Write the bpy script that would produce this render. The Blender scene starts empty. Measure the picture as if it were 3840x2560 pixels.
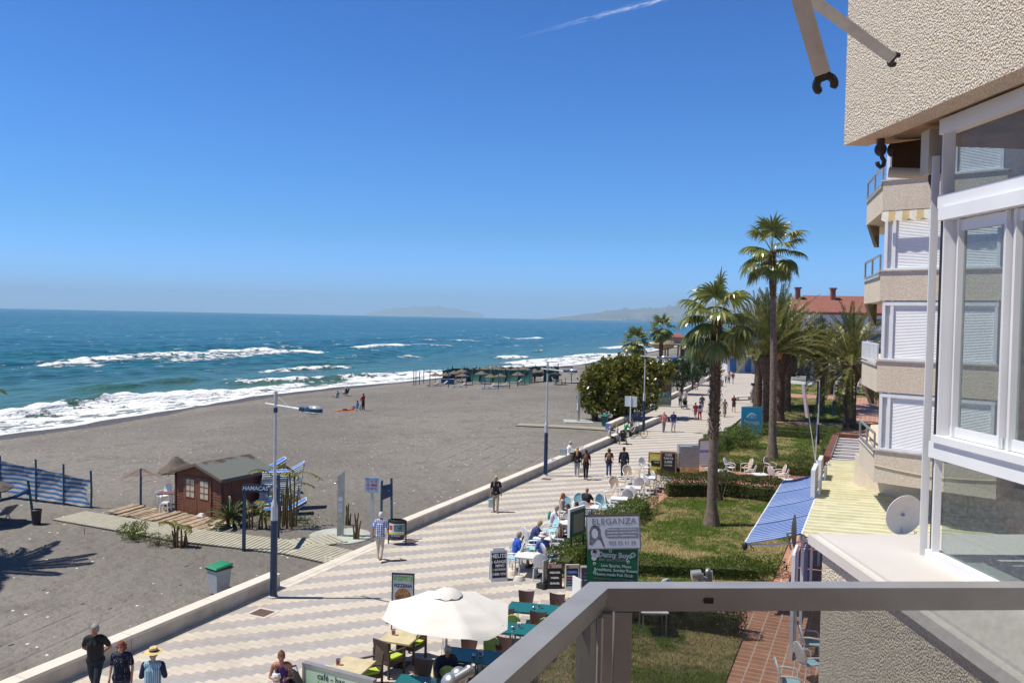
import bpy, math, random
import numpy as np
from mathutils import Vector, Matrix
R = math.radians
random.seed(7); rng = np.random.default_rng(7)
S = 3840/2352; F = 3100.; H = 9.1; ROLL = R(1.14); PITCH = math.atan(88*math.cos(ROLL)/F); YAW = R(23.96)
CA, SA = math.cos(YAW), math.sin(YAW)
C = bpy.context.scene.collection
scene = bpy.context.scene
# ---------------------------------------------------------------- camera, sky, sun
cd = bpy.data.cameras.new('camera'); cam = bpy.data.objects.new('camera', cd); C.objects.link(cam)
cd.sensor_width = 22.3; cd.lens = 22.3*F/3840; cd.clip_start = .05; cd.clip_end = 60000
cam.matrix_world = Matrix.Translation((0, 0, H)) @ Matrix.Rotation(YAW, 4, 'Z') @ Matrix.Rotation(R(90)-PITCH, 4, 'X') @ Matrix.Rotation(ROLL, 4, 'Z')
scene.camera = cam
SUN_EL = R(63.0); HAZE_D = 5.5e-5
sx, sy = (-1)*CA-(-.036)*SA, (-1)*SA+(-.036)*CA
w = bpy.data.worlds.new('World'); scene.world = w; w.use_nodes = True
nt = w.node_tree; bg = nt.nodes['Background']
sky = nt.nodes.new('ShaderNodeTexSky'); sky.sky_type = 'NISHITA'; sky.sun_disc = False
sky.sun_elevation = SUN_EL; sky.sun_rotation = math.atan2(sx, sy); sky.altitude = 0; sky.air_density = 1.0; sky.dust_density = 0.25; sky.ozone_density = 3.0
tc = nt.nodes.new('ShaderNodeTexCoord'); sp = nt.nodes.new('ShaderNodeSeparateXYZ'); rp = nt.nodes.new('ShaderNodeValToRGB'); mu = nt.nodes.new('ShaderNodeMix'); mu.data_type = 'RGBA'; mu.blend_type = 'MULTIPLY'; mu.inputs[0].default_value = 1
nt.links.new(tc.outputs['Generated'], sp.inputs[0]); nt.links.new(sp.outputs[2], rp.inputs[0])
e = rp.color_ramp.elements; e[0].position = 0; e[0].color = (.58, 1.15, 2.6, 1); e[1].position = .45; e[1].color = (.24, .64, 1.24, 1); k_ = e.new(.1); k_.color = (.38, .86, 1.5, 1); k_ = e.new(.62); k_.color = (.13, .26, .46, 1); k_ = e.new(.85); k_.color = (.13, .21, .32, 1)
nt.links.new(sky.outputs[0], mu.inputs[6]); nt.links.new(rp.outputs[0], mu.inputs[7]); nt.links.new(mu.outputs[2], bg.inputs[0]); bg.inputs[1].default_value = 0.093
sd = bpy.data.lights.new('sun', 'SUN'); sd.energy = 5.0; sd.angle = R(.53); sd.color = (1, .94, .84)
so = bpy.data.objects.new('sun', sd); C.objects.link(so); so.location = (-30, 0, 60)
sv = Vector((sx*math.cos(SUN_EL), sy*math.cos(SUN_EL), math.sin(SUN_EL))).normalized()
so.rotation_euler = sv.to_track_quat('Z', 'Y').to_euler()
vs = scene.view_settings; vs.view_transform = 'Standard'; vs.look = 'None'; vs.exposure = 0.16; vs.gamma = 1; vs.use_curve_mapping = False
scene.cycles.use_denoising = True; scene.cycles.max_bounces = 8; scene.cycles.transparent_max_bounces = 16; scene.cycles.volume_bounces = 0
# ---------------------------------------------------------------- surveying: photo direction -> point in the world
def o2w(x, y): return (x*CA-y*SA, x*SA+y*CA)
def ray(u, v):
 x = (u*S-1920)/F; y = -(v*S-1280)/F; c, s = math.cos(ROLL), math.sin(ROLL)
 X = c*x-s*y; Y = s*x+c*y; cp, sp = math.cos(PITCH), math.sin(PITCH)
 return X, cp+sp*Y, -sp+cp*Y
def g(u, v, z=0.0):
 X, Y, Z = ray(u, v); t = (z-H)/Z; x, y = o2w(X*t, Y*t); return Vector((x, y, z))
def at(u, v, d):
 X, Y, Z = ray(u, v); t = d/Y; x, y = o2w(X*t, Y*t); return Vector((x, y, H+Z*t))
EDGE = [(-60, -17.95), (66, -17.95), (66.3, -20.25), (85, -21.1), (94, -21.9), (110, -22.8), (124, -23.7), (152, -26.0), (186, -27), (700, -60)]
SHORE = [(-200, -64), (20, -66.5), (45.7, -67.1), (54, -67.6), (69.3, -71), (86.7, -73), (102, -72), (126, -70.3), (155, -68.3), (188, -65), (249, -70), (375, -81), (577, -104), (900, -130), (1400, -120), (2500, 100), (4000, 600)]
def ip(tab, s): return float(np.interp(s, [a for a, b in tab], [b for a, b in tab]))
SEA = -1.6
def sandz(x, y):
 e, h = ip(EDGE, y), ip(SHORE, y); f = (e-x)/max(e-h, 1)
 return -0.12 if f < 0 else (-0.12-(SEA*-1-.12)*(f**1.3) if f < 1 else SEA-(f-1)*2.2)
def gs(u, v):
 z = -.2
 for _ in range(12):
  p = g(u, v, z); z = sandz(p.x, p.y)
 return g(u, v, z)
def head(deg): return YAW-R(deg)      # rotation so that local +Y looks along a photo heading (0 = away, 90 = right)
# ---------------------------------------------------------------- materials
MATS = {}
def node(t, k, **kw):
 n = t.nodes.new(k)
 for a, b in kw.items(): setattr(n, a, b)
 return n
def M(name, col=(.5, .5, .5), rough=.6, metal=0, var=.12, scale=6, bump=0, bscale=60, spec=.5, alpha=1, trans=0, col2=None, coord='Object', detail=4, thr=None):
 if name in MATS: return MATS[name]
 m = bpy.data.materials.new(name); m.use_nodes = True; t = m.node_tree; b = t.nodes['Principled BSDF']; MATS[name] = m
 b.inputs['Roughness'].default_value = rough; b.inputs['Metallic'].default_value = metal; b.inputs['Specular IOR Level'].default_value = spec
 c = (*col, 1)
 tc = node(t, 'ShaderNodeTexCoord')
 if var > 0 or col2:
  n = node(t, 'ShaderNodeTexNoise'); n.inputs['Scale'].default_value = scale; n.inputs['Detail'].default_value = detail
  t.links.new(tc.outputs[coord], n.inputs['Vector'])
  r = node(t, 'ShaderNodeValToRGB'); a, z = (thr or (.3, .7))
  r.color_ramp.elements[0].position = a; r.color_ramp.elements[1].position = z
  r.color_ramp.elements[0].color = (*[x*(1-var) for x in col], 1)
  r.color_ramp.elements[1].color = (*(col2 or [min(1, x*(1+var)) for x in col]), 1)
  t.links.new(n.outputs[0], r.inputs[0]); t.links.new(r.outputs[0], b.inputs['Base Color'])
 else: b.inputs['Base Color'].default_value = c
 if bump:
  n2 = node(t, 'ShaderNodeTexNoise'); n2.inputs['Scale'].default_value = bscale; n2.inputs['Detail'].default_value = 5
  t.links.new(tc.outputs[coord], n2.inputs['Vector'])
  bp = node(t, 'ShaderNodeBump'); bp.inputs['Strength'].default_value = bump; bp.inputs['Distance'].default_value = .02
  t.links.new(n2.outputs[0], bp.inputs['Height']); t.links.new(bp.outputs[0], b.inputs['Normal'])
 if alpha < 1: b.inputs['Alpha'].default_value = alpha
 if trans: b.inputs['Transmission Weight'].default_value = trans
 return m
def leafmat(name, c1, c2, c3=None, tr=.3, rough=.5, spec=.35):
 if name in MATS: return MATS[name]
 m = bpy.data.materials.new(name); m.use_nodes = True; t = m.node_tree; b = t.nodes['Principled BSDF']; MATS[name] = m
 gi = node(t, 'ShaderNodeNewGeometry'); r = node(t, 'ShaderNodeValToRGB'); r.color_ramp.elements[0].color = (*c1, 1); r.color_ramp.elements[1].color = (*c2, 1)
 if c3:
  r.color_ramp.elements[1].position = .8; e = r.color_ramp.elements.new(1.0); e.color = (*c3, 1)
 t.links.new(gi.outputs['Random Per Island'], r.inputs[0]); t.links.new(r.outputs[0], b.inputs['Base Color'])
 b.inputs['Roughness'].default_value = rough; b.inputs['Specular IOR Level'].default_value = spec
 tl = node(t, 'ShaderNodeBsdfTranslucent'); t.links.new(r.outputs[0], tl.inputs[0]); mx = node(t, 'ShaderNodeMixShader'); mx.inputs[0].default_value = tr
 o = t.nodes['Material Output']; t.links.new(b.outputs[0], mx.inputs[1]); t.links.new(tl.outputs[0], mx.inputs[2]); t.links.new(mx.outputs[0], o.inputs[0])
 return m
class NB:
 """small helper to write node maths"""
 def __init__(s, m): s.t = m.node_tree
 def m(s, op, a, b=None, c=None, clamp=False):
  n = node(s.t, 'ShaderNodeMath', operation=op); n.use_clamp = clamp
  for i, x in enumerate((a, b, c)):
   if x is None: continue
   if isinstance(x, (int, float)): n.inputs[i].default_value = x
   else: s.t.links.new(x, n.inputs[i])
  return n.outputs[0]
 def mix(s, f, a, b):
  n = node(s.t, 'ShaderNodeMix', data_type='RGBA')
  for i, x in ((0, f), (6, a), (7, b)):
   if isinstance(x, (int, float)): n.inputs[i].default_value = x
   elif isinstance(x, tuple): n.inputs[i].default_value = (*x, 1)
   else: s.t.links.new(x, n.inputs[i])
  return n.outputs[2]
 def noise(s, vec, scale, detail=3, rough=.5, out=0):
  n = node(s.t, 'ShaderNodeTexNoise'); n.inputs['Scale'].default_value = scale; n.inputs['Detail'].default_value = detail; n.inputs['Roughness'].default_value = rough
  s.t.links.new(vec, n.inputs['Vector']); return n.outputs[out]
 def mapv(s, vec, scale=(1, 1, 1), rot=(0, 0, 0)):
  n = node(s.t, 'ShaderNodeMapping'); n.inputs['Scale'].default_value = scale; n.inputs['Rotation'].default_value = rot
  s.t.links.new(vec, n.inputs['Vector']); return n.outputs[0]
 def obj(s): return node(s.t, 'ShaderNodeTexCoord').outputs['Object']
 def sep(s, v):
  n = node(s.t, 'ShaderNodeSeparateXYZ'); s.t.links.new(v, n.inputs[0]); return n.outputs
 def ss(s, x, a, b):
  n = node(s.t, 'ShaderNodeMapRange', interpolation_type='SMOOTHSTEP'); n.inputs[1].default_value = a; n.inputs[2].default_value = b
  s.t.links.new(x, n.inputs[0]); return n.outputs[0]
 def bump(s, h, st=.5, d=.02):
  n = node(s.t, 'ShaderNodeBump'); n.inputs['Strength'].default_value = st; n.inputs['Distance'].default_value = d; s.t.links.new(h, n.inputs['Height']); return n.outputs[0]
 def link(s, a, inp): s.t.links.new(a, s.t.nodes['Principled BSDF'].inputs[inp])
def newmat(name, rough=.6, spec=.5):
 m = bpy.data.materials.new(name); m.use_nodes = True; MATS[name] = m; b = m.node_tree.nodes['Principled BSDF']; b.inputs['Roughness'].default_value = rough; b.inputs['Specular IOR Level'].default_value = spec
 return m, NB(m)
# ---------------------------------------------------------------- mesh building
class MB:
 def __init__(s): s.v = []; s.f = []; s.mi = []; s.k = 0; s.X = None
 def add(s, vs, fs):
  o = len(s.v)
  for p in vs:
   p = Vector(p); s.v.append(tuple(s.X @ p) if s.X else tuple(p))
  for q in fs: s.f.append([i+o for i in q]); s.mi.append(s.k)
  return s
 def box(s, c, sz, rz=0, M3=None):
  hx, hy, hz = sz[0]/2, sz[1]/2, sz[2]/2; Rm = M3 or Matrix.Rotation(rz, 3, 'Z'); c = Vector(c)
  vs = [c+Rm @ Vector((x*hx, y*hy, z*hz)) for x, y, z in ((-1, -1, -1), (1, -1, -1), (1, 1, -1), (-1, 1, -1), (-1, -1, 1), (1, -1, 1), (1, 1, 1), (-1, 1, 1))]
  return s.add(vs, [(0, 3, 2, 1), (4, 5, 6, 7), (0, 1, 5, 4), (1, 2, 6, 5), (2, 3, 7, 6), (3, 0, 4, 7)])
 def bar(s, a, b, w_, h_, up=(0, 0, 1)):
  a, b = Vector(a), Vector(b); d = b-a; L = d.length; y = d.normalized(); u = Vector(up); x = y.cross(u)
  if x.length < 1e-4: x = y.cross(Vector((1, 0, 0)))
  x.normalize(); z = x.cross(y); return s.box((a+b)/2, (w_, L, h_), M3=Matrix((x, y, z)).transposed())
 def tube(s, a, b, r0, r1=None, n=8, cap=True): return s.path([a, b], [r0, r0 if r1 is None else r1], n, cap)
 def path(s, pts, rad, n=8, cap=True):
  pts = [Vector(p) for p in pts]; rad = [rad]*len(pts) if isinstance(rad, (int, float)) else rad
  vs = []; x = None
  for i, p in enumerate(pts):
   d = (pts[min(i+1, len(pts)-1)]-pts[max(i-1, 0)]).normalized()
   if x is None: x = d.cross(Vector((0, 0, 1)) if abs(d.z) < .9 else Vector((1, 0, 0))).normalized()
   else: x = (x-d*x.dot(d)).normalized()
   y = d.cross(x); vs += [p+(x*math.cos(2*math.pi*k/n)+y*math.sin(2*math.pi*k/n))*rad[i] for k in range(n)]
  fs = [(i*n+k, i*n+(k+1) % n, (i+1)*n+(k+1) % n, (i+1)*n+k) for i in range(len(pts)-1) for k in range(n)]
  if cap: fs += [tuple(range(n))[::-1], tuple(range((len(pts)-1)*n, len(pts)*n))]
  return s.add(vs, fs)
 def prism(s, poly, z0, z1):
  n = len(poly); vs = [(p[0], p[1], z0) for p in poly]+[(p[0], p[1], z1) for p in poly]
  return s.add(vs, [tuple(range(n))[::-1], tuple(range(n, 2*n))]+[(i, (i+1) % n, n+(i+1) % n, n+i) for i in range(n)])
 def slab(s, P, Q):   # P, Q matching 3D loops
  n = len(P); return s.add(list(P)+list(Q), [tuple(range(n))[::-1], tuple(range(n, 2*n))]+[(i, (i+1) % n, n+(i+1) % n, n+i) for i in range(n)])
 def lathe(s, prof, n=16, c=(0, 0, 0), sx=1, sy=1):
  vs = [(c[0]+r*sx*math.cos(2*math.pi*k/n), c[1]+r*sy*math.sin(2*math.pi*k/n), c[2]+z) for r, z in prof for k in range(n)]
  fs = [(i*n+k, i*n+(k+1) % n, (i+1)*n+(k+1) % n, (i+1)*n+k) for i in range(len(prof)-1) for k in range(n)]
  return s.add(vs, fs+[tuple(range(n))[::-1], tuple(range((len(prof)-1)*n, len(prof)*n))])
 def ell(s, c, r, n=12, m=7, M3=None):
  r = (r, r, r) if isinstance(r, (int, float)) else r; c = Vector(c); Rm = M3 or Matrix.Identity(3)
  vs = [c+Rm @ Vector((r[0]*math.sin(math.pi*(i+.02)/(m+.04))*math.cos(2*math.pi*k/n), r[1]*math.sin(math.pi*(i+.02)/(m+.04))*math.sin(2*math.pi*k/n), -r[2]*math.cos(math.pi*(i+.02)/(m+.04)))) for i in range(m+1) for k in range(n)]
  fs = [(i*n+k, i*n+(k+1) % n, (i+1)*n+(k+1) % n, (i+1)*n+k) for i in range(m) for k in range(n)]
  return s.add(vs, fs+[tuple(range(n))[::-1], tuple(range(m*n, m*n+n))])
 def caps(s, a, b, r0, r1, n=9):
  a, b = Vector(a), Vector(b); d = (b-a).normalized()
  pts = [a-d*r0*.98, a-d*r0*.7, a, b, b+d*r1*.7, b+d*r1*.98]; return s.path(pts, [r0*.15, r0*.72, r0, r1, r1*.72, r1*.15], n)
 def grid(s, P, thick=0):
  nu, nv = len(P), len(P[0]); o = [Vector(p) for row in P for p in row]
  fs = [(i*nv+j, i*nv+j+1, (i+1)*nv+j+1, (i+1)*nv+j) for i in range(nu-1) for j in range(nv-1)]
  if not thick: return s.add(o, fs)
  nn = [Vector((0, 0, 0)) for _ in o]
  for q in fs:
   k = (o[q[1]]-o[q[0]]).cross(o[q[3]]-o[q[0]])
   for i in q: nn[i] += k
  b = [p-k.normalized()*thick if k.length else p for p, k in zip(o, nn)]; N = len(o)
  fs2 = [tuple(N+i for i in q[::-1]) for q in fs]
  per = [(i, 0) for i in range(nu)]+[(nu-1, j) for j in range(1, nv)]+[(i, nv-1) for i in range(nu-2, -1, -1)]+[(0, j) for j in range(nv-2, 0, -1)]
  ix = [i*nv+j for i, j in per]; sd_ = [(ix[k], N+ix[k], N+ix[(k+1) % len(ix)], ix[(k+1) % len(ix)]) for k in range(len(ix))]
  return s.add(o+b, fs+fs2+[q[::-1] for q in sd_])
 def mesh(s, name, mats, smooth=35):
  me = bpy.data.meshes.new(name); me.from_pydata(s.v, [], s.f)
  for m in (mats if isinstance(mats, (list, tuple)) else [mats]): me.materials.append(m)
  if any(s.mi): me.polygons.foreach_set('material_index', s.mi)
  if smooth: me.shade_smooth(); me.set_sharp_from_angle(angle=R(smooth))
  me.update(); return me
def npmesh(name, V, Fq, mat, smooth=False):
 me = bpy.data.meshes.new(name); V = np.asarray(V, np.float32); Fq = np.asarray(Fq, np.int32); k = Fq.shape[1]
 me.vertices.add(len(V)); me.vertices.foreach_set('co', V.ravel()); me.loops.add(Fq.size); me.loops.foreach_set('vertex_index', Fq.ravel())
 me.polygons.add(len(Fq)); me.polygons.foreach_set('loop_start', np.arange(0, Fq.size, k, dtype=np.int32))
 me.update(calc_edges=True); me.validate()
 if smooth: me.shade_smooth()
 me.materials.append(mat); return me
def tagged(o, label=None, cat=None, group=None, kind=None):
 for k, x in (('label', label), ('category', cat), ('group', group), ('kind', kind)):
  if x: o[k] = x
 return o
def link(name, me, parent=None, loc=None, rz=None):
 o = bpy.data.objects.new(name, me); C.objects.link(o)
 if parent is not None: o.parent = parent
 if loc is not None: o.location = loc
 if rz is not None: o.rotation_euler = (0, 0, rz)
 return o
def thing(name, label, cat, loc=(0, 0, 0), rz=0, group=None): return tagged(link(name, None, None, loc, rz), label, cat, group)
def part(name, mb, mat, parent, label=None, smooth=35):
 return tagged(link(name, mb if isinstance(mb, bpy.types.Mesh) else mb.mesh(name, mat, smooth), parent), label)
def single(name, mb, mat, label, cat, loc=(0, 0, 0), rz=0, group=None, smooth=35):
 return tagged(link(name, mb if isinstance(mb, bpy.types.Mesh) else mb.mesh(name, mat, smooth), None, loc, rz), label, cat, group)
def struct(name, mb, mat, kind='structure', smooth=0): return tagged(link(name, mb if isinstance(mb, bpy.types.Mesh) else mb.mesh(name, mat, smooth)), kind=kind)
KIDS = {}
def dup(root, loc, rz=0, label=None, group=None, scale=None):
 if not KIDS or root.name not in KIDS: KIDS[root.name] = [(c, list(c.children)) for c in root.children]
 r = root.copy(); C.objects.link(r); r.location = loc; r.rotation_euler = (0, 0, rz)
 if scale: r.scale = (scale, scale, scale)
 if label: r['label'] = label
 if group: r['group'] = group
 for c, gc in KIDS[root.name]:
  k = c.copy(); C.objects.link(k); k.parent = r
  for d in gc:
   e = d.copy(); C.objects.link(e); e.parent = k
 return r
def text(s, size, parent, mat, loc, rot=(R(90), 0, 0), align='CENTER', bold=0, sx=1, name='lettering', spacing=1, shear=0):
 cu = bpy.data.curves.new('t', 'FONT'); cu.body = s; cu.size = size; cu.align_x = align; cu.align_y = 'CENTER'; cu.extrude = .0015; cu.offset = bold; cu.resolution_u = 2; cu.space_character = spacing; cu.shear = shear
 o = bpy.data.objects.new('t', cu); me = bpy.data.meshes.new_from_object(o); bpy.data.objects.remove(o); me.materials.clear(); me.materials.append(mat)
 t = link(name, me, parent, loc); t.rotation_euler = rot; t.scale = (sx, 1, 1); return t
# ================================================================ THE LAND
# ---- beach
m, n = newmat('dark_sand', .95, .2)
P = n.obj(); big = n.noise(P, .05, 4); mid = n.noise(P, .6, 5, .6); fine = n.noise(P, 14, 4, .7)
col = n.mix(n.ss(big, .35, .65), (.168, .156, .14), (.238, .22, .198)); col = n.mix(n.m('MULTIPLY', n.ss(mid, .48, .7), .7), col, (.15, .136, .122))
col = n.mix(n.m('MULTIPLY', n.ss(fine, .35, .7), .25), col, (.28, .255, .23))
vo = node(m.node_tree, 'ShaderNodeTexVoronoi'); vo.inputs['Scale'].default_value = 2.3; m.node_tree.links.new(n.mapv(P, (1, 1, .01)), vo.inputs['Vector'])
patch = n.ss(n.noise(P, .22, 3), .5, .62)
speck = n.m('MULTIPLY', n.m('LESS_THAN', vo.outputs['Distance'], .11), n.m('LESS_THAN', n.m('FRACT', n.m('MULTIPLY', n.sep(vo.outputs['Color'])[0], 7.1)), n.m('MULTIPLY_ADD', patch, .5, .22)))
col = n.mix(speck, col, (.85, .83, .78))
vd = node(m.node_tree, 'ShaderNodeTexVoronoi'); vd.inputs['Scale'].default_value = 1.1; m.node_tree.links.new(n.mapv(P, (1.3, .8, .01), (0, 0, .7)), vd.inputs['Vector'])
dk = n.m('MULTIPLY', n.m('LESS_THAN', vd.outputs['Distance'], .085), n.m('LESS_THAN', n.sep(vd.outputs['Color'])[1], .4)); col = n.mix(dk, col, (.05, .045, .04))
at_ = node(m.node_tree, 'ShaderNodeAttribute'); at_.attribute_name = 'wet'
wet = n.ss(n.m('ADD', at_.outputs['Fac'], n.m('MULTIPLY', n.m('SUBTRACT', n.noise(P, .15, 3), .5), .25)), .62, .72)
sh = n.m('MULTIPLY', n.ss(at_.outputs['Fac'], .3, .5), n.m('SUBTRACT', 1.0, wet)); peb = n.ss(n.noise(P, 3.2, 4, .8), .45, .65)
col = n.mix(n.m('MULTIPLY', n.m('MULTIPLY', sh, peb), .6), col, (.36, .31, .25)); col = n.mix(n.m('MULTIPLY', wet, .9), col, (.085, .07, .06))
n.link(col, 'Base Color')
rg = n.m('SUBTRACT', .95, n.m('MULTIPLY', wet, .5)); n.link(rg, 'Roughness')
fp = node(m.node_tree, 'ShaderNodeTexVoronoi'); fp.feature = 'SMOOTH_F1'; fp.inputs['Scale'].default_value = 2.2; m.node_tree.links.new(n.mapv(P, (1, 1.5, .01), (0, 0, .5)), fp.inputs['Vector'])
tr = node(m.node_tree, 'ShaderNodeTexWave'); tr.wave_type = 'BANDS'; tr.inputs['Scale'].default_value = .28; tr.inputs['Distortion'].default_value = 5; tr.inputs['Detail'].default_value = 3; tr.inputs['Detail Scale'].default_value = .4
m.node_tree.links.new(n.mapv(P, (1, .35, 0), (0, 0, -.35)), tr.inputs['Vector'])
tk = n.m('MULTIPLY', n.ss(tr.outputs['Fac'], .93, 1.0), n.ss(n.noise(P, .05, 2), .56, .64))
hgt = n.m('ADD', n.m('MULTIPLY', fp.outputs['Distance'], .8), n.m('MULTIPLY', n.noise(P, 5, 5, .65), .9)); hgt = n.m('ADD', hgt, n.m('MULTIPLY', n.noise(P, 1.2, 3), .8)); hgt = n.m('SUBTRACT', hgt, n.m('MULTIPLY', tk, .35))
n.link(n.bump(hgt, 1.0, .15), 'Normal')
ys = np.concatenate([np.arange(-25, 140, 1.2), np.geomspace(141, 4000, 70)])
rows = []; wets = []
fr = np.concatenate([[-.02, 0], np.linspace(.03, .97, 44), [1.0, 1.03, 1.08, 1.2, 1.5]])
def sn(x, y): return .5*math.sin(x*.21+y*.13)+.3*math.sin(x*.47-y*.31+1)+.2*math.sin(x*.9+y*.77+2)
V = []; W = []
for y in ys:
 e, h = ip(EDGE, y), ip(SHORE, y)
 for f in fr:
  x = e+(h-e)*f; bump_ = .035*sn(x, y)*min(1, max(0, f*6))*(1 if f < .9 else 0); V.append((x, y, sandz(x, y)+bump_)); W.append(min(1, max(0, f*(e-h)-(e-h)+10)/10*.95) if f < 1 else 1)
nv = len(fr); Fq = [(i*nv+j, (i+1)*nv+j, (i+1)*nv+j+1, i*nv+j+1) for i in range(len(ys)-1) for j in range(nv-1)]
me = npmesh('beach_sand', V, Fq, MATS['dark_sand'], True); a = me.attributes.new('wet', 'FLOAT', 'POINT'); a.data.foreach_set('value', W)
struct('beach_sand', me, None)
# ---- base ground, one sheet to the horizon on the land side
m, n = newmat('dry_ground', .95, .2); P = n.obj(); n.link(n.mix(n.ss(n.noise(P, .05, 5), .4, .6), (.22, .2, .17), (.3, .27, .23)), 'Base Color')
mb = MB(); mb.add([(-17.3, -60, -.16), (3000, -60, -.16), (6000, 16000, -.16), (620, 4200, -.16), (0, 1500, -.16), (-58, 700, -.16), (-26.8, 200, -.16), (-26.3, 164, -.16), (-22.4, 110, -.16), (-20, 92, -.16), (-17.3, 66, -.16)], [tuple(range(11))])
struct('ground', mb, MATS['dry_ground'])
# ---- sea
m, n = newmat('sea_water', .12, .5); P = n.obj()
fo = node(m.node_tree, 'ShaderNodeAttribute'); fo.attribute_name = 'foam'; sh = node(m.node_tree, 'ShaderNodeAttribute'); sh.attribute_name = 'shallow'
PA = n.mapv(P, (1, .45, 1)); n1 = n.noise(PA, .9, 7, .68); n2 = n.noise(PA, .18, 4)
col = n.mix(n.ss(n.noise(n.mapv(P, (1, .3, 1)), .012, 4), .35, .65), (.006, .085, .105), (.014, .13, .135))
col = n.mix(n.m('MULTIPLY', n.ss(n2, .4, .65), .75), col, (.004, .056, .082)); chop_shade = n.noise(n.mapv(P, (1, .3, 1)), .42, 5, .7); col = n.mix(n.m('MULTIPLY', n.ss(chop_shade, .48, .66), .55), col, (.03, .21, .205)); col = n.mix(n.m('MULTIPLY', n.ss(chop_shade, .46, .34), .7), col, (.003, .045, .062)); col = n.mix(sh.outputs['Fac'], col, (.085, .17, .115))  # lighter and darker wave shading painted into the water colour by noise
th = n.m('MULTIPLY', n.m('SUBTRACT', 1.0, fo.outputs['Fac']), 1.12); lace = n.m('MULTIPLY', n.m('SUBTRACT', n.m('ADD', n.m('MULTIPLY', n1, .7), n.m('MULTIPLY', n.noise(PA, 4.5, 4, .7), .3)), .33), 2.9); foam = n.m('MULTIPLY', n.ss(n.m('SUBTRACT', lace, th), -.04, .16), n.ss(fo.outputs['Fac'], .02, .12))
wc = n.m('MULTIPLY', n.ss(n.noise(n.mapv(P, (.55, .13, 1)), .62, 6, .66), .63, .67), n.ss(sh.outputs['Fac'], .5, .1)); foam = n.m('MAXIMUM', foam, n.m('MULTIPLY', wc, .8))
n.link(n.mix(foam, col, (.82, .84, .85)), 'Base Color'); n.link(n.m('ADD', .22, n.m('MULTIPLY', foam, .6)), 'Roughness'); n.link(n.m('SUBTRACT', .3, n.m('MULTIPLY', foam, .2)), 'Specular IOR Level')
hh = n.m('ADD', n.m('MULTIPLY', n.noise(PA, 1.1, 5, .62), .8), n.m('MULTIPLY', n.noise(n.mapv(P, (.22, .07, 1)), 1.0, 4, .6), 1.8)); hh = n.m('ADD', hh, n.m('MULTIPLY', foam, .6)); n.link(n.bump(hh, 1.0, .8), 'Normal')
def gsea(u, v): p = g(u, v, SEA+.2); return p.x, p.y
STREAKS = [  # (u0,v0,u1,v1, half-width m, foam, wave height) breakers as the photo shows them
(-60, 965, 120, 947, 3.2, 1.0, .9), (95, 950, 190, 935, 1.6, .5, 1.0), (185, 936, 300, 921, 1.2, .0, 1.5), (300, 921, 500, 903, 3.4, 1.05, 1.1), (480, 902, 620, 893, 2.6, .9, .4), (600, 893, 700, 880, 3, .85, .4), (690, 876, 870, 862, 1.7, .62, 1.0), (860, 864, 1010, 850, 3.0, .85, .5),
(105, 838, 300, 820, 4.5, .85, .9), (130, 832, 420, 820, 8, .62, .3), (290, 818, 500, 812, 5, .8, .9), (400, 825, 620, 808, 6, .72, .3), (500, 806, 730, 806, 6, .86, .9), (600, 853, 785, 843, 2.6, .8, .7), (530, 872, 560, 876, 2, .7, .4), (560, 878, 690, 875, 2.2, .85, .9),
(815, 797, 930, 790, 5, .95, .8), (940, 790, 1020, 793, 5, .7, .4), (965, 782, 1000, 781, 4, .85, .6), (1035, 782, 1090, 782, 5, .9, .8), (1185, 777, 1250, 776, 6, .95, .8), (1155, 775, 1168, 776, 4, .8, .5), (925, 819, 950, 818, 2.4, .8, .6), (1150, 820, 1200, 818, 3.5, .9, .8), (1180, 833, 1330, 823, 5, .9, .8), (1225, 806, 1260, 805, 3, .8, .6), (1310, 818, 1410, 812, 4, .9, .7),
(1390, 800, 1480, 790, 6, .9, .6), (1480, 788, 1600, 780, 6, .9, .5), (1100, 850, 1200, 840, 2.5, .8, .6), (0, 848, 90, 846, 2, .45, .4), (780, 824, 840, 815, 3, .5, .3), (640, 800, 700, 797, 3, .55, .4), (340, 880, 460, 872, 3, .0, .8), (180, 895, 330, 885, 4, .0, .7), (700, 835, 850, 830, 5, .3, .4)]
ST = [(*gsea(a, b), *gsea(c, d), w_, f_, h_) for a, b, c, d, w_, f_, h_ in STREAKS]
yy = np.concatenate([np.arange(-10, 210, .75), np.geomspace(211, 15500, 130)]); qq = np.concatenate([np.arange(-2.5, 60, .5), np.arange(60, 130, 1.0), np.geomspace(131, 15500, 110)])
Y, Q = np.meshgrid(yy, qq, indexing='ij'); X = np.interp(Y, [a for a, b in SHORE], [b for a, b in SHORE])-Q
wob = 1.1*np.sin(Y*.11+.4)+.7*np.sin(Y*.29)+.35*np.sin(Y*.71+2)
amp = np.clip(Q/60, .12, 1)*np.exp(-Q/2500)
Z = .17*np.sin((X+.25*Y)*.55+1.3*np.sin(Y*.07))+.12*np.sin((X-.3*Y)*.9+2)+.22*np.sin((X+.12*Y)*.21+1.6*np.sin(Y*.031))+.05*np.sin(X*1.7+Y*.9)+.05*np.sin(Y*1.1-X*.5)
Z *= amp
foam = np.zeros_like(X); shal = np.clip(1-Q/70, 0, 1)**1.3*.85
foam = np.maximum(foam, (.70+.34*np.exp(-((Q-7.5)/2.2)**2)+.3*np.exp(-(Q/1.1)**2))*np.clip((9.5+wob*1.6-Q)/4, 0, 1)); foam = np.maximum(foam, .46*np.clip((20+wob*3-Q)/10, 0, 1))
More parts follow.
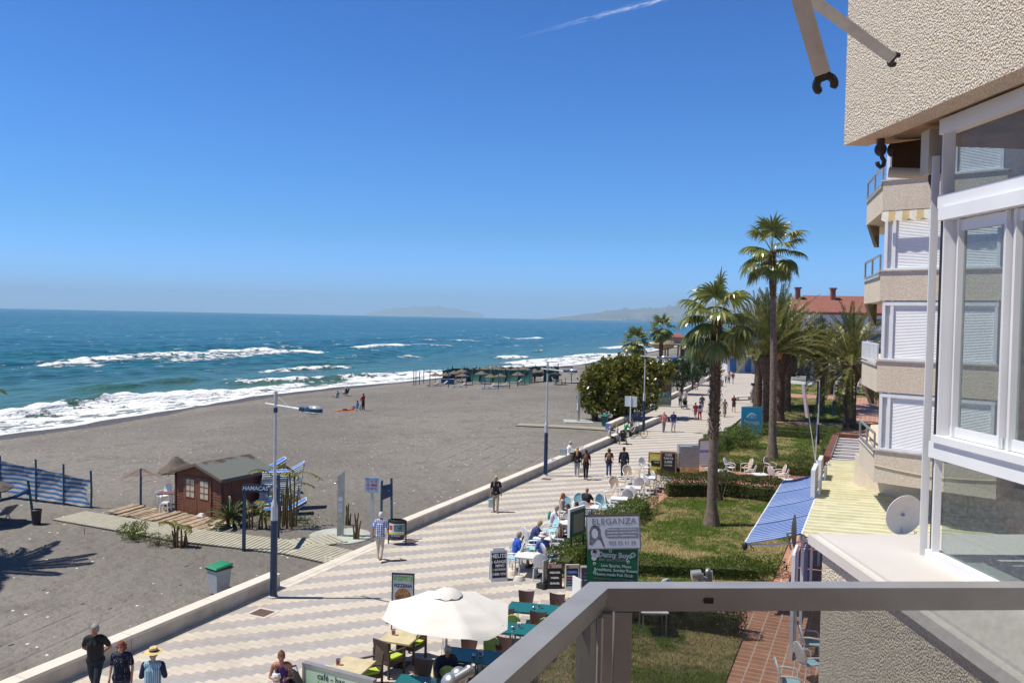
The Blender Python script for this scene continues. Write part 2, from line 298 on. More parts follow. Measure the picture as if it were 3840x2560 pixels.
for x0, y0, x1, y1, w_, f_, h_ in ST:
 dx, dy = x1-x0, y1-y0; L2 = dx*dx+dy*dy; tt = ((X-x0)*dx+(Y-y0)*dy)/L2; tc = np.clip(tt, 0, 1); L = math.sqrt(L2)
 px, py = X-(x0+tc*dx), Y-(y0+tc*dy); nx, ny = (dy/L, -dx/L) if dy > 0 else (-dy/L, dx/L); dist = np.sqrt(px*px+py*py); sg = px*nx+py*ny   # sg > 0 : towards the shore
 jit = 1+.35*np.sin(Y*.8+x0)+.25*np.sin(Y*2.1+X*.6); prof = np.exp(-(dist/(w_*.9*jit))**2); foam = np.maximum(foam, f_*.97*prof)
 back = np.where(sg < 0, np.exp(-(sg/(2.6+h_))**2), np.exp(-(sg/(.75+.35*h_))**2))*np.exp(-((tt-tc)*L/2.5)**2)*np.sin(np.pi*np.clip(tc*.9+.05, 0, 1))**.4
 Z += h_*.8*back*(1+.15*np.sin(Y*1.7+x0)); shal = np.maximum(shal, back*.6*(h_ > .2)*(w_ < 9))
Z = SEA+Z*np.clip((Q+1)/5, 0, 1)+.03; Z = np.where(Q < .2, SEA-.15*(0.2-Q)+.03, Z)
Xw = X+np.where(Q < 9, wob*np.clip(1-Q/9, 0, 1), 0)
V = np.stack([Xw, Y, Z], -1).reshape(-1, 3); a_, b_ = X.shape; idx = np.arange(a_*b_).reshape(a_, b_)
Fq = np.stack([idx[:-1, :-1], idx[:-1, 1:], idx[1:, 1:], idx[1:, :-1]], -1).reshape(-1, 4)[:, ::-1]
me = npmesh('sea', V, Fq, MATS['sea_water'], True)
for nm, ar in (('foam', foam), ('shallow', shal)):
 a = me.attributes.new(nm, 'FLOAT', 'POINT'); a.data.foreach_set('value', ar.astype(np.float32).ravel())
struct('sea', me, None)
# ---- promenade paving : two-tone zigzag bands
m, n = newmat('zigzag_paving', .75, .35); P = n.obj(); xyz = n.sep(P)
row = n.m('DIVIDE', n.m('SUBTRACT', xyz[1], .146), .2); rf = n.m('FRACT', row); rid = n.m('FLOOR', row)
v_ = n.m('SUBTRACT', n.m('ADD', xyz[0], 16.148+80+.8), n.m('MULTIPLY', n.m('SUBTRACT', rid, 90.0), .2)); band = n.m('FRACT', n.m('DIVIDE', v_, 1.6))
bp_ = n.m('DIVIDE', v_, .4); bf = n.m('FRACT', bp_); bid = n.m('FLOOR', bp_)
joint = n.m('MAXIMUM', n.m('LESS_THAN', rf, .045), n.m('LESS_THAN', bf, .022))
wn = node(m.node_tree, 'ShaderNodeTexWhiteNoise', noise_dimensions='2D'); cv = node(m.node_tree, 'ShaderNodeCombineXYZ'); m.node_tree.links.new(rid, cv.inputs[0]); m.node_tree.links.new(bid, cv.inputs[1]); m.node_tree.links.new(cv.outputs[0], wn.inputs['Vector'])
beige = n.mix(wn.outputs[0], (.535, .475, .395), (.59, .53, .45)); g1 = n.mix(wn.outputs[0], (.365, .33, .315), (.405, .37, .35)); g2 = n.mix(wn.outputs[0], (.335, .325, .325), (.375, .365, .365))
gr_ = n.mix(n.m('GREATER_THAN', band, .75), g1, g2); c = n.mix(n.m('GREATER_THAN', band, .5), beige, gr_)
c = n.mix(n.m('MULTIPLY', joint, .6), c, (.2, .17, .14)); dirt = n.noise(P, .35, 5, .65); c = n.mix(n.m('MULTIPLY', n.ss(dirt, .48, .72), .34), c, (.25, .22, .19)); c = n.mix(n.m('MULTIPLY', n.ss(n.noise(P, 9, 3), .72, .78), .35), c, (.2, .18, .16))
n.link(c, 'Base Color'); n.link(n.bump(n.m('SUBTRACT', n.noise(P, 30, 3), joint), .3, .01), 'Normal')
PROM_R = [(-40, -8.6), (26.6, -8.6), (26.8, -10.8), (68, -10.5), (69, -11.5), (100, -12.4), (160, -15.5), (330, -22)]
ysr = sorted(set([-40, 26.6, 26.8, 66, 66.3, 68, 69, 85, 94, 100, 110, 124, 130, 152, 160, 186, 200, 260, 330]))
mb = MB()
for a, b in zip(ysr, ysr[1:]):
 if b <= a: continue
 mb.add([(ip(EDGE, a), a, 0), (ip(PROM_R, a), a, 0), (ip(PROM_R, b), b, 0), (ip(EDGE, b), b, 0)], [(0, 1, 2, 3)])
struct('promenade', mb, MATS['zigzag_paving'])
kerbm = M('pale_limestone', (.60, .545, .46), .7, var=.12, scale=1.4, bump=.25, bscale=35, col2=(.7, .645, .56))
mb = MB(); mb.box((-18.13, 10, -.13), (.36, 100, .29)); mb.box((-17.83, 10, .004), (.24, 100, .008))
struct('kerb', mb, kerbm)
# ---- clay tile path and terraces
m, n = newmat('clay_tiles', .6, .4); P = n.obj()
br = node(m.node_tree, 'ShaderNodeTexBrick'); br.offset = 0.0; br.inputs['Scale'].default_value = 1; br.inputs['Brick Width'].default_value = .42; br.inputs['Row Height'].default_value = .28; br.inputs['Mortar Size'].default_value = .02
br.inputs['Color1'].default_value = (.37, .16, .10, 1); br.inputs['Color2'].default_value = (.46, .22, .145, 1); br.inputs['Mortar'].default_value = (.54, .43, .34, 1); m.node_tree.links.new(P, br.inputs['Vector'])
c = n.mix(n.ss(n.noise(P, 1.2, 5, .6), .4, .7), br.outputs['Color'], (.33, .15, .1)); n.link(n.mix(.3, br.outputs['Color'], c), 'Base Color'); n.link(n.bump(br.outputs['Fac'], -.4, .01), 'Normal')
mb = MB(); mb.add([(-10.72, -30, -.02), (60, -30, -.02), (60, 200, -.02), (-10.72, 200, -.02)], [(0, 1, 2, 3)]); struct('paved_terrace', mb, MATS['clay_tiles'])
# ---- lawns (grass sheets + blades)
m, n = newmat('lawn_soil', .95, .1); P = n.obj(); dry = n.ss(n.m('ADD', n.noise(P, .35, 5, .65), n.m('MULTIPLY', n.noise(P, 3, 3), .25)), .56, .72)
gr1 = n.mix(n.noise(P, 6, 4), (.048, .085, .012), (.10, .135, .025)); st = n.mix(n.noise(P, 9, 4), (.30, .24, .11), (.40, .32, .165)); c = n.mix(dry, gr1, st); n.link(c, 'Base Color'); n.link(n.bump(n.noise(P, 22, 5, .8), 1, .05), 'Normal')
m, n = newmat('grass_blades', .8, .2); P = n.obj(); gi = node(m.node_tree, 'ShaderNodeNewGeometry'); dry = n.ss(n.m('ADD', n.m('ADD', n.noise(P, .35, 5, .65), n.m('MULTIPLY', n.noise(P, 3, 3), .25)), n.m('MULTIPLY', n.m('SUBTRACT', gi.outputs['Random Per Island'], .5), .2)), .585, .74)
gr1 = n.mix(gi.outputs['Random Per Island'], (.07, .125, .014), (.15, .215, .04)); st = n.mix(gi.outputs['Random Per Island'], (.30, .24, .10), (.50, .41, .22)); n.link(n.mix(dry, gr1, st), 'Base Color')
def inpoly(x, y, poly):
 c = np.zeros(len(x), bool); j = len(poly)-1
 for i in range(len(poly)):
  xi, yi = poly[i]; xj, yj = poly[j]; c ^= ((yi > y) != (yj > y)) & (x < (xj-xi)*(y-yi)/(yj-yi+1e-9)+xi); j = i
 return c
def lawn(poly, dens, size=.05):
 mb = MB(); mb.prism(poly, -.1, .03); o = struct('lawn', mb, MATS['lawn_soil'])
 xs = [p[0] for p in poly]; ys_ = [p[1] for p in poly]; A = (max(xs)-min(xs))*(max(ys_)-min(ys_)); N = int(A*dens)
 x = rng.uniform(min(xs), max(xs), N); y = rng.uniform(min(ys_), max(ys_), N); k = inpoly(x, y, poly); x, y = x[k], y[k]; N = len(x)
 a = rng.uniform(0, 2*np.pi, N); h = rng.uniform(.6, 1.5, N)*size; b = rng.uniform(0, 2*np.pi, N); wd = size*.16
 c0 = np.stack([x, y, np.full(N, .028)], 1); dx = np.stack([np.cos(a)*wd, np.sin(a)*wd, 0*a], 1); tip = np.stack([np.cos(b)*h*.7, np.sin(b)*h*.7, h], 1)
 V = np.concatenate([c0-dx, c0+dx, c0+tip], 1).reshape(-1, 3); struct('grass', npmesh('grass', V, np.arange(3*N).reshape(-1, 3), MATS['grass_blades']), None, 'stuff')
lawn([(-10.0, 27.2), (-3.2, 27.2), (-3.2, 43.4), (-7, 43.6), (-9.8, 41.8)], 700, .06)
lawn([(-7.7, 10), (-3.15, 10), (-3.35, 24.4), (-7.9, 24.4)], 700, .06)
lawn([(-10.1, 53), (-2.6, 53), (-2.6, 70.5), (-8.6, 70.5), (-10.1, 67)], 330, .07)
lawn([(-10.5, 70.9), (-2.6, 70.9), (-2.6, 74.2), (-10.5, 73.2)], 200, .08)
lawn([(-10.6, 81.0), (-2.4, 82.0), (-2.4, 107.5), (-11.2, 106.5)], 120, .1)
lawn([(-1.9, 78), (-.6, 78), (-.6, 82), (-1.9, 82)], 150, .1)
lawn([(-12.5, 113), (8, 113), (8, 139), (-14.5, 139)], 50, .12)
mb = MB(); mb.box((4, 180, -.006), (34, 78, .012)); struct('road', mb, M('asphalt', (.16, .17, .175), .9, var=.15, scale=.5, bump=.2))
# ---- distant coast
def ridge(name, prof, d0, depth, mat):
 V = []; us = np.linspace(prof[0][0], prof[-1][0], 140)
 tops = np.interp(us, [a for a, b in prof], [b for a, b in prof])
 nz = 9; X, Y, Z = None, None, None
 for i, u in enumerate(us):
  hv = 711+ .0199*u+ .0199*0; t = at(u, tops[i], d0+depth*.75); ztop = max(t.z-SEA, 2)+ (random.random()-.5)*ztop_j
  for k in range(nz):
   f = k/(nz-1); d = d0+depth*f; p = at(u, 735, d); prf = math.sin(min(1, f/.75)*math.pi/2)**1.3 if f < .75 else 1-(f-.75)*1.5
   zz = SEA-1+ztop*prf*(1+(.16*math.sin(u*.13+k*1.9)+.1*math.sin(u*.31+k*3.1))*(.2 if .7 < f < .8 else 1)*(1 if f > 0 else 0)); V.append((p.x, p.y, zz if k else SEA-1))
 Fq = [(i*nz+j, (i+1)*nz+j, (i+1)*nz+j+1, i*nz+j+1) for i in range(len(us)-1) for j in range(nz-1)]
 return struct(name, npmesh(name, V, Fq, mat, True), None)
ztop_j = 4
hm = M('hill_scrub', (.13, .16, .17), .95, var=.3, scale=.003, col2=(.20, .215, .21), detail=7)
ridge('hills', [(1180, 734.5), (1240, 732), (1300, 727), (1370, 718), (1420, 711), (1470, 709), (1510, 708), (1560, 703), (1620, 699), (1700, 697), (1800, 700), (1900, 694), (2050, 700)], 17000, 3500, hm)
ztop_j = 3
ridge('hills', [(840, 720), (870, 713), (905, 708), (935, 705), (970, 704.5), (1000, 704), (1035, 708), (1075, 715), (1110, 720)], 25200, 1300, M('hazy_mountain', (.20, .29, .38), .95, var=.1, scale=.002))  # mountain tinted towards the sky, haze put into its base colour
bw = M('far_render_white', (.75, .72, .68), .8, var=.05)
for i in range(70):
 u = random.uniform(1430, 1660); d = random.uniform(16600, 17400); p = at(u, 735, d); hh = random.uniform(18, 45); ww = random.uniform(25, 90)
 mb = MB(); mb.box((0, 0, hh/2), (ww, 20, hh)); mb.box((0, 0, hh+1), (ww*.7, 14, 2)); single('building', mb, bw, 'white building far away on the coast under the hills', 'building', (p.x, p.y, SEA+max(0, max(0, d-17000)*.02)), YAW, 'white buildings on the far coast')
# ---- the air: one closed box of even, thin haze round the camera and the whole scene
hz = bpy.data.materials.new('sea_haze'); hz.use_nodes = True; t = hz.node_tree; t.nodes.remove(t.nodes['Principled BSDF'])
pv = node(t, 'ShaderNodeVolumePrincipled'); pv.inputs['Density'].default_value = HAZE_D; pv.inputs['Color'].default_value = (.60, .84, 1, 1); pv.inputs['Anisotropy'].default_value = 0.0
t.links.new(pv.outputs[0], t.nodes['Material Output'].inputs['Volume'])
mb = MB(); mb.add([], []); cx, cy = o2w(0, 9000); mb.box((cx, cy, 340), (44000, 36000, 700), rz=YAW)
struct('haze', mb, hz, 'stuff')
# ================================================================ BUILDINGS
def W(x, y, z): p = o2w(x, y); return Vector((p[0], p[1], z))
def pebble(name, c1, c2, gap, sc, st=1.0):
 m, n = newmat(name, .85, .3); P = n.obj(); vo = node(m.node_tree, 'ShaderNodeTexVoronoi'); vo.inputs['Scale'].default_value = sc; m.node_tree.links.new(n.mapv(P, (1, 1, .62)), vo.inputs['Vector'])
 e = n.ss(vo.outputs['Distance'], .62, .35); rnd = n.sep(vo.outputs['Color'])[0]; c = n.mix(n.m('MULTIPLY', n.m('SUBTRACT', 1.0, e), .75), n.mix(rnd, c1, c2), gap); c = n.mix(n.m('MULTIPLY', n.ss(n.noise(P, .9, 5, .6), .5, .75), .22), c, gap)
 c = n.mix(n.m('MULTIPLY', n.ss(n.noise(n.mapv(P, (2.2, 2.2, .22)), 1.6, 5, .65), .5, .72), .3), c, gap); n.link(c, 'Base Color'); n.link(n.bump(n.m('SUBTRACT', n.noise(P, 9, 2), n.m('MULTIPLY', vo.outputs['Distance'], 1.6)), st, .008), 'Normal'); return m
pebble('pebble_dash', (.72, .635, .51), (.90, .83, .71), (.50, .42, .31), 150, .8)
pebble('pebble_dash_far', (.68, .585, .46), (.80, .70, .57), (.52, .43, .32), 50, .6)
white = M('white_aluminium', (.74, .75, .77), .35, var=.05, scale=3, spec=.5)
anod = M('anodised_aluminium', (.35, .34, .325), .3, metal=.3, var=.10, scale=9, bump=.04, bscale=140)
slabm = M('marble_sill', (.60, .565, .53), .45, var=.05, scale=1.2, col2=(.66, .62, .585), bump=.05, bscale=20)
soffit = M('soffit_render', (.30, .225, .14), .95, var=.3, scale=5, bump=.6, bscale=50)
dark = M('black_rubber', (.015, .013, .013), .6, var=.1); steel = M('galvanised_steel', (.42, .43, .44), .38, metal=.7, var=.2, scale=14)
shut = M('roller_shutter', (.78, .79, .80), .5, var=.03, scale=2)
def glassmat(name, tint, gl=.02, dirt=0.0):
 m = bpy.data.materials.new(name); m.use_nodes = True; t = m.node_tree; t.nodes.remove(t.nodes['Principled BSDF']); MATS[name] = m; o = t.nodes['Material Output']
 tr = node(t, 'ShaderNodeBsdfTransparent'); tr.inputs[0].default_value = (*tint, 1); gs_ = node(t, 'ShaderNodeBsdfGlossy'); gs_.inputs['Roughness'].default_value = gl
 nb_ = NB(m); lw = node(t, 'ShaderNodeLayerWeight'); fr_ = nb_.m('MULTIPLY_ADD', nb_.m('POWER', lw.outputs['Facing'], 5.0), .55, .03); mx = node(t, 'ShaderNodeMixShader'); t.links.new(fr_, mx.inputs[0]); t.links.new(tr.outputs[0], mx.inputs[1]); t.links.new(gs_.outputs[0], mx.inputs[2]); out = mx.outputs[0]
 if dirt:
  df = node(t, 'ShaderNodeBsdfDiffuse'); df.inputs[0].default_value = (.5, .48, .45, 1); m2 = node(t, 'ShaderNodeMixShader'); nz = node(t, 'ShaderNodeTexNoise'); nz.inputs['Scale'].default_value = 60; nz.inputs['Detail'].default_value = 6
  tc = node(t, 'ShaderNodeTexCoord'); t.links.new(tc.outputs['Object'], nz.inputs['Vector']); mp = node(t, 'ShaderNodeMapRange'); mp.inputs[1].default_value = .4; mp.inputs[2].default_value = .8; mp.inputs[3].default_value = dirt*.4; mp.inputs[4].default_value = dirt*1.8
  t.links.new(nz.outputs[0], mp.inputs[0]); t.links.new(mp.outputs[0], m2.inputs[0]); t.links.new(out, m2.inputs[1]); t.links.new(df.outputs[0], m2.inputs[2]); out = m2.outputs[0]
 t.links.new(out, o.inputs[0]); return m
glassmat('pane_glass', (.72, .78, .78), .01, .10); glassmat('tinted_glass', (.72, .74, .74), .02, .09); glassmat('clear_glass', (.93, .95, .95), .02)
AX = Vector((-.075, .997, 0)); BX = Vector((.997, .075, 0))
def K(k, off=0, z=0):   # point on the glazing line: k metres along it, off metres to its right
 return W(1.99+AX.x*k+BX.x*off, 3.86+AX.y*k+BX.y*off, H+z)
own = thing('apartment_building', 'cream pebble-dash apartment building at the right edge with a white glazed gallery', 'building', W(3, 2, 0))
def opart(name, mb, mat, lab=None, smooth=30):
 o = part(name, mb, mat, own, lab, smooth); o.matrix_parent_inverse = Matrix.Translation(-own.location); return o
def poly(*pts): return [W(x, y, 0)[:2] for x, y in pts]
mb = MB(); mb.prism(poly((1.595, 4.16), (1.70, -1.5), (7, -1.1), (6.6, 4.55)), 0, H-1.14); opart('wall', mb, MATS['pebble_dash'])
mb = MB(); mb.prism(poly((1.56, 4.27), (1.665, -1.5), (1.99, -1.4), (1.99, 4.3)), H-1.14, H-1.09); mb.prism(poly((1.99, 4.3), (1.99, -1.4), (6.6, -1.1), (6.6, 4.66)), H-1.138, H-1.092); opart('stone_sill', mb, slabm)
mb = MB(); mb.prism(poly((1.60, 4.24), (1.70, -1.5), (1.73, -1.5), (1.63, 4.245)), H-1.09, H-1.075); opart('drip_edge', mb, slabm)
mb = MB(); mb.prism(poly((1.742, 4.42), (2.19, -1.6), (2.32, -1.6), (1.872, 4.43)), H+.95, H+2.6); opart('upper_parapet', mb, MATS['pebble_dash'], smooth=0)
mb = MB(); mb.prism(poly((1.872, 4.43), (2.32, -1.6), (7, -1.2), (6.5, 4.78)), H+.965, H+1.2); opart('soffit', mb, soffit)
mb = MB()
pz = lambda k, off, z0, z1, w_=.05, dpt=.05: mb.bar(K(k, off, z0), K(k, off, z1), w_, dpt, up=AX)
pz(.06, -.004, -1.09, .80, .032, .03)
opart('cover_post', mb, white)
mb = MB(); mb.bar(K(.02, .02, -1.09), K(.02, .02, .95), .02, .05, up=AX); opart('dark_gap', mb, dark)  # black strip standing in for the shaded gap between post and frame
mb = MB()
def hbar(k0, k1, z0, z1, off=0, d=.06): mb.bar(K(k0, off, (z0+z1)/2), K(k1, off, (z0+z1)/2), d, z1-z0)
hbar(0, -4.5, .885, .955); hbar(0, -4.5, .545, .605, .003); hbar(-.04, -4.5, .485, .543, -.012, .07); hbar(0, -4.5, -.61, -.535, 0); hbar(-.04, -4.5, -.533, -.50, -.01, .07); hbar(0, -4.5, -1.09, -1.045, 0)
for k in (-.03, -1.2, -2.4, -3.6):
 mb.bar(K(k, .001, -1.045), K(k, .001, -.61), .03, .05, up=AX); mb.bar(K(k-.03, .001, -.5), K(k-.03, .001, .485), .05, .05, up=AX); mb.bar(K(k, .001, .605), K(k, .001, .885), .05, .05, up=AX)
opart('window_frame', mb, white)
for k in (-.11, -.49):
 mb = MB(); a, b = k, k-.36
 mb.bar(K(a-.02, .015, -.498), K(a-.02, .015, .483), .035, .042, up=AX); mb.bar(K(b+.02, .015, -.498), K(b+.02, .015, .483), .035, .042, up=AX); mb.bar(K(a, .016, .455), K(b, .016, .455), .03, .05); mb.bar(K(a, .016, -.475), K(b, .016, -.475), .03, .045)
 s_ = opart('sliding_sash', mb, white); mb = MB(); mb.bar(K(a-.04, .015, 0), K(b+.04, .015, 0), .006, .9)
 link('pane', mb.mesh('pane', MATS['pane_glass'], 0), s_)
 if k > -.2:
  mb = MB(); mb.bar(K(a-.05, -.012, -.52), K(a-.1, -.012, -.52), .012, .03); link('latch', mb.mesh('latch', dark, 0), s_)
mb = MB()
for k in (0, -1.2, -2.4): mb.bar(K(k-.06, .015, -.83), K(k-1.17, .015, -.83), .006, .43); mb.bar(K(k-.05, .015, .745), K(k-1.17, .015, .745), .006, .27)
mb.bar(K(-.9, .015, 0), K(-3.5, .015, 0), .006, .94); opart('pane', mb, MATS['pane_glass'])
mb = MB(); mb.path([K(-.35, .3, -.6), K(-.36, .3, -.8), K(-.33, .3, -1.0), K(-.35, .3, -1.08)], .003, 5); opart('blind_cord', mb, white)
mb = MB(); mb.bar(K(-1.2, 1.9, -.05), K(-4.6, 1.6, -.05), .1, 2.0); opart('inner_wall', mb, M('inner_plaster', (.34, .35, .36), .9))
mb = MB()
mb.bar(K(.35, 1.3, -1.09), K(.35, 1.3, .95), .05, .05, up=AX)
mb.bar(K(.35, 1.32, .9), K(.35, 1.9, .9), .05, .05); opart('gallery_end_frame', mb, white)
mb = MB(); mb.prism(poly((.15, 1.66), (1.58, 1.76), (1.64, -.9), (-.9, -.9), (-.62, -.05)), H-1.72, H-1.55); opart('balcony_floor', mb, M('floor_tiles', (.30, .20, .15), .6, var=.2, scale=4))
mb = MB(); mb.prism(poly((-5, -.92), (1.6, -.92), (1.6, -9), (-5, -9)), 0, 16); mb.prism(poly((-5, -.4), (1.58, -.4), (1.6, -.918), (-5, -.918)), H+.9, H+1.3); opart('rear_wall', mb, MATS['pebble_dash'])
mb = MB(); p0 = at(2023, 330, 4.25); mb.tube(p0+Vector((0, 0, .05)), p0+Vector((0, 0, -.05)), .02, .02, 10); mb.ell(p0+Vector((0, 0, -.03)), (.03, .025, .035)); mb.ell(at(2047, 345, 4.25), (.02, .02, .035))
hk = [at(2024, 350, 4.2), at(2026, 362, 4.2), at(2031, 370, 4.2), at(2029, 380, 4.2), at(2022, 384, 4.2), at(2016, 379, 4.2), at(2015, 372, 4.2)]; mb.path(hk, .011, 8); single('awning_hook', mb, M('rusty_iron', (.05, .035, .028), .7, var=.4, scale=30), 'rusty iron pulley with an S-shaped hook under the parapet corner', 'hook')
aw = thing('rolled_awning', 'dark rolled-up fabric awning with a pale metal bar under the parapet', 'awning', at(2085, 370, 4.3))
def apart(name, mb, mat, par): o = part(name, mb, mat, par); o.matrix_parent_inverse = Matrix.Translation(-par.location); return o
mb = MB(); mb.slab([at(2050, 330, 4.3), at(2132, 318, 4.25), at(2132, 385, 4.2), at(2048, 394, 4.25)], [at(2050, 330, 4.34), at(2132, 318, 4.29), at(2132, 385, 4.24), at(2048, 394, 4.29)]); apart('cloth', mb, M('brown_canvas', (.10, .055, .025), .9, var=.3, scale=6), aw)
mb = MB(); mb.tube(at(2042, 396, 4.2), at(2136, 400, 4.1), .026, n=14); apart('front_bar', mb, M('cream_metal', (.48, .44, .36), .5), aw)
mb = MB(); mb.box(at(2146, 352, 3.98), (.09, .09, .21), rz=YAW-.07); apart('end_box', mb, M('cream_metal'), aw); mb = MB(); mb.ell(at(2142, 410, 3.98), (.02, .03, .04)); mb.ell(at(2144, 424, 3.98), (.015, .02, .035)); apart('bracket', mb, M('rusty_iron'), aw)
def arm(p, q, w_, d, lab, rot):
 t = thing('folded_strut', lab, 'awning strut', p, 0, 'loose awning arms at the top of the view'); L = (q-p).normalized()
 side = L.cross(Vector((p+q)/2-Vector((0, 0, H)))).normalized()
 def ap(name, mb, mat): o = part(name, mb, mat, t); o.matrix_parent_inverse = Matrix.Translation(-t.location); return o
 mb = MB(); mb.bar(p, q, w_, w_*.62, up=side.cross(L)); mb.bar(p+side*w_*.18, q+side*w_*.18, w_*.16, w_*.72, up=side.cross(L)); ap('tube', mb, M('strut_aluminium', (.62, .60, .58), .4, metal=.25, var=.1, scale=20))
 c = q+L*w_*.75; pts = [c+(L*math.cos(a)+side*math.sin(a))*w_*.52 for a in [R(x) for x in range(45+rot, 316+rot, 18)]]
 mb = MB(); mb.bar(q-L*w_*.15, q+L*w_*.45, w_*.95, w_*.55, up=side.cross(L)); mb.path(pts, [w_*.2]+[w_*.26]*(len(pts)-2)+[w_*.16], 8); ap('fork_end', mb, M('black_casting', (.02, .018, .018), .5, var=.3, scale=40))
arm(at(1822, -60, 1.66), at(1888, 168, 1.74), .034, 1.7, 'near thick aluminium awning arm ending in a black open fork against the sky', 0)
arm(at(1835, -22, 2.4), at(2046, 132, 2.75), .034, 2.6, 'thinner aluminium awning arm crossing in front of the pebble-dash parapet', 30)
# ---- balcony railing round the camera
rl = thing('balcony_railing', 'brushed aluminium balcony railing with glass infill across the bottom right corner', 'railing', W(.19, 1.7, H-.55))
def rp(name, mb, mat=anod, lab=None): o = part(name, mb, mat, rl, lab); o.matrix_parent_inverse = Matrix.Translation(-rl.location); return o
c0, c1 = W(.1725, 1.722, 0), W(.2064, 1.681, 0); dL = W(-.23, -.493, 0).normalized(); dR = W(.997, .066, 0).normalized()
def rail(z0, z1, ins, w_, far=2.6):
 up0, in0 = c0.copy(), c1.copy(); bis = (in0-up0)
 a0 = up0+bis*(ins/.053); b0 = up0+bis*((ins+w_)/.053)
 m1 = MB(); m1.slab([a0+Vector((0, 0, H+z0)), b0+Vector((0, 0, H+z0)), b0+dL*2.4+Vector((0, 0, H+z0)), a0+dL*2.4+Vector((0, 0, H+z0))], [v+Vector((0, 0, H+z1)) for v in (a0, b0, b0+dL*2.4, a0+dL*2.4)])
 m2 = MB(); m2.slab([v+Vector((0, 0, H+z0)) for v in (a0, a0+dR*far, b0+dR*far, b0)], [v+Vector((0, 0, H+z1)) for v in (a0, a0+dR*far, b0+dR*far, b0)]); return m1, m2
for z0, z1, ins, w_, nm in ((-.572, -.55, 0, .053, 'handrail'), (-.585, -.5725, .004, .0455, 'handrail_channel'), (-.601, -.5855, .012, .03, 'glazing_bead')):
 for m_ in rail(z0, z1, ins, w_): rp(nm, m_)
mid = (c0+c1)/2
mb = MB(); mb.box(mid+Vector((0, 0, H-1.092))+dR*.006, (.045, .05, .98), rz=YAW); mb.tube(mid+dR*.002-W(0, .036, 0)+Vector((0, 0, H-1.6)), mid+dR*.002-W(0, .036, 0)+Vector((0, 0, H-.603)), .007, n=10); mb.box(mid+dR*.052+Vector((0, 0, H-1.0925)), (.036, .03, .98), rz=YAW); mb.box(mid+dL*.07+Vector((0, 0, H-1.0925)), (.03, .034, .98), rz=YAW-.4); rp('corner_post', mb)
mb = MB(); mb.bar(mid+dR*.07+Vector((0, 0, H-1.08)), mid+dR*2.6+Vector((0, 0, H-1.08)), .006, .955); rp('glass_panel', mb, MATS['tinted_glass']); mb = MB(); mb.bar(mid+dL*.08+Vector((0, 0, H-1.08)), mid+dL*2.3+Vector((0, 0, H-1.08)), .006, .955); rp('glass_panel', mb, MATS['tinted_glass'])
mb = MB(); mb.bar(mid+dR*.05+Vector((0, 0, H-1.6)), mid+dR*2.6+Vector((0, 0, H-1.6)), .04, .05); mb.bar(mid+dL*.05+Vector((0, 0, H-1.6)), mid+dL*2.3+Vector((0, 0, H-1.6)), .04, .05); rp('bottom_rail', mb)
mb = MB(); q = at(1628, 1378, 1.695); mb.box(q, (.019, .004, .012), rz=YAW); rp('rust_spot', mb, M('rust', (.035, .02, .012), .9, var=.5, scale=200))
cl = thing('clamp_bracket', 'grey cast metal bracket standing on the far side of the handrail', 'bracket', at(1605, 1345, 1.82))
def cp(name, mb, mat, par): o = part(name, mb, mat, par); o.matrix_parent_inverse = Matrix.Translation(-par.location); return o
mb = MB(); a, b = at(1588, 1320, 1.84), at(1610, 1318, 1.84); mb.tube(a, b, .011, n=14); mb.tube(at(1607, 1316, 1.84), at(1607, 1345, 1.84), .009, n=10); mb.box(at(1615, 1327, 1.84), (.03, .014, .006), rz=YAW); cp('socket', mb, steel, cl)
mb = MB(); mb.bar(at(1629, 1310, 1.84), at(1629, 1345, 1.84), .014, .012, up=AX); mb.ell(at(1626, 1311, 1.84), (.006, .012, .008)); cp('lug', mb, steel, cl)
fi = thing('pipe_fitting', 'grey galvanised pipe fitting with a round cap at the bottom edge outside the railing', 'bracket', at(1050, 1560, 1.75))
mb = MB(); mb.tube(at(1050, 1556, 1.7), at(1082, 1537, 1.7), .0105, n=12); mb.ell(at(1078, 1540, 1.7), (.013, .008, .013)); cp('pipe', mb, steel, fi)
mb = MB(); mb.ell(at(1054, 1552, 1.72), .02, 16, 10); mb.ell(at(1036, 1568, 1.72), (.022, .022, .022), 16, 10); mb.tube(at(1036, 1568, 1.72), at(1020, 1600, 1.72), .02, n=12); cp('collar', mb, steel, fi)
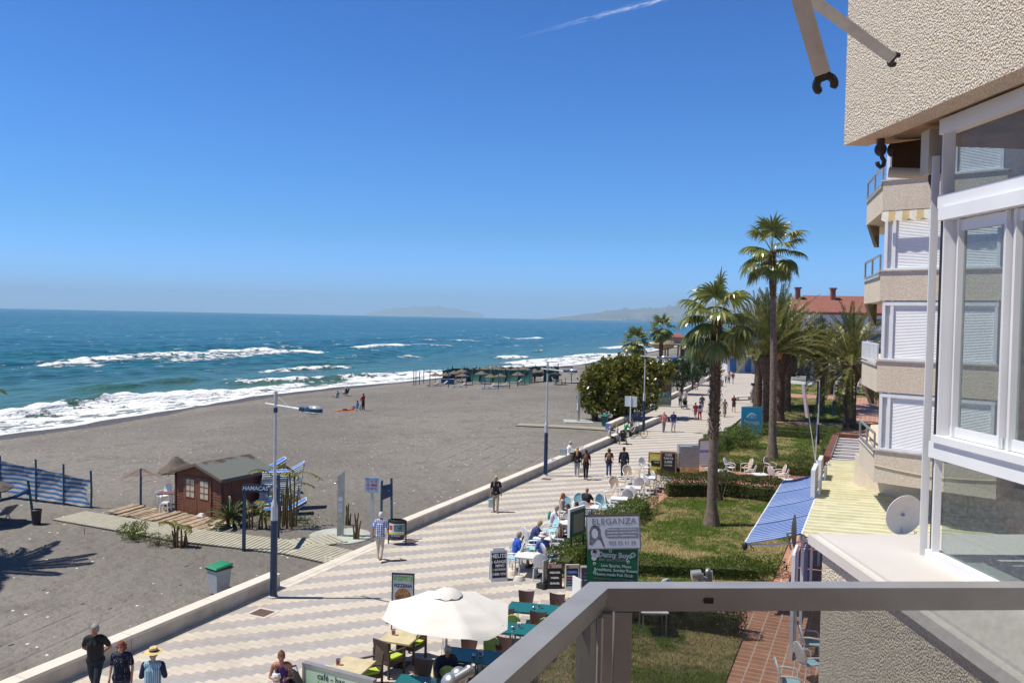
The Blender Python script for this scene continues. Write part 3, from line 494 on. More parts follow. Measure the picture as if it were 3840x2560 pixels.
# ---- neighbouring wing with bays
nb = thing('apartment_building', 'cream apartment wing with stacked bays and closed white shutters beyond the corrugated roof', 'building', W(13, 27, 0))
def npx(name, mb, mat, lab=None, smooth=30): o = part(name, mb, mat, nb, lab, smooth); o.matrix_parent_inverse = Matrix.Translation(-nb.location); return o
P1, P2, P3 = Vector((12.3, 29.0)), Vector((11.3, 25.5)), Vector((13.77, 23.26)); fd = (P3-P2).normalized(); nd = Vector((fd.y, -fd.x))*-1  # nd points back into the building
if nd.y < 0: nd = -nd
P4 = P3+nd*2.6; P5 = P4+fd*3.0
def pw(pts): return [W(p[0], p[1], 0)[:2] for p in pts]
BZ = [(12.6, 13.5), (9.86, 10.75), (7.05, 8.0), (4.25, 5.24)]
for i, (z0, z1) in enumerate(BZ):
 mb = MB(); mb.prism(pw([P2, P3, P4, P5, (22, 27), (20, 34), (14, 32), P1+nd*.9]), z0, z1); mb.prism(pw([P1, P2+(P1-P2).normalized()*.02, P2+nd*1.2, P1+nd*1.2]), z0-.02, z1-.16); npx('parapet', mb, MATS['pebble_dash_far'], smooth=0)
 mb = MB(); e = fd*.06; mb.prism(pw([P2-nd*.05-e, P3-nd*.05+e, P3+nd*.3+e, P2+nd*.3-e]), z1+.002, z1+.045); mb.prism(pw([P1-fd*.05+nd*0, P2-fd*.06, P2+nd*.18-fd*.06, P1+nd*.18]), z1-.158, z1-.12); npx('coping', mb, M('coping_stone', (.50, .46, .40), .7))
for i, (z0, z1) in enumerate([(13.5, 15.3), (10.75, 12.6), (8.0, 9.86), (5.24, 7.05)]):
 z0 += .045
 A = P2+nd*.12+fd*.12; B = P3+nd*.12-fd*.1; C_ = P4-fd*.1; D_ = P1+nd*1.1
 mb = MB(); mb.prism(pw([A, B, C_, (20, 33), (14.5, 31.5), D_+fd*1.2, D_+fd*.6, A+nd*1.4]), z0, z1-.002); npx('bay_wall', mb, M('bay_panel', (.66, .655, .64), .6, var=.05))
 L = (B-A).length; segs = [(.28, L*.56), (L*.62, L-.08)]
 for a_, b_ in segs:
  pa, pb = A+fd*a_-nd*.03, A+fd*b_-nd*.03; n_ = 36; rows = []
  for k in range(n_*2+1):
   z = z0+.06+(z1-z0-.2)*k/(n_*2); o_ = -.012 if k % 2 else .006; rows.append([W(pa.x+nd.x*o_, pa.y+nd.y*o_, z), W(pb.x+nd.x*o_, pb.y+nd.y*o_, z)])
  mb = MB(); mb.grid(rows); npx('roller_shutter', mb, shut, smooth=0)
 mb = MB()
 for a_ in (.0, .24, L*.56+.03, L*.62-.06, L-.06):
  p = A+fd*a_-nd*.05; mb.box((*W(p.x, p.y, 0)[:2], (z0+z1)/2), (.09, .09, z1-z0-.01), rz=YAW+math.atan2(fd.y, fd.x))
 p = A+fd*L/2-nd*.04; mb.box((*W(p.x, p.y, 0)[:2], z1-.09), (L, .12, .12), rz=YAW+math.atan2(fd.y, fd.x)); mb.box((*W(p.x, p.y, 0)[:2], z0+.03), (L, .12, .05), rz=YAW+math.atan2(fd.y, fd.x)); npx('shutter_frame', mb, white)
 q0, q1 = D_+fd*.35, A+nd*1.1-fd*.05; mb = MB(); w0, w1 = W(q0.x, q0.y, 0), W(q1.x, q1.y, 0)
 for a_, b_ in ((.04, .42), (.5, .97)): mb.bar(w0.lerp(w1, a_)+Vector((0, 0, (z0+z1)/2)), w0.lerp(w1, b_)+Vector((0, 0, (z0+z1)/2)), .03, z1-z0-.2)
 npx('window', mb, M('dark_pane', (.10, .13, .14), .1, var=.2, scale=.5))
 mb = MB()
 for a_ in (0, .45, 1): mb.box((*w0.lerp(w1, a_)[:2], (z0+z1)/2), (.09, .12, z1-z0), rz=YAW)
 for zz in (z0+.9, z0+.05, z1-.08): mb.bar(w0+Vector((0, 0, zz)), w1+Vector((0, 0, zz)), .07, .05)
 npx('window_frame', mb, white)
 r0, r1 = P1.lerp(P2, .03), P1.lerp(P2, .97); w0, w1 = W(r0.x, r0.y, z0-.16), W(r1.x, r1.y, z0-.16); mb = MB()
 for zz in (.08, .62): mb.bar(w0+Vector((0, 0, zz)), w1+Vector((0, 0, zz)), .06, .06)
 for k in range(0, 13 if i == 2 else 3): mb.box(w0.lerp(w1, k/(12 if i == 2 else 2))+Vector((0, 0, .35)), (.05, .05, .54), rz=YAW)
 npx('balcony_rail', mb, white if i == 2 else anod)
for z0, z1 in BZ[:3]:
 mb = MB(); a = W(P1.x, P1.y, z0); mb.slab([a, W(P1.x+.45, P1.y+.35, z0), W(P1.x+.55, P1.y+.45, z0-.75), W(P1.x+.42, P1.y+.3, z0-.75)], [a+W(.05, -.12, 0), W(P1.x+.55, P1.y+.2, z0), W(P1.x+.62, P1.y+.35, z0-.75), W(P1.x+.5, P1.y+.2, z0-.75)]); npx('bracket', mb, soffit)
mb = MB(); pa = P2-nd*.2+fd*.05; Ls = 3.2; n_ = 48; top, bot = [], []
for k in range(n_+1):
 p = pa+fd*Ls*k/n_; sc = .07*abs(math.sin(k*math.pi/6)); top.append(W(p.x, p.y, 12.55)); bot.append(W(p.x-nd.x*.05, p.y-nd.y*.05, 12.30-sc))
for k in range(n_): mb.k = (k//3) % 2; mb.add([top[k], top[k+1], bot[k+1], bot[k]], [(0, 1, 2, 3)])
npx('striped_valance', mb, [M('cream_cloth', (.68, .65, .55), .9), M('mustard_cloth', (.55, .42, .20), .9)], smooth=0)
mb = MB(); mb.prism(pw([P2+nd*2.4+fd*1.3, P3+nd*2.3, P4+fd*3, (22, 27), (20, 34), (13, 31)]), 0, 4.24); mb.prism(pw([P5, P5+nd*9, P5+nd*9+fd*6, P5+fd*6]), 0, 16); mb.prism(pw([P5+nd*.4, P4+nd*.2, P1+nd*3+fd*1, P1+nd*9, P5+nd*9]), 5, 16); npx('wall', mb, MATS['pebble_dash_far'], smooth=0)
mb = MB(); mb.tube(W(13.2, 25.9, 3.1), W(13.2, 25.9, 4.3), .05, n=8); mb.path([W(13.2, 25.9, 3.15), W(13.7, 25.3, 3.05), W(15.5, 24.4, 3.05)], .04, 6); npx('drain_pipe', mb, M('pvc', (.55, .54, .52), .5))
mb = MB(); c = [P2.lerp(P3, k/10) for k in range(11)]; mb.path([W(p.x-nd.x*.02, p.y-nd.y*.02, 4.78-.12*math.sin(math.pi*k/10)) for k, p in enumerate(c)], .02, 5); npx('cable', mb, M('pale_cable', (.5, .42, .3), .7))
# ---- corrugated terrace roof
cr = thing('terrace_roof', 'long yellowish corrugated terrace roof beside the blue awnings', 'roof', (-1.8, 25, 0))
def rpp(name, mb, mat, par=cr, smooth=30): o = part(name, mb, mat, par, None, smooth); o.matrix_parent_inverse = Matrix.Translation(-par.location); return o
m, n = newmat('yellow_sheet', .45, .4); P = n.obj(); c = n.mix(n.ss(n.noise(n.mapv(P, (.6, 2, 1)), 1.6, 5, .6), .35, .7), (.56, .53, .34), (.70, .67, .48)); c = n.mix(n.m('MULTIPLY', n.ss(n.noise(n.mapv(P, (3, .4, 1)), 1.5, 3), .58, .7), .4), c, (.68, .66, .47)); n.link(c, 'Base Color')
rows = []; y = 25.05
while y < 39.4:
 for dy, dz in ((0, 0), (.32, 0), (.34, .06), (.41, .06), (.43, 0)): rows.append([(-1.87, y+dy, 3.0+dz), (.7, y+dy, 3.08+dz), (3.6 if y > 27 else 4.5, y+dy, 3.16+dz)])
 y += .45
mb = MB(); mb.grid(rows, .02); rpp('sheeting', mb, MATS['yellow_sheet'], smooth=0)
mb = MB(); mb.box((-1.9, 32.2, 2.93), (.05, 14.4, .12)); mb.box((1.2, 25.02, 2.9), (6.1, .06, .12)); [mb.box((-1.85, y_, 1.45), (.08, .08, 2.9)) for y_ in (25.1, 29, 33, 37, 39.3)]; rpp('frame', mb, white)
mb = MB(); mb.box((-1.86, 26.3, 1.3), (.03, 2.2, 2.2)); rpp('side_curtain', mb, None);
m, n = newmat('blue_white_stripe', .85, .2); P = n.obj(); sp_ = n.sep(P); f = n.m('FRACT', n.m('MULTIPLY', sp_[1], 3.3)); c = n.mix(n.m('GREATER_THAN', f, .5), (.045, .14, .50), (.50, .56, .68)); c = n.mix(n.m('MULTIPLY', n.m('GREATER_THAN', f, .88), 1.0), c, (.30, .42, .62)); n.link(c, 'Base Color')
cr.children[-1].data.materials.clear(); cr.children[-1].data.materials.append(m)
sc = thing('terrace_screen', 'blue and white striped screen in a white frame under the terrace roof', 'screen', (-2.0, 24.6, 0))
mb = MB(); mb.grid([[(-1.95, 23.5+.05*k, 2.8), (-1.95, 23.5+.05*k, 1.35)] for k in range(21)], .01); rpp('curtain', mb, m, sc)
mb = MB(); [mb.box((-1.95, y_, 1.4), (.09, .07, 2.9)) for y_ in (23.45, 24.5)]; [mb.box((-1.95, 23.98, z_), (.07, 1.0, .06)) for z_ in (.05, 1.3, 1.34, 2.85)]; rpp('frame', mb, white, sc)
mb = MB(); mb.box((-1.96, 23.98, .68), (.012, 1.0, 1.18)); rpp('pane', mb, MATS['tinted_glass'], sc)
# ---- blue awnings : four panels sloping down to the lawn
m, n = newmat('blue_awning_cloth', .85, .2); P = n.obj(); sp_ = n.sep(P); f = n.m('FRACT', n.m('MULTIPLY', sp_[1], 4.0)); c = n.mix(n.ss(f, .48, .56), (.02, .075, .30), (.30, .38, .56)); c = n.mix(n.m('GREATER_THAN', f, .9), c, (.03, .06, .16)); c = n.mix(n.m('MULTIPLY', n.ss(n.noise(P, .8, 4), .4, .7), .25), c, (.3, .36, .46)); n.link(c, 'Base Color')
yb = [26.45, 29.15, 32.0, 34.9, 37.9]
labs = ['nearest panel of the blue striped awning, its corner over the lawn', 'second nearest panel of the blue striped awning', 'third panel of the blue striped awning beside the white sign panels', 'farthest panel of the blue striped awning near the outdoor tables']
for k in range(4):
 t = thing('sun_awning', labs[k], 'awning', (-1.95, yb[k], 2.75), 0, 'blue and white striped awnings along the terrace')
 y0, y1 = .04, yb[k+1]-yb[k]-.05; sag = lambda f: -.03*math.sin(f*math.pi)
 mb = MB(); mb.grid([[(-1.7*f, y0+(y1-y0)*g_, -.55*f+.03*math.sin(g_*math.pi)+sag(f)) for f in [j/8 for j in range(9)]] for g_ in [j/6 for j in range(7)]][::-1], .012); part('cloth', mb, m, t)
 mb = MB(); mb.tube((-1.72, y0-.02, -.56), (-1.72, y1+.02, -.56), .035, n=8); part('front_bar', mb, white, t)
 mb = MB(); mb.bar((-1.68, y0+.08, -.6), (-.85, y0+.12, -.52), .045, .045); mb.bar((-.85, y0+.12, -.52), (0, y0+.1, -.3), .045, .045); part('folding_arm', mb, white, t)
 if k == 0:
  mb = MB(); mb.ell((-1.7, -.02, -.62), (.09, .09, .14), 10, 6); mb.path([(-1.55, 0, -.58), (-1.45, 0, -.66), (-1.42, 0, -.74)], .015, 6); part('end_cap', mb, M('black_casting'), t)
for k, (u, v, w_, h_, lb) in enumerate([(1842, 1150, 1.6, .95, 'larger white framed sign panel seen edge-on above the blue awning'), (1862, 1115, 1.3, .8, 'smaller white framed sign panel behind the larger one above the awning')]):
 p = Vector((-1.98, [31.4, 34.6][k], 3.0)); t = thing('sign_panel', lb, 'sign', p, 0)
 mb = MB(); mb.box((0, 0, h_/2+.05), (.14, w_, h_)); part('cabinet', mb, white, t); mb = MB(); mb.box((.075, 0, h_/2+.05), (.012, w_-.12, h_-.12)); part('face', mb, M('beige_board', (.42, .38, .3), .8), t)
 [part('stand', MB().box((.2, y_, .3), (.06, .06, .62)), white, t) for y_ in (-.45, .4)]
def dish(name, lab, loc, rz, r, col, tilt=.35):
 t = thing('satellite_dish', lab, 'satellite dish', loc, rz, None); M3 = Matrix.Rotation(tilt, 3, 'X')
 prof = [(r*k/10, -.16*r*(1-(k/10)**2)) for k in range(11)]
 mb = MB(); n = 32; vs = [M3 @ Vector((a*math.cos(2*math.pi*j/n)*.93, -z_, a*math.sin(2*math.pi*j/n))) for a, z_ in prof for j in range(n)]; fs = [(i*n+j, i*n+(j+1) % n, (i+1)*n+(j+1) % n, (i+1)*n+j) for i in range(10) for j in range(n)]
 vb = [v+M3 @ Vector((0, .02, 0)) for v in vs]; mb.add([(v.x, v.y, v.z+r*1.05) for v in vs], fs); mb.add([(v.x, v.y, v.z+r*1.05) for v in vb], [q[::-1] for q in fs]); mb.add([(v.x, v.y, v.z+r*1.05) for v in vs[-n:]+vb[-n:]], [(j, (j+1) % n, n+(j+1) % n, n+j) for j in range(n)]); part('reflector', mb, M(col[0], col[1], .45, var=.06), t)
 mb = MB(); mb.tube((0, .1, 0), (0, .22, r*.95), .03, n=8); mb.tube((0, .22, r*.95), (0, .02, r*1.05), .04, n=8); part('mast', mb, steel, t)
 mb = MB(); mb.path([(0, -.05, .12), (0, -r*.5, .1), (0, -r*.9, r*.45)], .012, 6); mb.ell((0, -r*.9, r*.48), (.03, .06, .04)); part('feed_arm', mb, steel, t); return t
dish('d', 'round white satellite dish facing the camera on the near edge of the yellow roof', (.8, 25.9, 3.1), YAW+.12, .6, ('dish_white', (.66, .67, .70)), .2)
dish('d', 'dark satellite dish seen edge-on at the near left corner of the yellow roof', (-2.05, 24.9, 2.6), R(100), .5, ('dish_dark', (.05, .04, .04)), 0)
pg = thing('pergola', 'white slatted pergola with a brown side beam beyond the yellow roof', 'pergola', (-1.6, 40, 0))
mb = MB(); [mb.bar((-1.9, 39.7+k*1.05, 3.05), (.9, 39.7+k*1.05, 3.1), .16, .08) for k in range(8)]; [mb.bar((-1.9+k*1.3, 39.6, 3.15), (-1.9+k*1.3, 47.4, 3.15), .12, .08) for k in range(3)]; rpp('slats', mb, white, pg)
mb = MB(); mb.bar((-2.0, 39.5, 2.95), (-2.0, 47.6, 2.95), .3, .5); mb.bar((-2, 47.7, 2.95), (1, 47.7, 2.95), .3, .6); [mb.box((-1.95, y_, 1.4), (.14, .14, 2.8)) for y_ in (39.7, 43.6, 47.5)]; rpp('beam', mb, M('brown_timber', (.16, .06, .035), .7, var=.25, scale=4), pg)
mb = MB(); [mb.box((-.5, 39.8+k*.42, 2.7), (2.6, .14, .03)) for k in range(18)]; rpp('roof_lath', mb, M('shade_grey', (.35, .31, .28), .9), pg)
# ---- far buildings
def block(lab, c, sz, rz, wallc, roofc, floors, bays, roof='hip', group=None):
 t = thing('apartment_building', lab, 'building', (c[0], c[1], 0), rz, group); w_, d_, h_ = sz
 mb = MB(); mb.box((0, 0, h_/2), (w_, d_, h_)); part('wall', mb, wallc, t, smooth=0)
 if roof == 'hip':
  e = .9; mb = MB(); mb.add([(-w_/2-e, -d_/2-e, h_), (w_/2+e, -d_/2-e, h_), (w_/2+e, d_/2+e, h_), (-w_/2-e, d_/2+e, h_), (-w_/2+d_/2.4, 0, h_+d_*.26), (w_/2-d_/2.4, 0, h_+d_*.26)], [(0, 1, 5, 4), (1, 2, 5), (2, 3, 4, 5), (3, 0, 4), (3, 2, 1, 0)]); mb.box((0, -d_/2-.5, h_-.25), (w_+1.6, 1.0, .5)); rf = part('roof', mb, roofc, t, smooth=0)
  for k in range(5):
   mb = MB(); x_ = -w_/2+w_*(k+.7)/5.4; mb.box((x_, -d_*.12, h_+d_*.2+.8), (.9, .9, 2.6)); mb.box((x_, -d_*.12, h_+d_*.2+2.3), (1.3, 1.3, .35)); link('chimney', mb.mesh('chimney', roofc, 0), rf)
 else:
  mb = MB(); mb.box((0, 0, h_+.3), (w_+.5, d_+.5, .6)); part('roof', mb, roofc, t, smooth=0)
 for f in range(floors):
  z = h_-2.0-f*3.0
  if z < 1: break
  for b in range(bays):
   x_ = -w_/2+w_*(b+.5)/bays; ww = w_/bays*(.34 if b % 3 else .6); mb = MB(); mb.box((x_, -d_/2-.04, z), (ww, .1, 1.5)); part('window', mb, M('far_glass', (.09, .11, .13), .2), t, smooth=0)
   if b % 3 == 2: continue
   ww = w_/bays*.8; mb = MB(); mb.box((x_, -d_/2-.75, z-1.1), (ww, 1.5, .9)); part('balcony', mb, M('balcony_white', (.76, .76, .78), .6), t, smooth=0)
redroof = M('terracotta_roof', (.26, .10, .075), .8, var=.15, scale=1.5); wallw = M('far_wall_white', (.62, .63, .68), .8, var=.04, scale=.3)
bp = at(1985, 760, 178); block('white apartment block with a hipped red tile roof behind the date palms', (bp.x, bp.y), (40, 14, 11.6), YAW-.05, wallw, redroof, 5, 7)
bp = at(2075, 760, 215); block('pale apartment block partly hidden behind the rightmost date palm', (bp.x, bp.y), (30, 14, 12.5), YAW+.3, wallw, M('flat_roof_grey', (.4, .4, .4), .9), 4, 6, 'flat')
bp = at(1795, 775, 330); block('low white building far down the promenade right of the tall palm', (bp.x, bp.y), (36, 12, 7), YAW, wallw, redroof, 2, 8)
bp = at(1880, 800, 152); t = thing('bar_pavilion', 'low pavilion with blue and white doors behind the parked cars', 'pavilion', (bp.x, bp.y, 0), YAW-.05)
mb = MB(); mb.box((0, 0, 1.7), (34, 5, 3.4)); part('wall', mb, M('far_wall_white'), t, smooth=0); mb = MB(); mb.box((0, -1, 3.6), (36, 8, .35)); part('roof', mb, M('brown_fascia', (.25, .15, .11), .8), t, smooth=0)
for k in range(13): mb = MB(); mb.box((-16+k*2.7, -2.55, 1.4), (1.1, .08, 2.4)); part('door', mb, M('blue_doors', (.05, .17, .42), .5), t, smooth=0)
for k in range(4): mb = MB(); mb.box((-13+k*6.5, -5.5, 3.2), (3.5, 2.6, .12)); part('awning', mb, M('pale_canvas', (.62, .58, .55), .8), t, smooth=0)
bp = g(1822, 862); t = thing('timber_hut', 'dark brown timber hut with a pitched roof behind the date palm trunks', 'hut', (bp.x, bp.y, 0), YAW+.25)
hutw = M('hut_timber', (.12, .062, .045), .8, var=.25, scale=4, bump=.3, bscale=20)
mb = MB(); mb.box((0, 2, 1.5), (4.2, 4, 3.0)); mb.add([(-2.1, 0, 3), (2.1, 0, 3), (0, 0, 4), (-2.1, 4, 3), (2.1, 4, 3), (0, 4, 4)], [(0, 1, 2), (5, 4, 3), (0, 2, 5, 3), (1, 4, 5, 2)]); part('wall', mb, hutw, t, smooth=0)
mb = MB(); mb.slab([(-2.5, -.3, 2.95), (0, -.3, 4.1), (0, 4.3, 4.1), (-2.5, 4.3, 2.95)], [(-2.5, -.3, 3.03), (0, -.3, 4.2), (0, 4.3, 4.2), (-2.5, 4.3, 3.03)]); mb.slab([(0.003, -.3, 4.1), (2.5, -.3, 2.95), (2.5, 4.3, 2.95), (0.003, 4.3, 4.1)], [(0.003, -.3, 4.2), (2.5, -.3, 3.03), (2.5, 4.3, 3.03), (0.003, 4.3, 4.2)]); part('roof', mb, M('hut_roof_red', (.20, .075, .055), .8), t, smooth=0)
mb = MB(); mb.box((-.2, -.03, 1.25), (1.5, .08, 2.4)); part('door', mb, M('hut_door', (.09, .045, .035), .7), t, smooth=0)
def lowwall(a, b, h, th, lab, cat='wall', grp=None, mat=None):
 a, b = Vector((a[0], a[1], 0)), Vector((b[0], b[1], 0)); c = (a+b)/2; L = (b-a).length; rz = math.atan2(b.y-a.y, b.x-a.x); mb = MB(); mb.box((0, 0, h/2-.1), (L, th, h+.2)); return single('low_wall', mb, mat or kerbm, lab, cat, (c.x, c.y, 0), rz, grp, 0)
a, b = g(1808, 880), g(1868, 886); lowwall(a, b, .5, .4, 'long low white wall between the far lawn and the road', mat=M('white_painted', (.7, .7, .7), .6))
# ================================================================ SEA WALL, LAMPS
def seawall(pts, lab, h=.47, th=.42, step=2.9, face=None):
 t = thing('sea_wall', lab, 'wall', (pts[0][0], pts[0][1], 0), 0, 'pale stone walls between the promenade and the beach'); o = Vector((pts[0][0], pts[0][1], 0))
 body, cap = MB(), MB()
 for (x0, y0), (x1, y1) in zip(pts, pts[1:]):
  L = math.hypot(x1-x0, y1-y0); nx, ny = -(y1-y0)/L, (x1-x0)/L; k = max(1, round(L/step))
  for i in range(k):
   a, b = i/k, (i+1)/k; g0 = .004/L*1.5; a += g0; b -= g0
   P = [(x0+(x1-x0)*a-o.x, y0+(y1-y0)*a-o.y), (x0+(x1-x0)*b-o.x, y0+(y1-y0)*b-o.y)]
   q = lambda d0, d1: [(P[0][0]+nx*d0, P[0][1]+ny*d0), (P[1][0]+nx*d0, P[1][1]+ny*d0), (P[1][0]+nx*d1, P[1][1]+ny*d1), (P[0][0]+nx*d1, P[0][1]+ny*d1)]
   body.prism(q(.012, th-.012), -.6, h-.09); cap.prism(q(-.004, th+.004), h-.088, h)
 part('stone_facing', body, M('wall_stone', (.52, .46, .38), .8, var=.16, scale=1.6, bump=.3, bscale=30, col2=(.62, .56, .48)), t, smooth=0)
 part('coping', cap, M('coping_pale', (.68, .62, .54), .7, var=.07, scale=1.3, bump=.15, bscale=40), t, smooth=0); return t
seawall([(-17.95, -20), (-17.95, 21.83)], 'near pale stone bench wall that ends beside the first lamp post')
seawall([(-17.95, 28.42), (-17.9, 34), (-17.85, 62.6)], 'long pale stone bench wall running from the litter bin to the parked bicycles')
seawall([(-17.85, 63.4), (-17.8, 75.5)], 'short inner wall of the beach ramp behind the bicycles')
seawall([(-20.3, 66.3), (-21.1, 85)], 'outer wall of the beach ramp below the rubber tree')
seawall([(-21.15, 86.5), (-21.9, 94), (-22.8, 110), (-23.4, 119)], 'sea wall with a person seated on it beyond the poster stand')
seawall([(-23.9, 127), (-26.0, 152), (-27, 186), (-30, 215)], 'farthest stretch of sea wall beside the grey beach bins')
mb = MB(); mb.box((0, 0, .1), (.44, .03, .72)); single('painted_sign', mb, M('blue_paint', (.12, .2, .5), .6), 'small blue painted panel on the end of the outer ramp wall', 'sign', (-20.5, 66.24, 0), 0)
mb = MB(); mb.prism([(-20.2, 66.5), (-18, 63.5), (-17.95, 76), (-20.6, 76)], .002, .012); struct('ramp', mb, M('ramp_concrete', (.50, .47, .42), .8, var=.08))
bluep = M('navy_blue_paint', (.008, .032, .085), .35, var=.1, scale=2, spec=.5); greyp = M('light_grey_paint', (.46, .49, .52), .4, var=.08)
def lamp(lab, x, y):
 t = thing('street_lamp', lab, 'street lamp', (x, y, 0), R(-2), 'tall street lamps along the promenade')
 mb = MB(); mb.lathe([(.155, 0), (.155, .05), (.12, .07)], 16); part('base_plate', mb, greyp, t)
 mb = MB(); mb.tube((0, 0, .05), (0, 0, 2.6), .118, .104, 16); part('lower_pole', mb, bluep, t)
 mb = MB(); mb.tube((0, 0, 2.5), (0, 0, 2.95), .112, .108, 16); mb.tube((0, 0, 2.95), (0, 0, 3.15), .108, .06, 16); part('collar', mb, greyp, t)
 mb = MB(); mb.tube((0, 0, 2.6), (0, 0, 6.62), .052, .046, 12); mb.tube((0, 0, 6.3), (0, 0, 6.6), .058, .058, 12); part('upper_pole', mb, greyp, t)
 mb = MB(); mb.tube((0, 0, 5.95), (0, 0, 6.1), .066, n=12); part('band', mb, bluep, t)
 mb = MB(); mb.tube((-.42, 0, 6.2), (.9, 0, 6.12), .035, .035, 10); mb.tube((.75, 0, 6.125), (1.05, 0, 6.1), .048, .052, 10); mb.tube((-.05, 0, 6.55), (.55, 0, 6.16), .006, n=4); part('cross_arm', mb, M('arm_white', (.62, .64, .66), .4), t)
 mb = MB(); mb.bar((1.0, 0, 6.13), (1.32, 0, 6.09), .15, .11); mb.ell((1.52, 0, 6.12), (.34, .19, .13), 16, 8); hd = part('lamp_head', mb, M('lamp_blue', (.012, .04, .09), .3, var=.1), t)
 mb = MB(); mb.ell((1.56, 0, 6.155), (.28, .165, .12), 16, 8); mb.ell((1.53, 0, 6.06), (.345, .195, .045), 16, 6); link('reflector_cover', mb.mesh('cover', M('lamp_shell', (.55, .58, .6), .15, metal=.4), 35), hd)
 mb = MB(); mb.ell((1.53, 0, 6.04), (.29, .17, .15), 16, 8); link('globe', mb.mesh('globe', MATS['clear_glass'], 35), hd); return t
L0 = lamp('nearest street lamp with blue lower pole, at the end of the near bench wall', -17.5, 20.95)
for lb, x, y in [('second street lamp from the camera, beside the vendor wall and the drain cover', -17.5, 44.54), ('third street lamp, standing behind the parked bicycles', -17.55, 66.54), ('street lamp beyond the poster stand, where a person sits on the wall', -22.45, 109.7), ('fifth street lamp, behind the family walking away', -26.3, 163.8), ('sixth and farthest clear street lamp, beside the grey bins', -26.6, 182), ('street lamp hidden mostly behind the near fan palm trunk', -24.6, 136)]: dup(L0, (x, y, 0), R(-2), lb)
def parklamp(lab, u, v, hp):
 p = g(u, v); t = thing('park_lamp', lab, 'street lamp', (p.x, p.y, 0), YAW+R(180), 'low park lamps on the lawns')
 mb = MB(); mb.tube((0, 0, 0), (0, 0, 1.5), .13, .12, 12); part('lower_pole', mb, bluep, t); mb = MB(); mb.tube((0, 0, 1.45), (0, 0, hp), .05, .04, 10); mb.tube((0, 0, hp-.1), (.5, 0, hp-.05), .03, n=8); part('upper_pole', mb, greyp, t)
 mb = MB(); mb.ell((.62, 0, hp-.05), (.34, .2, .1), 14, 7); part('lamp_head', mb, M('lamp_blue'), t); mb = MB(); mb.ell((.64, 0, hp-.12), (.28, .17, .1), 14, 7); part('globe', mb, M('lamp_shell'), t); return t
P0 = parklamp('park lamp in front of the clay path with its head over the lawn', 1878, 1020, 4.9)
for lb, u, v in [('park lamp with blue base standing on the far lawn left of the big date palm', 1914, 955), ('park lamp at the far side of the second lawn near the walkers', 1933, 897)]:
 p = g(u, v); dup(P0, (p.x, p.y, 0), YAW+R(180), lb)
rustm, n = newmat('rusty_grate', .7, .3); P = n.obj(); ck = node(rustm.node_tree, 'ShaderNodeTexChecker'); ck.inputs['Scale'].default_value = 45; rustm.node_tree.links.new(P, ck.inputs[0]); ck.inputs[1].default_value = (.16, .10, .075, 1); ck.inputs[2].default_value = (.07, .05, .045, 1); n.link(ck.outputs[0], 'Base Color')
for lb, u, v in [('rusty square drain cover on the paving below the first lamp', 602, 1407), ('rusty drain cover beside the litter bin', 943, 1243), ('drain cover in front of the second street lamp', 1255, 1100)]:
 p = g(u, v); t = thing('drain_cover', lb, 'drain cover', (p.x, p.y, 0), 0, 'metal drain covers in the paving')
 mb = MB(); mb.box((0, 0, .004), (.78, .72, .012)); part('frame', mb, M('drain_concrete', (.55, .5, .46), .8), t, smooth=0); mb = MB(); mb.box((0, 0, .008), (.56, .5, .012)); part('grate', mb, rustm, t, smooth=0)
# ================================================================ TREES AND PLANTS
def leaves(name, centers, size, mat, parent, normals=None, aspect=2.2, jitter=.9, cup=0):
 """leaf-sized diamond faces at given centres"""
 N = len(centers); c = np.asarray(centers, float); d = rng.normal(size=(N, 3)) if normals is None else np.asarray(normals)+rng.normal(size=(N, 3))*jitter
 d /= np.linalg.norm(d, axis=1)[:, None]+1e-9; r = rng.normal(size=(N, 3)); w_ = np.cross(d, r); w_ /= np.linalg.norm(w_, axis=1)[:, None]+1e-9
 s_ = (size*rng.uniform(.6, 1.35, N))[:, None]; a = c-d*s_*.5; b = c+d*s_*.5; l = c+w_*s_*.5/aspect; q = c-w_*s_*.5/aspect
 V = np.stack([a, l, b, q], 1).reshape(-1, 3); return link(name, npmesh(name, V, np.arange(4*N).reshape(-1, 4), mat), parent)
hedgem = leafmat('hedge_leaf', (.05, .085, .012), (.13, .185, .03), (.21, .25, .07), .25, .55, .3)
hedgeo = leafmat('hedge_leaf_olive', (.045, .06, .014), (.105, .125, .03), (.17, .14, .06), .25, .6, .25)
ficusm = leafmat('ficus_leaf', (.08, .095, .014), (.215, .21, .03), (.36, .32, .09), .28, .3, .6)
pinem = leafmat('tamarisk_leaf', (.018, .045, .018), (.05, .09, .03), (.09, .12, .045), .2, .6, .3)
palmm = leafmat('fan_palm_leaf', (.09, .115, .022), (.21, .24, .055), (.42, .39, .16), .3, .3, .6)
datem = leafmat('date_palm_leaf', (.075, .10, .022), (.18, .195, .05), (.30, .27, .10), .32, .4, .5)
banm = leafmat('banana_leaf', (.12, .16, .025), (.25, .26, .06), (.38, .30, .12), .35, .5, .3)
barkm = M('palm_bark', (.075, .042, .026), .95, var=.55, scale=7, bump=1, bscale=30, col2=(.20, .13, .085))
smoothbark = M('palm_trunk_smooth', (.155, .115, .085), .9, var=.3, scale=5, bump=.8, bscale=14, col2=(.23, .18, .14))
twig = M('twig_brown', (.14, .09, .055), .9, var=.3, scale=8); shrubcore = M('hedge_core', (.07, .09, .025), 1, var=.5, scale=14)  # leaf-green tone for the hedge core and its stems
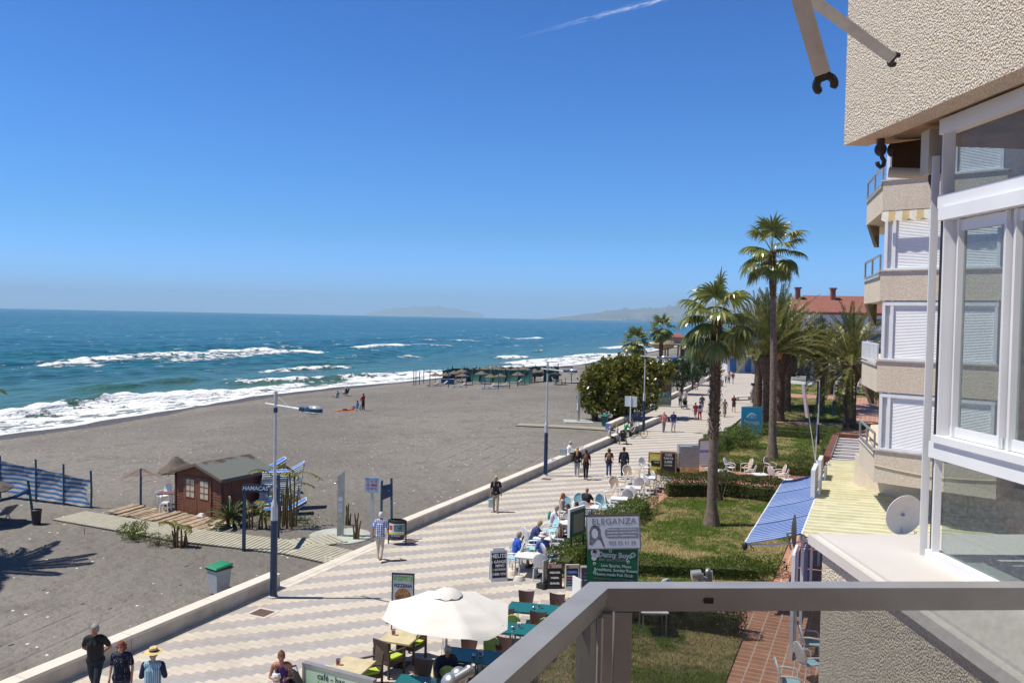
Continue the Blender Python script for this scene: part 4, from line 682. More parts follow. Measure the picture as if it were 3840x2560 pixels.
def hedge(pts, w_, h, lab, dens=420, mat=hedgem, size=.07, bumpy=.12, gap=0, grp='clipped hedges around the lawns'):
 t = thing('hedge', lab, 'hedge', (pts[0][0], pts[0][1], 0), 0, grp); cs, ns = [], []; core = MB(); ox, oy = pts[0]
 for (x0, y0), (x1, y1) in zip(pts, pts[1:]):
  L = math.hypot(x1-x0, y1-y0); ux, uy = (x1-x0)/L, (y1-y0)/L; nx, ny = -uy, ux; N = int(L*(w_+2*h)*dens*1.9)
  s_ = rng.uniform(-w_*.3, L+w_*.3, N); f = rng.uniform(0, w_+2*h, N); sd_ = np.where(f < h, -1, np.where(f > w_+h, 1, 0))
  lat = np.where(sd_ == 0, f-h-w_/2, sd_*w_/2); z = np.where(sd_ == -1, f, np.where(sd_ == 1, w_+2*h-f, h))
  bn = bumpy*(np.sin(s_*2.3+ox)+.7*np.sin(s_*5.1+lat*4)+.8*np.sin(s_*.9+2)); z = z*(1+bn*.5/h)+np.where(sd_ == 0, rng.normal(0, .035, N), 0); lat = lat*(1+bn*.5); dep = np.abs(rng.normal(0, .05, N))+(rng.random(N) < .12)*rng.uniform(0, .25, N); lat = lat-np.sign(lat)*dep*(sd_ != 0); z = np.where(sd_ == 0, z-dep, z); z = np.maximum(z, .03)
  if gap: k = ~((z < gap) & (rng.random(N) < .7)); s_, lat, z, sd_ = s_[k], lat[k], z[k], sd_[k]
  cs.append(np.stack([x0-ox+ux*s_+nx*lat, y0-oy+uy*s_+ny*lat, z], 1)); ns.append(np.stack([nx*sd_, ny*sd_, (sd_ == 0)*1.0+.3], 1))
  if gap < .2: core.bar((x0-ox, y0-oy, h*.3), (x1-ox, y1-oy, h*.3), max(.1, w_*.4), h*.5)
  for k in range(int(L*5)): q = random.uniform(0, L); l = random.uniform(-w_/3, w_/3); core.tube((x0-ox+ux*q+nx*l, y0-oy+uy*q+ny*l, -.03), (x0-ox+ux*q+nx*l+random.uniform(-.1, .1), y0-oy+uy*q+ny*l, h*.6), .015, .008, 4, False)
 leaves('foliage', np.concatenate(cs), size, mat, t, np.concatenate(ns)); part('stems', core, shrubcore, t, smooth=0); return t
hedge([(-10.1, 27.6), (-10.3, 32.8)], 1.0, .8, 'leafy hedge right behind the occupied light blue chairs and the sign boards', 520)
hedge([(-10.35, 33.8), (-9.9, 38.2)], 1.1, .8, 'rounded dark hedge beside the beige chairs on the promenade', 420)
hedge([(-9.9, 42.6), (-7.2, 44.2), (-3.9, 44.0)], 1.4, 1.1, 'ragged hedge with bare stems between the first lawn and the outdoor tables', 520, hedgeo, .085, .12, .1)
hedge([(-9.6, 51.8), (-2.9, 52.7)], .9, .85, 'low hedge behind the outdoor tables between the hedged lawns', 260)
hedge([(-10.2, 52.5), (-10.5, 60), (-9.6, 67.5)], 1.5, .9, 'thick long hedge along the promenade side of the second lawn', 300)
hedge([(-8.6, 69.2), (-2.8, 69.2)], .9, 1.0, 'tall dark hedge closing the second lawn below the blue sign', 260)
hedge([(-8.2, 71.8), (-2.8, 72.2)], .8, .8, 'farther parallel hedge just behind the blue sign', 200)
hedge([(-3.2, 61.0), (-3.0, 69)], .7, .9, 'hedge along the clay path at the right side of the second lawn', 220)
hedge([(-9.0, 28.5), (-3.8, 30.3)], .9, .62, 'low bright hedge at the near end of the first lawn, behind the handrail', 600)
hedge([(-7.6, 24.2), (-3.5, 24.6)], .75, .95, 'ragged hedge seen through the railing glass with bare stems', 700, hedgeo, .07, .12, .1)
hedge([(-8.0, 17.0), (-8.35, 23.2)], .55, .62, 'dry brownish hedge beside the teal tables, cut by the handrail', 420, leafmat('hedge_dry', (.06, .075, .02), (.17, .13, .06), (.25, .19, .10), .2))
def ball(name, lab, cat, loc, r, n, mat, size, grp=None, flat=.8, stem=None, lumps=6, aspect=2.2):
 t = thing(name, lab, cat, loc, 0, grp); cs, ns = [], []; L_ = [(np.zeros(3), 1.0)]+[(rng.normal(size=3)*np.array([.5, .5, .3]), rng.uniform(.4, .65)) for _ in range(lumps)]
 for c, k in L_:
  m_ = int(n*k*k/sum(q*q for _, q in L_)); d = rng.normal(size=(m_, 3)); d /= np.linalg.norm(d, axis=1)[:, None]; rr = k*(1-np.abs(rng.normal(0, .12, m_)))[:, None]; cs.append((c+d*rr)*np.array([1, 1, flat])*r); ns.append(d)
 cs = np.concatenate(cs); cs[:, 2] += r*flat*(.95 if stem is None else 0)+(stem or 0); cs[:, 2] = np.maximum(cs[:, 2], .03); leaves('foliage', cs, size, mat, t, np.concatenate(ns), aspect)
 mb = MB(); [mb.tube((random.uniform(-.1, .1)*r, random.uniform(-.1, .1)*r, -.05), (random.uniform(-.5, .5)*r, random.uniform(-.5, .5)*r, (stem or 0)+r*flat*.9), .03*r+.01, .012, 5) for _ in range(7)]; part('stems', mb, twig, t); return t
p = g(1690, 1030); ball('shrub', 'big round shrub at the corner of the second lawn under the blue sign', 'shrub', (p.x+.5, p.y+.4, 0), 1.25, 5200, hedgem, .09)
p = g(1858, 1075); ball('shrub', 'round shrub with a red flower beside the white poles on the second lawn', 'shrub', p, .95, 3200, hedgem, .08)
p = g(1812, 1090); ball('shrub', 'loose olive shrub at the foot of the tall palm', 'shrub', p, 1.0, 1700, hedgeo, .08, flat=.6)
p = g(1655, 1150); ball('shrub', 'bare twiggy shrub with a pale forked stem behind the near palm', 'shrub', p, .8, 900, hedgeo, .06, flat=.7, stem=.9)
p = g(1772, 1315); ball('shrub', 'small leafy bush at the edge of the clay path near the railing', 'shrub', p, .62, 1500, hedgem, .07, flat=.55)
# ---- fan palms
def fanleaf(L1, Lb, ang, az, droop, nseg=22, spread=118):
 """petiole then pleated blade; returns verts, quads (strips)"""
 V, Q = [], []; e = Vector((math.cos(az)*math.cos(ang), math.sin(az)*math.cos(ang), math.sin(ang))); sdir = Vector((-math.sin(az), math.cos(az), 0))
 base = Vector((0, 0, 0)); pts = []; p = base.copy(); d = e.copy()
 for k in range(5): pts.append(p.copy()); d = (d+Vector((0, 0, -.10*droop))).normalized(); p = p+d*L1/4
 mb = MB(); mb.path(pts, [.028, .024, .02, .017, .014], 5, False); hub = pts[-1]; e = d
 for i in range(nseg):
  ph = R(-spread+2*spread*i/(nseg-1)); dd = (e*math.cos(ph)+sdir*math.sin(ph)).normalized(); Ls = Lb*(1-.25*abs(ph)/R(spread))*random.uniform(.9, 1.08); p = hub.copy(); n = e.cross(sdir).normalized(); w0 = Ls*R(2*spread/nseg)*.52; q = []
  for k in range(6):
   f = k/5; w_ = w0*(.15+1.0*math.sin(min(1, f*1.35)*math.pi*.78))*(1 if f < .7 else (1-f)/.3*.8+.12); wd = dd.cross(n).normalized(); q.append((p-wd*w_*.5+n*w_*.16*(1 if i % 2 else -1), p+wd*w_*.5-n*w_*.16*(1 if i % 2 else -1)))
   dd = (dd+Vector((0, 0, -(.08+.75*f*f)*droop))).normalized(); p = p+dd*Ls/5
  vs = [x for a in q for x in a]; mb.k = 1; mb.add(vs, [(2*k, 2*k+1, 2*k+3, 2*k+2) for k in range(5)]); mb.k = 0
 return mb
petm = M('petiole', (.22, .24, .09), .6, var=.2)
def fanpalm(lab, base, zc, rb, rt, nleaf, L1, Lb, droop=1.0, shag=None, lean=(0, 0), seed=1, dead=6, sectors=None):
 random.seed(seed); t = thing('fan_palm', lab, 'palm tree', base, 0, 'fan palms along the promenade'); hz_ = zc-base[2]; f = lambda k: Vector((lean[0]*k*k, lean[1]*k*k, hz_*k))
 mb = MB(); K_ = 26; pts = [f(k/K_) for k in range(K_+1)]; rad = []
 for k in range(K_+1):
  q = k/K_; r = rb*1.75-(rb*1.75-rb)*min(1, q/.09) if q < .09 else rb+(rt-rb)*((q-.09)/.91); rad.append(r*(1+.03*math.sin(k*2.1)))
 pts[0].z -= .2; mb.path(pts, rad, 14); tr = part('trunk', mb, smoothbark, t)
 s0 = shag if shag else .8; mb = MB()
 N_ = int((1-s0)*hz_*95)
 for i in range(N_):
  q = s0+(1-s0)*(i/N_)**.9; c = f(q); az = i*2.4+random.uniform(-.3, .3); env = math.sin(min(1, (q-s0)/(1-s0)*3.5+.25)*math.pi/2); r = (rt*1.1+.05*env); o = Vector((math.cos(az), math.sin(az), 0)); tn = Vector((-math.sin(az), math.cos(az), 0)); up = Vector((0, 0, 1))
  a = c+o*r*.7; b = c+o*(r+random.uniform(.02, .08))+up*random.uniform(.08, .2); w_ = random.uniform(.05, .09); mb.add([a-tn*w_, a+tn*w_, b+tn*w_*.35, b-tn*w_*.35, a-up*.12], [(0, 1, 2, 3), (1, 0, 4), (0, 3, 4), (1, 4, 2), (2, 4, 3)])
  if random.random() < .35: mb.path([b, b+tn*random.uniform(-.15, .15)-up*random.uniform(.05, .25)+o*.05], [.008, .004], 3, False)
 part('leaf_bases', mb, M('shaggy_boots', (.13, .065, .035), .95, var=.5, scale=9, col2=(.30, .20, .125), thr=(.35, .75)), t, smooth=0)
 crown = MB(); top = f(1)
 def addleaf(mbl, off):
  o = len(crown.v); crown.v += [tuple(Vector(v)+off) for v in mbl.v]; crown.f += [[i+o for i in q] for q in mbl.f]; crown.mi += mbl.mi
 for i in range(nleaf):
  q = i/nleaf; az = i*2.39996+random.uniform(-.25, .25); el = R(80-105*q**.9+random.uniform(-8, 8)); addleaf(fanleaf(L1*random.uniform(.85, 1.15), Lb*random.uniform(.85, 1.1), el, az, droop*(.6+.7*q)), top+Vector((0, 0, .1-.35*q)))
 part('crown', crown, [petm, palmm], t, smooth=0)
 sk = MB();
 for i in range(dead):
  m_ = fanleaf(L1*.6, Lb*.8, R(-50+random.uniform(-15, 15)), random.uniform(0, 6.28), 1.4, 14); o = len(sk.v); sk.v += [tuple(Vector(v)+top+Vector((0, 0, -.35))) for v in m_.v]; sk.f += [[a+o for a in q] for q in m_.f]; sk.mi += m_.mi
 if dead: part('dead_skirt', sk, leafmat('dead_palm_leaf', (.28, .22, .12), (.42, .36, .2), None, .3), t, smooth=0)
 return t
p = g(1634, 1207); fanpalm('near fan palm with a shaggy brown upper trunk growing on the first lawn', p, 9.15, .23, .17, 26, 1.2, 1.22, 1.75, .42, seed=3, dead=3)
p = g(1773, 1055); fanpalm('tallest fan palm, its crown alone against the sky', p, 13.75, .26, .16, 26, 1.5, 1.3, 1.3, .78, (-.35, -.2), seed=5, dead=0)
p = gs(1460, 832); q = at(1460, 765, 118); fanpalm('small fan palm standing on the sand behind the rubber tree', (q.x, q.y, sandz(q.x, q.y)), 5.9, .3, .22, 26, 1.4, 1.35, 1.2, .5, seed=8, dead=3)
q = at(1520, 745, 118); fanpalm('slender fan palm with a drooping crown right of the small one on the beach', (q.x, q.y, sandz(q.x, q.y)), 7.9, .26, .2, 24, 1.3, 1.3, 1.6, .5, seed=9, dead=5)
q = at(1588, 800, 150); fanpalm('thin young fan palm beyond the tamarisk trees', (q.x, q.y, sandz(q.x, q.y)), 5.2, .2, .16, 18, 1.1, 1.2, 1.1, .5, seed=10, dead=3)
# ---- date palms
def frond(L, el, az, curl, n=60, ll=.6, twist=0):
 mb = MB(); d = Vector((math.cos(az)*math.cos(el), math.sin(az)*math.cos(el), math.sin(el))); p = Vector((0, 0, 0)); pts = [p.copy()]; ds = [d.copy()]; K_ = 12
 for k in range(K_): d = (d+Vector((.05*twist, 0, -curl*(.05+.11*k/K_)))).normalized(); p = p+d*L/K_; pts.append(p.copy()); ds.append(d.copy())
 mb.path(pts, [.035*(1-k/K_*.85) for k in range(K_+1)], 4, False); mb.k = 1
 for i in range(n):
  f = .14+.86*i/n; k = f*K_; a = int(k); c = pts[a].lerp(pts[min(a+1, K_)], k-a); dd = ds[min(a, K_)]; sd_ = dd.cross(Vector((0, 0, 1)));
  if sd_.length < .05: sd_ = Vector((-math.sin(az), math.cos(az), 0))
  sd_.normalize(); up = sd_.cross(dd); l = ll*math.sin(math.pi*(.18+.78*f))**.6*random.uniform(.85, 1.1)
  for s_ in (-1, 1):
   ld = (dd*.75+sd_*s_*.62+up*random.uniform(-.05, .45)).normalized(); e = c+ld*l+Vector((0, 0, -.10*l)); w_ = dd.cross(ld).cross(ld).normalized()*(.022 if ll < .3 else .042); m_ = c.lerp(e, .5)
   mb.add([c-w_*.5, m_-w_, e, m_+w_], [(0, 1, 2, 3)])
 return mb
def datepalm_parts(seed, hz_, nf, L, rt=.27, lowf=-50, curl=1.0, pine=1.0):
 random.seed(seed); K_ = 18; mb = MB(); pts = [(0, 0, hz_*k/K_-(.2 if k == 0 else 0)) for k in range(K_+1)]; rad = [rt*(1.12-.25*math.sin(min(1, k/K_*1.6)*math.pi/2))*(1+.05*math.sin(k*1.7)) for k in range(K_+1)]
 for k in range(K_+1):
  f = k/K_
  if f > .70: rad[k] = rt*(.9+.75*pine*math.sin((f-.70)/.30*math.pi*.72))
 mb.path(pts, rad, 14); mt = mb
 bs = MB(); N_ = int(hz_*60)
 for i in range(N_):
  f = (i+.5)/N_; az = i*2.39996; c = Vector((0, 0, hz_*f)); r = float(np.interp(f*K_, range(K_+1), rad)); o = Vector((math.cos(az), math.sin(az), 0)); tn = Vector((-math.sin(az), math.cos(az), 0)); up = Vector((0, 0, 1)); big = 1+1.0*(f > .75); w_ = .055*big; a = c+o*(r*.93); b = c+o*(r+.03*big+random.uniform(0, .03))+up*.07*big; bs.add([a-tn*w_, a+tn*w_, b, a-up*.08], [(0, 1, 2), (1, 0, 3), (0, 2, 3), (1, 3, 2)])
 for i in range(46):
  az = i*2.4; o = Vector((math.cos(az), math.sin(az), 0)); a = Vector((0, 0, hz_*.97))+o*rt*.9; bs.path([a, a+o*random.uniform(.25, .5)+Vector((0, 0, random.uniform(.05, .4)))], [.045, .02], 4)
 cr = MB()
 for i in range(nf):
  q = i/nf; az = i*2.39996+random.uniform(-.2, .2); el = R(86-(86-lowf)*q**1.05+random.uniform(-5, 5)); m_ = frond(L*random.uniform(.85, 1.08), el, az, curl*random.uniform(.7, 1.2), twist=.25); o = len(cr.v); off = Vector((0, 0, hz_)); cr.v += [tuple(Vector(v)+off) for v in m_.v]; cr.f += [[a+o for a in x] for x in m_.f]; cr.mi += m_.mi
 fr_ = MB(); az = random.uniform(2.5, 4.5); fr_.ell((math.cos(az)*rt*1.6, math.sin(az)*rt*1.6, hz_-.1), (.24, .24, .32), 8, 6)
 return mt.mesh('trunk', barkm), bs.mesh('leaf_bases', M('boot_dark', (.085, .048, .03), .95, var=.5, scale=8, col2=(.19, .12, .075)), 0), cr.mesh('crown', [M('rachis', (.24, .20, .08), .6), datem], 0), fr_.mesh('fruit_cluster', M('orange_dates', (.42, .19, .03), .7, var=.3, scale=30))
DP = [datepalm_parts(21, 5.9, 54, 6.0, .46, 20, .78), datepalm_parts(22, 5.9, 50, 5.4, .42, 14, .82), datepalm_parts(23, 6.0, 36, 4.2, .30, -50, 1.4, .5), datepalm_parts(24, 5.6, 46, 6.0, .5, -45, 1.25)]
DPL = [('date palm with a thick trunk at the promenade edge, left of the row', 1740, 934, 0, 6.4, 0), ('date palm trunk standing directly behind the blue sign', 1759, 982, 1, 6.5, 2), ('date palm whose trunk foot touches the clay cross path', 1789, 966, 0, 6.5, 1), ('date palm with a bent hourglass trunk on the second lawn', 1806, 945, 1, 5.5, 3),
('slim date palm on the far lawn next to the timber hut', 1856, 877, 2, 5.8, 0), ('farther slim date palm behind the hut, the second of a pair', 1872, 871, 2, 5.6, 1), ('date palm with a fat bulging top half on the second lawn', 1884, 941, 1, 4.3, 4), ('date palm with a long narrow trunk by the far walkers', 1909, 905, 2, 5.2, 2), ('big date palm standing in the clay path with low arching fronds', 1952, 981, 3, 5.3, 5), ('date palm just behind the big one in the clay path', 1944, 935, 1, 5.5, 3)]
for lb, u, v, k, hh, rr in DPL:
 p = g(u, v); base_h = [5.9, 5.9, 6.0, 5.6][k]; t = thing('date_palm', lb, 'palm tree', (p.x, p.y, 0), rr*1.1, 'date palms on the lawns'); sc = hh/base_h; t.scale = (1, 1, (1+sc)/2)
 for nm, me in zip(('trunk', 'leaf_bases', 'crown', 'fruit_cluster'), DP[k]): link(nm, me, t)
q = at(-262, 852, 29.5); t = thing('date_palm', 'date palm just outside the left edge, only a frond tip and its shadow in view', 'palm tree', (q.x, q.y, sandz(q.x, q.y)), 2.2)
for nm, me in zip(('trunk', 'leaf_bases', 'crown'), DP[2]): link(nm, me, t)
# ---- rubber tree: several stems and a wide low crown of big glossy leaves
def bigtree(name, lab, cx, cy, blobs, mat, size, dens, trunks, grp=None, aspect=2.0, z0=0, cat='tree', tuft=1):
 t = thing(name, lab, cat, (cx, cy, z0), 0, grp); cs, ns = [], []
 for (x, y, z, r, rz) in blobs:
  n = int(4*math.pi*r*r*dens); d = rng.normal(size=(n, 3)); d /= np.linalg.norm(d, axis=1)[:, None]; bump_ = 1+.16*np.sin(d[:, 0]*6+x)+.14*np.sin(d[:, 1]*7+z)+.1*np.sin(d[:, 2]*9+y)
  rad = (r*bump_*(1-np.abs(rng.normal(0, .10, n))-(rng.random(n) < .18)*rng.uniform(0, .5, n))); c = d*rad[:, None]*np.array([1, 1, rz/r])+np.array([x, y, z])
  if tuft > 1:
   c = np.repeat(c, tuft, 0)+rng.normal(size=(n*tuft, 3))*size*.38; d = np.repeat(d, tuft, 0)
  cs.append(c); ns.append(d+np.array([0, 0, .5]))
 cs = np.concatenate(cs); ns = np.concatenate(ns); k = cs[:, 2] > .25; leaves('crown', cs[k], size, mat, t, ns[k], aspect, .75)
 mb = MB()
 for a, b, r0, r1 in trunks: a, b = Vector(a), Vector(b); mb.path([a-Vector((0, 0, .3)), a.lerp(b, .5)+Vector((random.uniform(-.2, .2), random.uniform(-.2, .2), 0)), b], [r0, (r0+r1)/2, r1], 8)
 part('trunk', mb, M('grey_bark', (.085, .065, .05), .95, var=.35, scale=5, bump=.6), t); return t
c = at(1408, 936, 76); q = Vector((c.x, c.y)); q0 = o2w(1, 0); ux = Vector((q0[0], q0[1])); vy = Vector(o2w(0, 1))
def loc(a, b, z, r, rz): e = ux*a+vy*b; return (e.x, e.y, z, r, rz)
BL = [loc(-.2, 0, 2.9, 1.9, 2.2), loc(-2.0, .5, 2.4, 1.3, 1.5), loc(1.6, .3, 3.6, 1.9, 2.0), loc(3.4, .8, 4.1, 1.5, 1.4), loc(.3, .8, 4.3, 1.6, 1.5), loc(-1.5, -.2, 3.9, 1.2, 1.2), loc(4.8, 1.6, 4.6, 1.0, .8), loc(2.4, -.6, 2.5, 1.5, 1.5), loc(-1.6, -.5, 1.3, .8, .7), loc(2.6, 1, 5.0, 1.3, 1.0), loc(.5, -.8, 1.7, 1.1, 1.1)]
T_ = []
for a, b in ((0, 0), (.7, .2), (-1.7, -.2), (1.3, .5)):
 e = ux*a+vy*b
 for k in range(3): e2 = ux*(a+random.uniform(-.5, 1.6))+vy*(b+random.uniform(-.5, 1)); T_.append(((e.x, e.y, 0), (e2.x, e2.y, random.uniform(2.2, 4.2)), .26, .07))
bigtree('rubber_tree', 'broad rubber tree with glossy olive leaves overhanging the beach ramp wall', c.x, c.y, BL, ficusm, .34, 26, T_, z0=-.15, tuft=3)
for lb, u, v, d, w_, hh in [('dark dense tree between the rubber tree and the lamp, on bare forked stems', 1560, 905, 103, 2.6, 5.0), ('smaller dark tree with bare stems left of the near palm trunk', 1598, 890, 118, 2.2, 4.6), ('round dark bush beyond the kiosk poster on the sand', 1620, 858, 150, 2.0, 3.8)]:
 c = at(u, v, d); z0 = -.15; bl = [(0, 0, hh*.62, w_*.72, hh*.3), (w_*.5, .3, hh*.55, w_*.5, hh*.24), (-w_*.5, 0, hh*.6, w_*.5, hh*.25), (.2, 0, hh*.8, w_*.5, hh*.2), (-.2, .3, hh*.35, w_*.4, hh*.15)]
 bigtree('tamarisk_tree', lb, c.x, c.y, bl, pinem, .2, 30, [((0, 0, 0), (random.uniform(-1, 1)*w_*.5, random.uniform(-1, 1)*w_*.4, hh*.55), .12, .05) for _ in range(5)], 'small dark trees along the sea wall', z0=z0, tuft=2)
for lb, u, v, d, w_ in [('low green scrub on the sand left of the far lamps', 1696, 815, 230, 4.6), ('second clump of scrub beside the far scrub', 1726, 808, 250, 3.0)]:
 c = at(u, v, d); ball('shrub', lb, 'shrub', (c.x, c.y, -.2), w_, 1500, pinem, .35, flat=.42)
p = g(1483, 925); ball('shrub', 'leafy shrub next to the person in red on the wall', 'shrub', (p.x-1.2, p.y+1, 0), 1.1, 900, hedgem, .14)
# ---- beach plants
def gpt(u, v): p = gs(u, v); return (p.x, p.y, p.z)
ball('beach_shrub', 'round green bush on the sand beside the boardwalk', 'shrub', gpt(305, 1237), .62, 900, leafmat('beach_leaf', (.06, .10, .012), (.17, .22, .04), (.22, .17, .06), .3), .1, flat=.6)
ball('beach_shrub', 'flatter brownish bush right of the green one on the sand', 'shrub', gpt(362, 1252), .5, 1100, leafmat('beach_leaf_brown', (.09, .10, .03), (.18, .18, .06), (.24, .17, .09), .3), .06, flat=.5)
def sticks(lab, u, v, n, w_, h, leafy, seed, grp='young banana plants on the beach'):
 random.seed(seed); t = thing('banana_plant', lab, 'plant', gpt(u, v), YAW, grp); mb, lf = MB(), MB()
 for i in range(n):
  x, y = random.uniform(-w_, w_), random.uniform(-w_, w_)*.5; hh = h*random.uniform(.35, 1); lx = random.uniform(-.12, .12); b = Vector((x+lx, y, hh)); mb.path([(x, y, -.1), (x+lx*.3, y, hh*.5), b], [.05, .04, .028], 6)
  if random.random() < leafy:
   for _ in range(random.randint(1, 3)):
    az = random.uniform(-1.2, .6)+math.pi*(random.random() < .35); L = h*random.uniform(.35, .75); d = Vector((math.cos(az)*.6, math.sin(az)*.4, .8)); pts = [b.copy()]
    for k in range(7): d = (d+Vector((.06, 0, -.24))).normalized(); pts.append(pts[-1]+d*L/7)
    mb.path(pts, [.015]*8, 4, False)
    for k in range(7):
     for _ in range(5):
      c = pts[k].lerp(pts[k+1], random.random()); s_ = random.choice((-1, 1)); w2 = Vector((-math.sin(az), math.cos(az), 0))*s_; l = random.uniform(.08, .2)*(1 if k else .5); e = c+w2*l+Vector((0, 0, -l*.7)); dd = (pts[k+1]-pts[k]).normalized()*.03; lf.add([c-dd, c+dd, e+dd*.4, e-dd*.4], [(0, 1, 2, 3)])
 part('stalks', mb, M('banana_stalk', (.20, .16, .055), .8, var=.4, scale=7, col2=(.13, .07, .035)), t)
 if lf.v: part('leaves', lf, banm, t, smooth=0)
 return t
sticks('cluster of low leafy sprouts with bent stalks beside the boardwalk', 416, 1255, 9, .38, .95, .7, 1); sticks('small leaning banana shoots at the foot of the sign board post', 590, 1215, 6, .4, 1.25, .7, 2); sticks('tall tattered banana plants in front of the stacked loungers', 668, 1210, 10, .7, 2.5, .3, 3)
sticks('stumpy sprouting stalks right of the beach shower', 802, 1205, 5, .2, 1.1, .12, 14); sticks('short sprouting stalks at the rim of the shower pad', 813, 1238, 5, .22, 1.25, .3, 5); sticks('banana stalks half hidden behind the lamp post', 640, 1195, 5, .35, 1.4, .3, 6)
t = thing('sago_palm', 'dark spiky sago palm rosette at the corner of the brown beach hut', 'plant', gpt(528, 1207), 0); random.seed(4)
mb = MB(); mb.lathe([(.13, -.1), (.16, .2), (.1, .36)], 10); part('trunk', mb, barkm, t); cr = MB()
for i in range(30):
 m_ = frond(1.15, R(72-75*(i/30)), i*2.4, 1.0, 30, .17); o = len(cr.v); cr.v += [(a, b, c_+.3) for a, b, c_ in m_.v]; cr.f += [[a+o for a in q] for q in m_.f]; cr.mi += m_.mi
part('fronds', cr, [M('rachis'), leafmat('sago_leaf', (.025, .05, .012), (.06, .10, .025), (.10, .14, .04), .15, .35)], t, smooth=0)
struct_g = gs(655, 1195); N = 900; c = np.stack([rng.normal(struct_g.x, .8, N), rng.normal(struct_g.y, .5, N), np.full(N, struct_g.z+.06)], 1); o = leaves('ground_cover', c, .14, banm, None, np.tile([0, 0, 1.0], (N, 1)), 5, .5); o['kind'] = 'stuff'
for lb, u, v in [('dry twig sticking out of the sand below the boardwalk', 317/3.36, 0), ]: pass
p = gs(194, 1226); mb = MB(); mb.path([(0, 0, -.05), (0, 0, .18), (.02, 0, .35)], [.012, .01, .004], 5); mb.path([(.1, 0, 0), (.25, .02, .06), (.42, 0, .04)], [.012, .01, .005], 5); single('dry_twig', mb, twig, 'dry twig sticking out of the sand left of the bushes', 'twig', p, YAW)
# ================================================================ CAFE FURNITURE AND SIGNS
wick = M('dark_wicker', (.055, .032, .022), .6, var=.45, scale=55, bump=.8, bscale=70, col2=(.11, .065, .045)); lime = M('lime_cushion', (.42, .55, .06), .8, var=.08); plumb = M('brown_plastic', (.085, .04, .035), .3, var=.05, spec=.6)
limep = M('lime_plastic', (.36, .50, .14), .45, var=.04); chrome = M('chrome', (.55, .56, .57), .22, metal=.9, var=.03); teal = M('teal_table', (.012, .13, .125), .35, var=.04, spec=.6); whitep = M('white_plastic', (.74, .74, .73), .4, var=.03); blueb = M('light_blue_plastic', (.32, .56, .64), .45, var=.04); beigep = M('beige_plastic', (.50, .39, .28), .5, var=.05)
pine = M('pale_wood_top', (.56, .47, .28), .5, var=.14, scale=3, col2=(.66, .57, .36)); blackm = M('black_metal', (.02, .02, .02), .4)
def legs(t, pts, r, mat, z1=.44, splay=.02):
 for x, y in pts: mb = MB(); mb.tube((x*1.0+splay*(1 if x > 0 else -1), y+splay*(1 if y > 0 else -1), 0), (x, y, z1), r, n=7); part('leg', mb, mat, t)
def wicker(lab):
 t = thing('wicker_armchair', lab, 'armchair', (0, 0, 0), 0, 'dark wicker armchairs at the wooden tables')
 for x, y in ((-.27, -.26), (.27, -.26), (-.27, .27), (.27, .27)): mb = MB(); mb.box((x, y, .32 if y > 0 else .33), (.05, .05, .64)); part('leg', mb, wick, t)
 mb = MB(); mb.box((0, 0, .37), (.56, .54, .09)); part('seat', mb, wick, t); mb = MB(); mb.box((0, .01, .45), (.48, .48, .06)); part('cushion', mb, lime, t)
 mb = MB(); mb.grid([[(-.27+.054*j, -.25-.07*(i/6)+.015*math.cos((j-5)*.3), .42+.5*(i/6)) for j in range(11)] for i in range(7)], .035); part('backrest', mb, wick, t)
 for s_ in (-1, 1): mb = MB(); mb.bar((s_*.28, -.28, .66), (s_*.28, .30, .645), .06, .03); part('armrest', mb, wick, t)
 return t
def shell(lab):
 t = thing('shell_chair', lab, 'chair', (0, 0, 0), 0, 'brown and lime chairs round the teal tables'); legs(t, ((-.2, -.2), (.2, -.2), (-.2, .2), (.2, .2)), .012, chrome)
 mb = MB(); mb.grid([[(-.22+.055*j, -.2+.42*i/6, .45+.03*((j-4)/4)**2+.02*math.sin(i/6*3)) for j in range(9)] for i in range(7)][::-1], .02); part('seat', mb, limep, t)
 mb = MB(); P_ = []
 for i in range(8):
  f = i/7; w_ = .19+.06*f; P_.append([(w_*(j-5)/5, -.22-.09*f-.05*((j-5)/5)**2*-1, .44+.40*f+(.05*((j-5)/5)**2 if f > .85 else 0)) for j in range(11)])
 mb.grid(P_, .018); part('backrest', mb, plumb, t); return t
def pad(lab):
 t = thing('shell_chair', lab, 'chair', (0, 0, 0), 0, 'brown and lime chairs round the teal tables'); legs(t, ((-.2, -.2), (.2, -.2), (-.2, .2), (.2, .2)), .012, chrome)
 mb = MB(); mb.box((0, 0, .45), (.42, .42, .04)); part('seat', mb, plumb, t)
 mb = MB(); P_ = []
 for i in range(9):
  f = i/8; w_ = .21*(1 if f < .6 else math.sqrt(max(.02, 1-((f-.6)/.42)**2))); P_.append([(w_*(j-4)/4, -.2-.1*f, .42+.46*f) for j in range(9)])
 mb.grid(P_, .035); part('backrest', mb, limep, t); return t
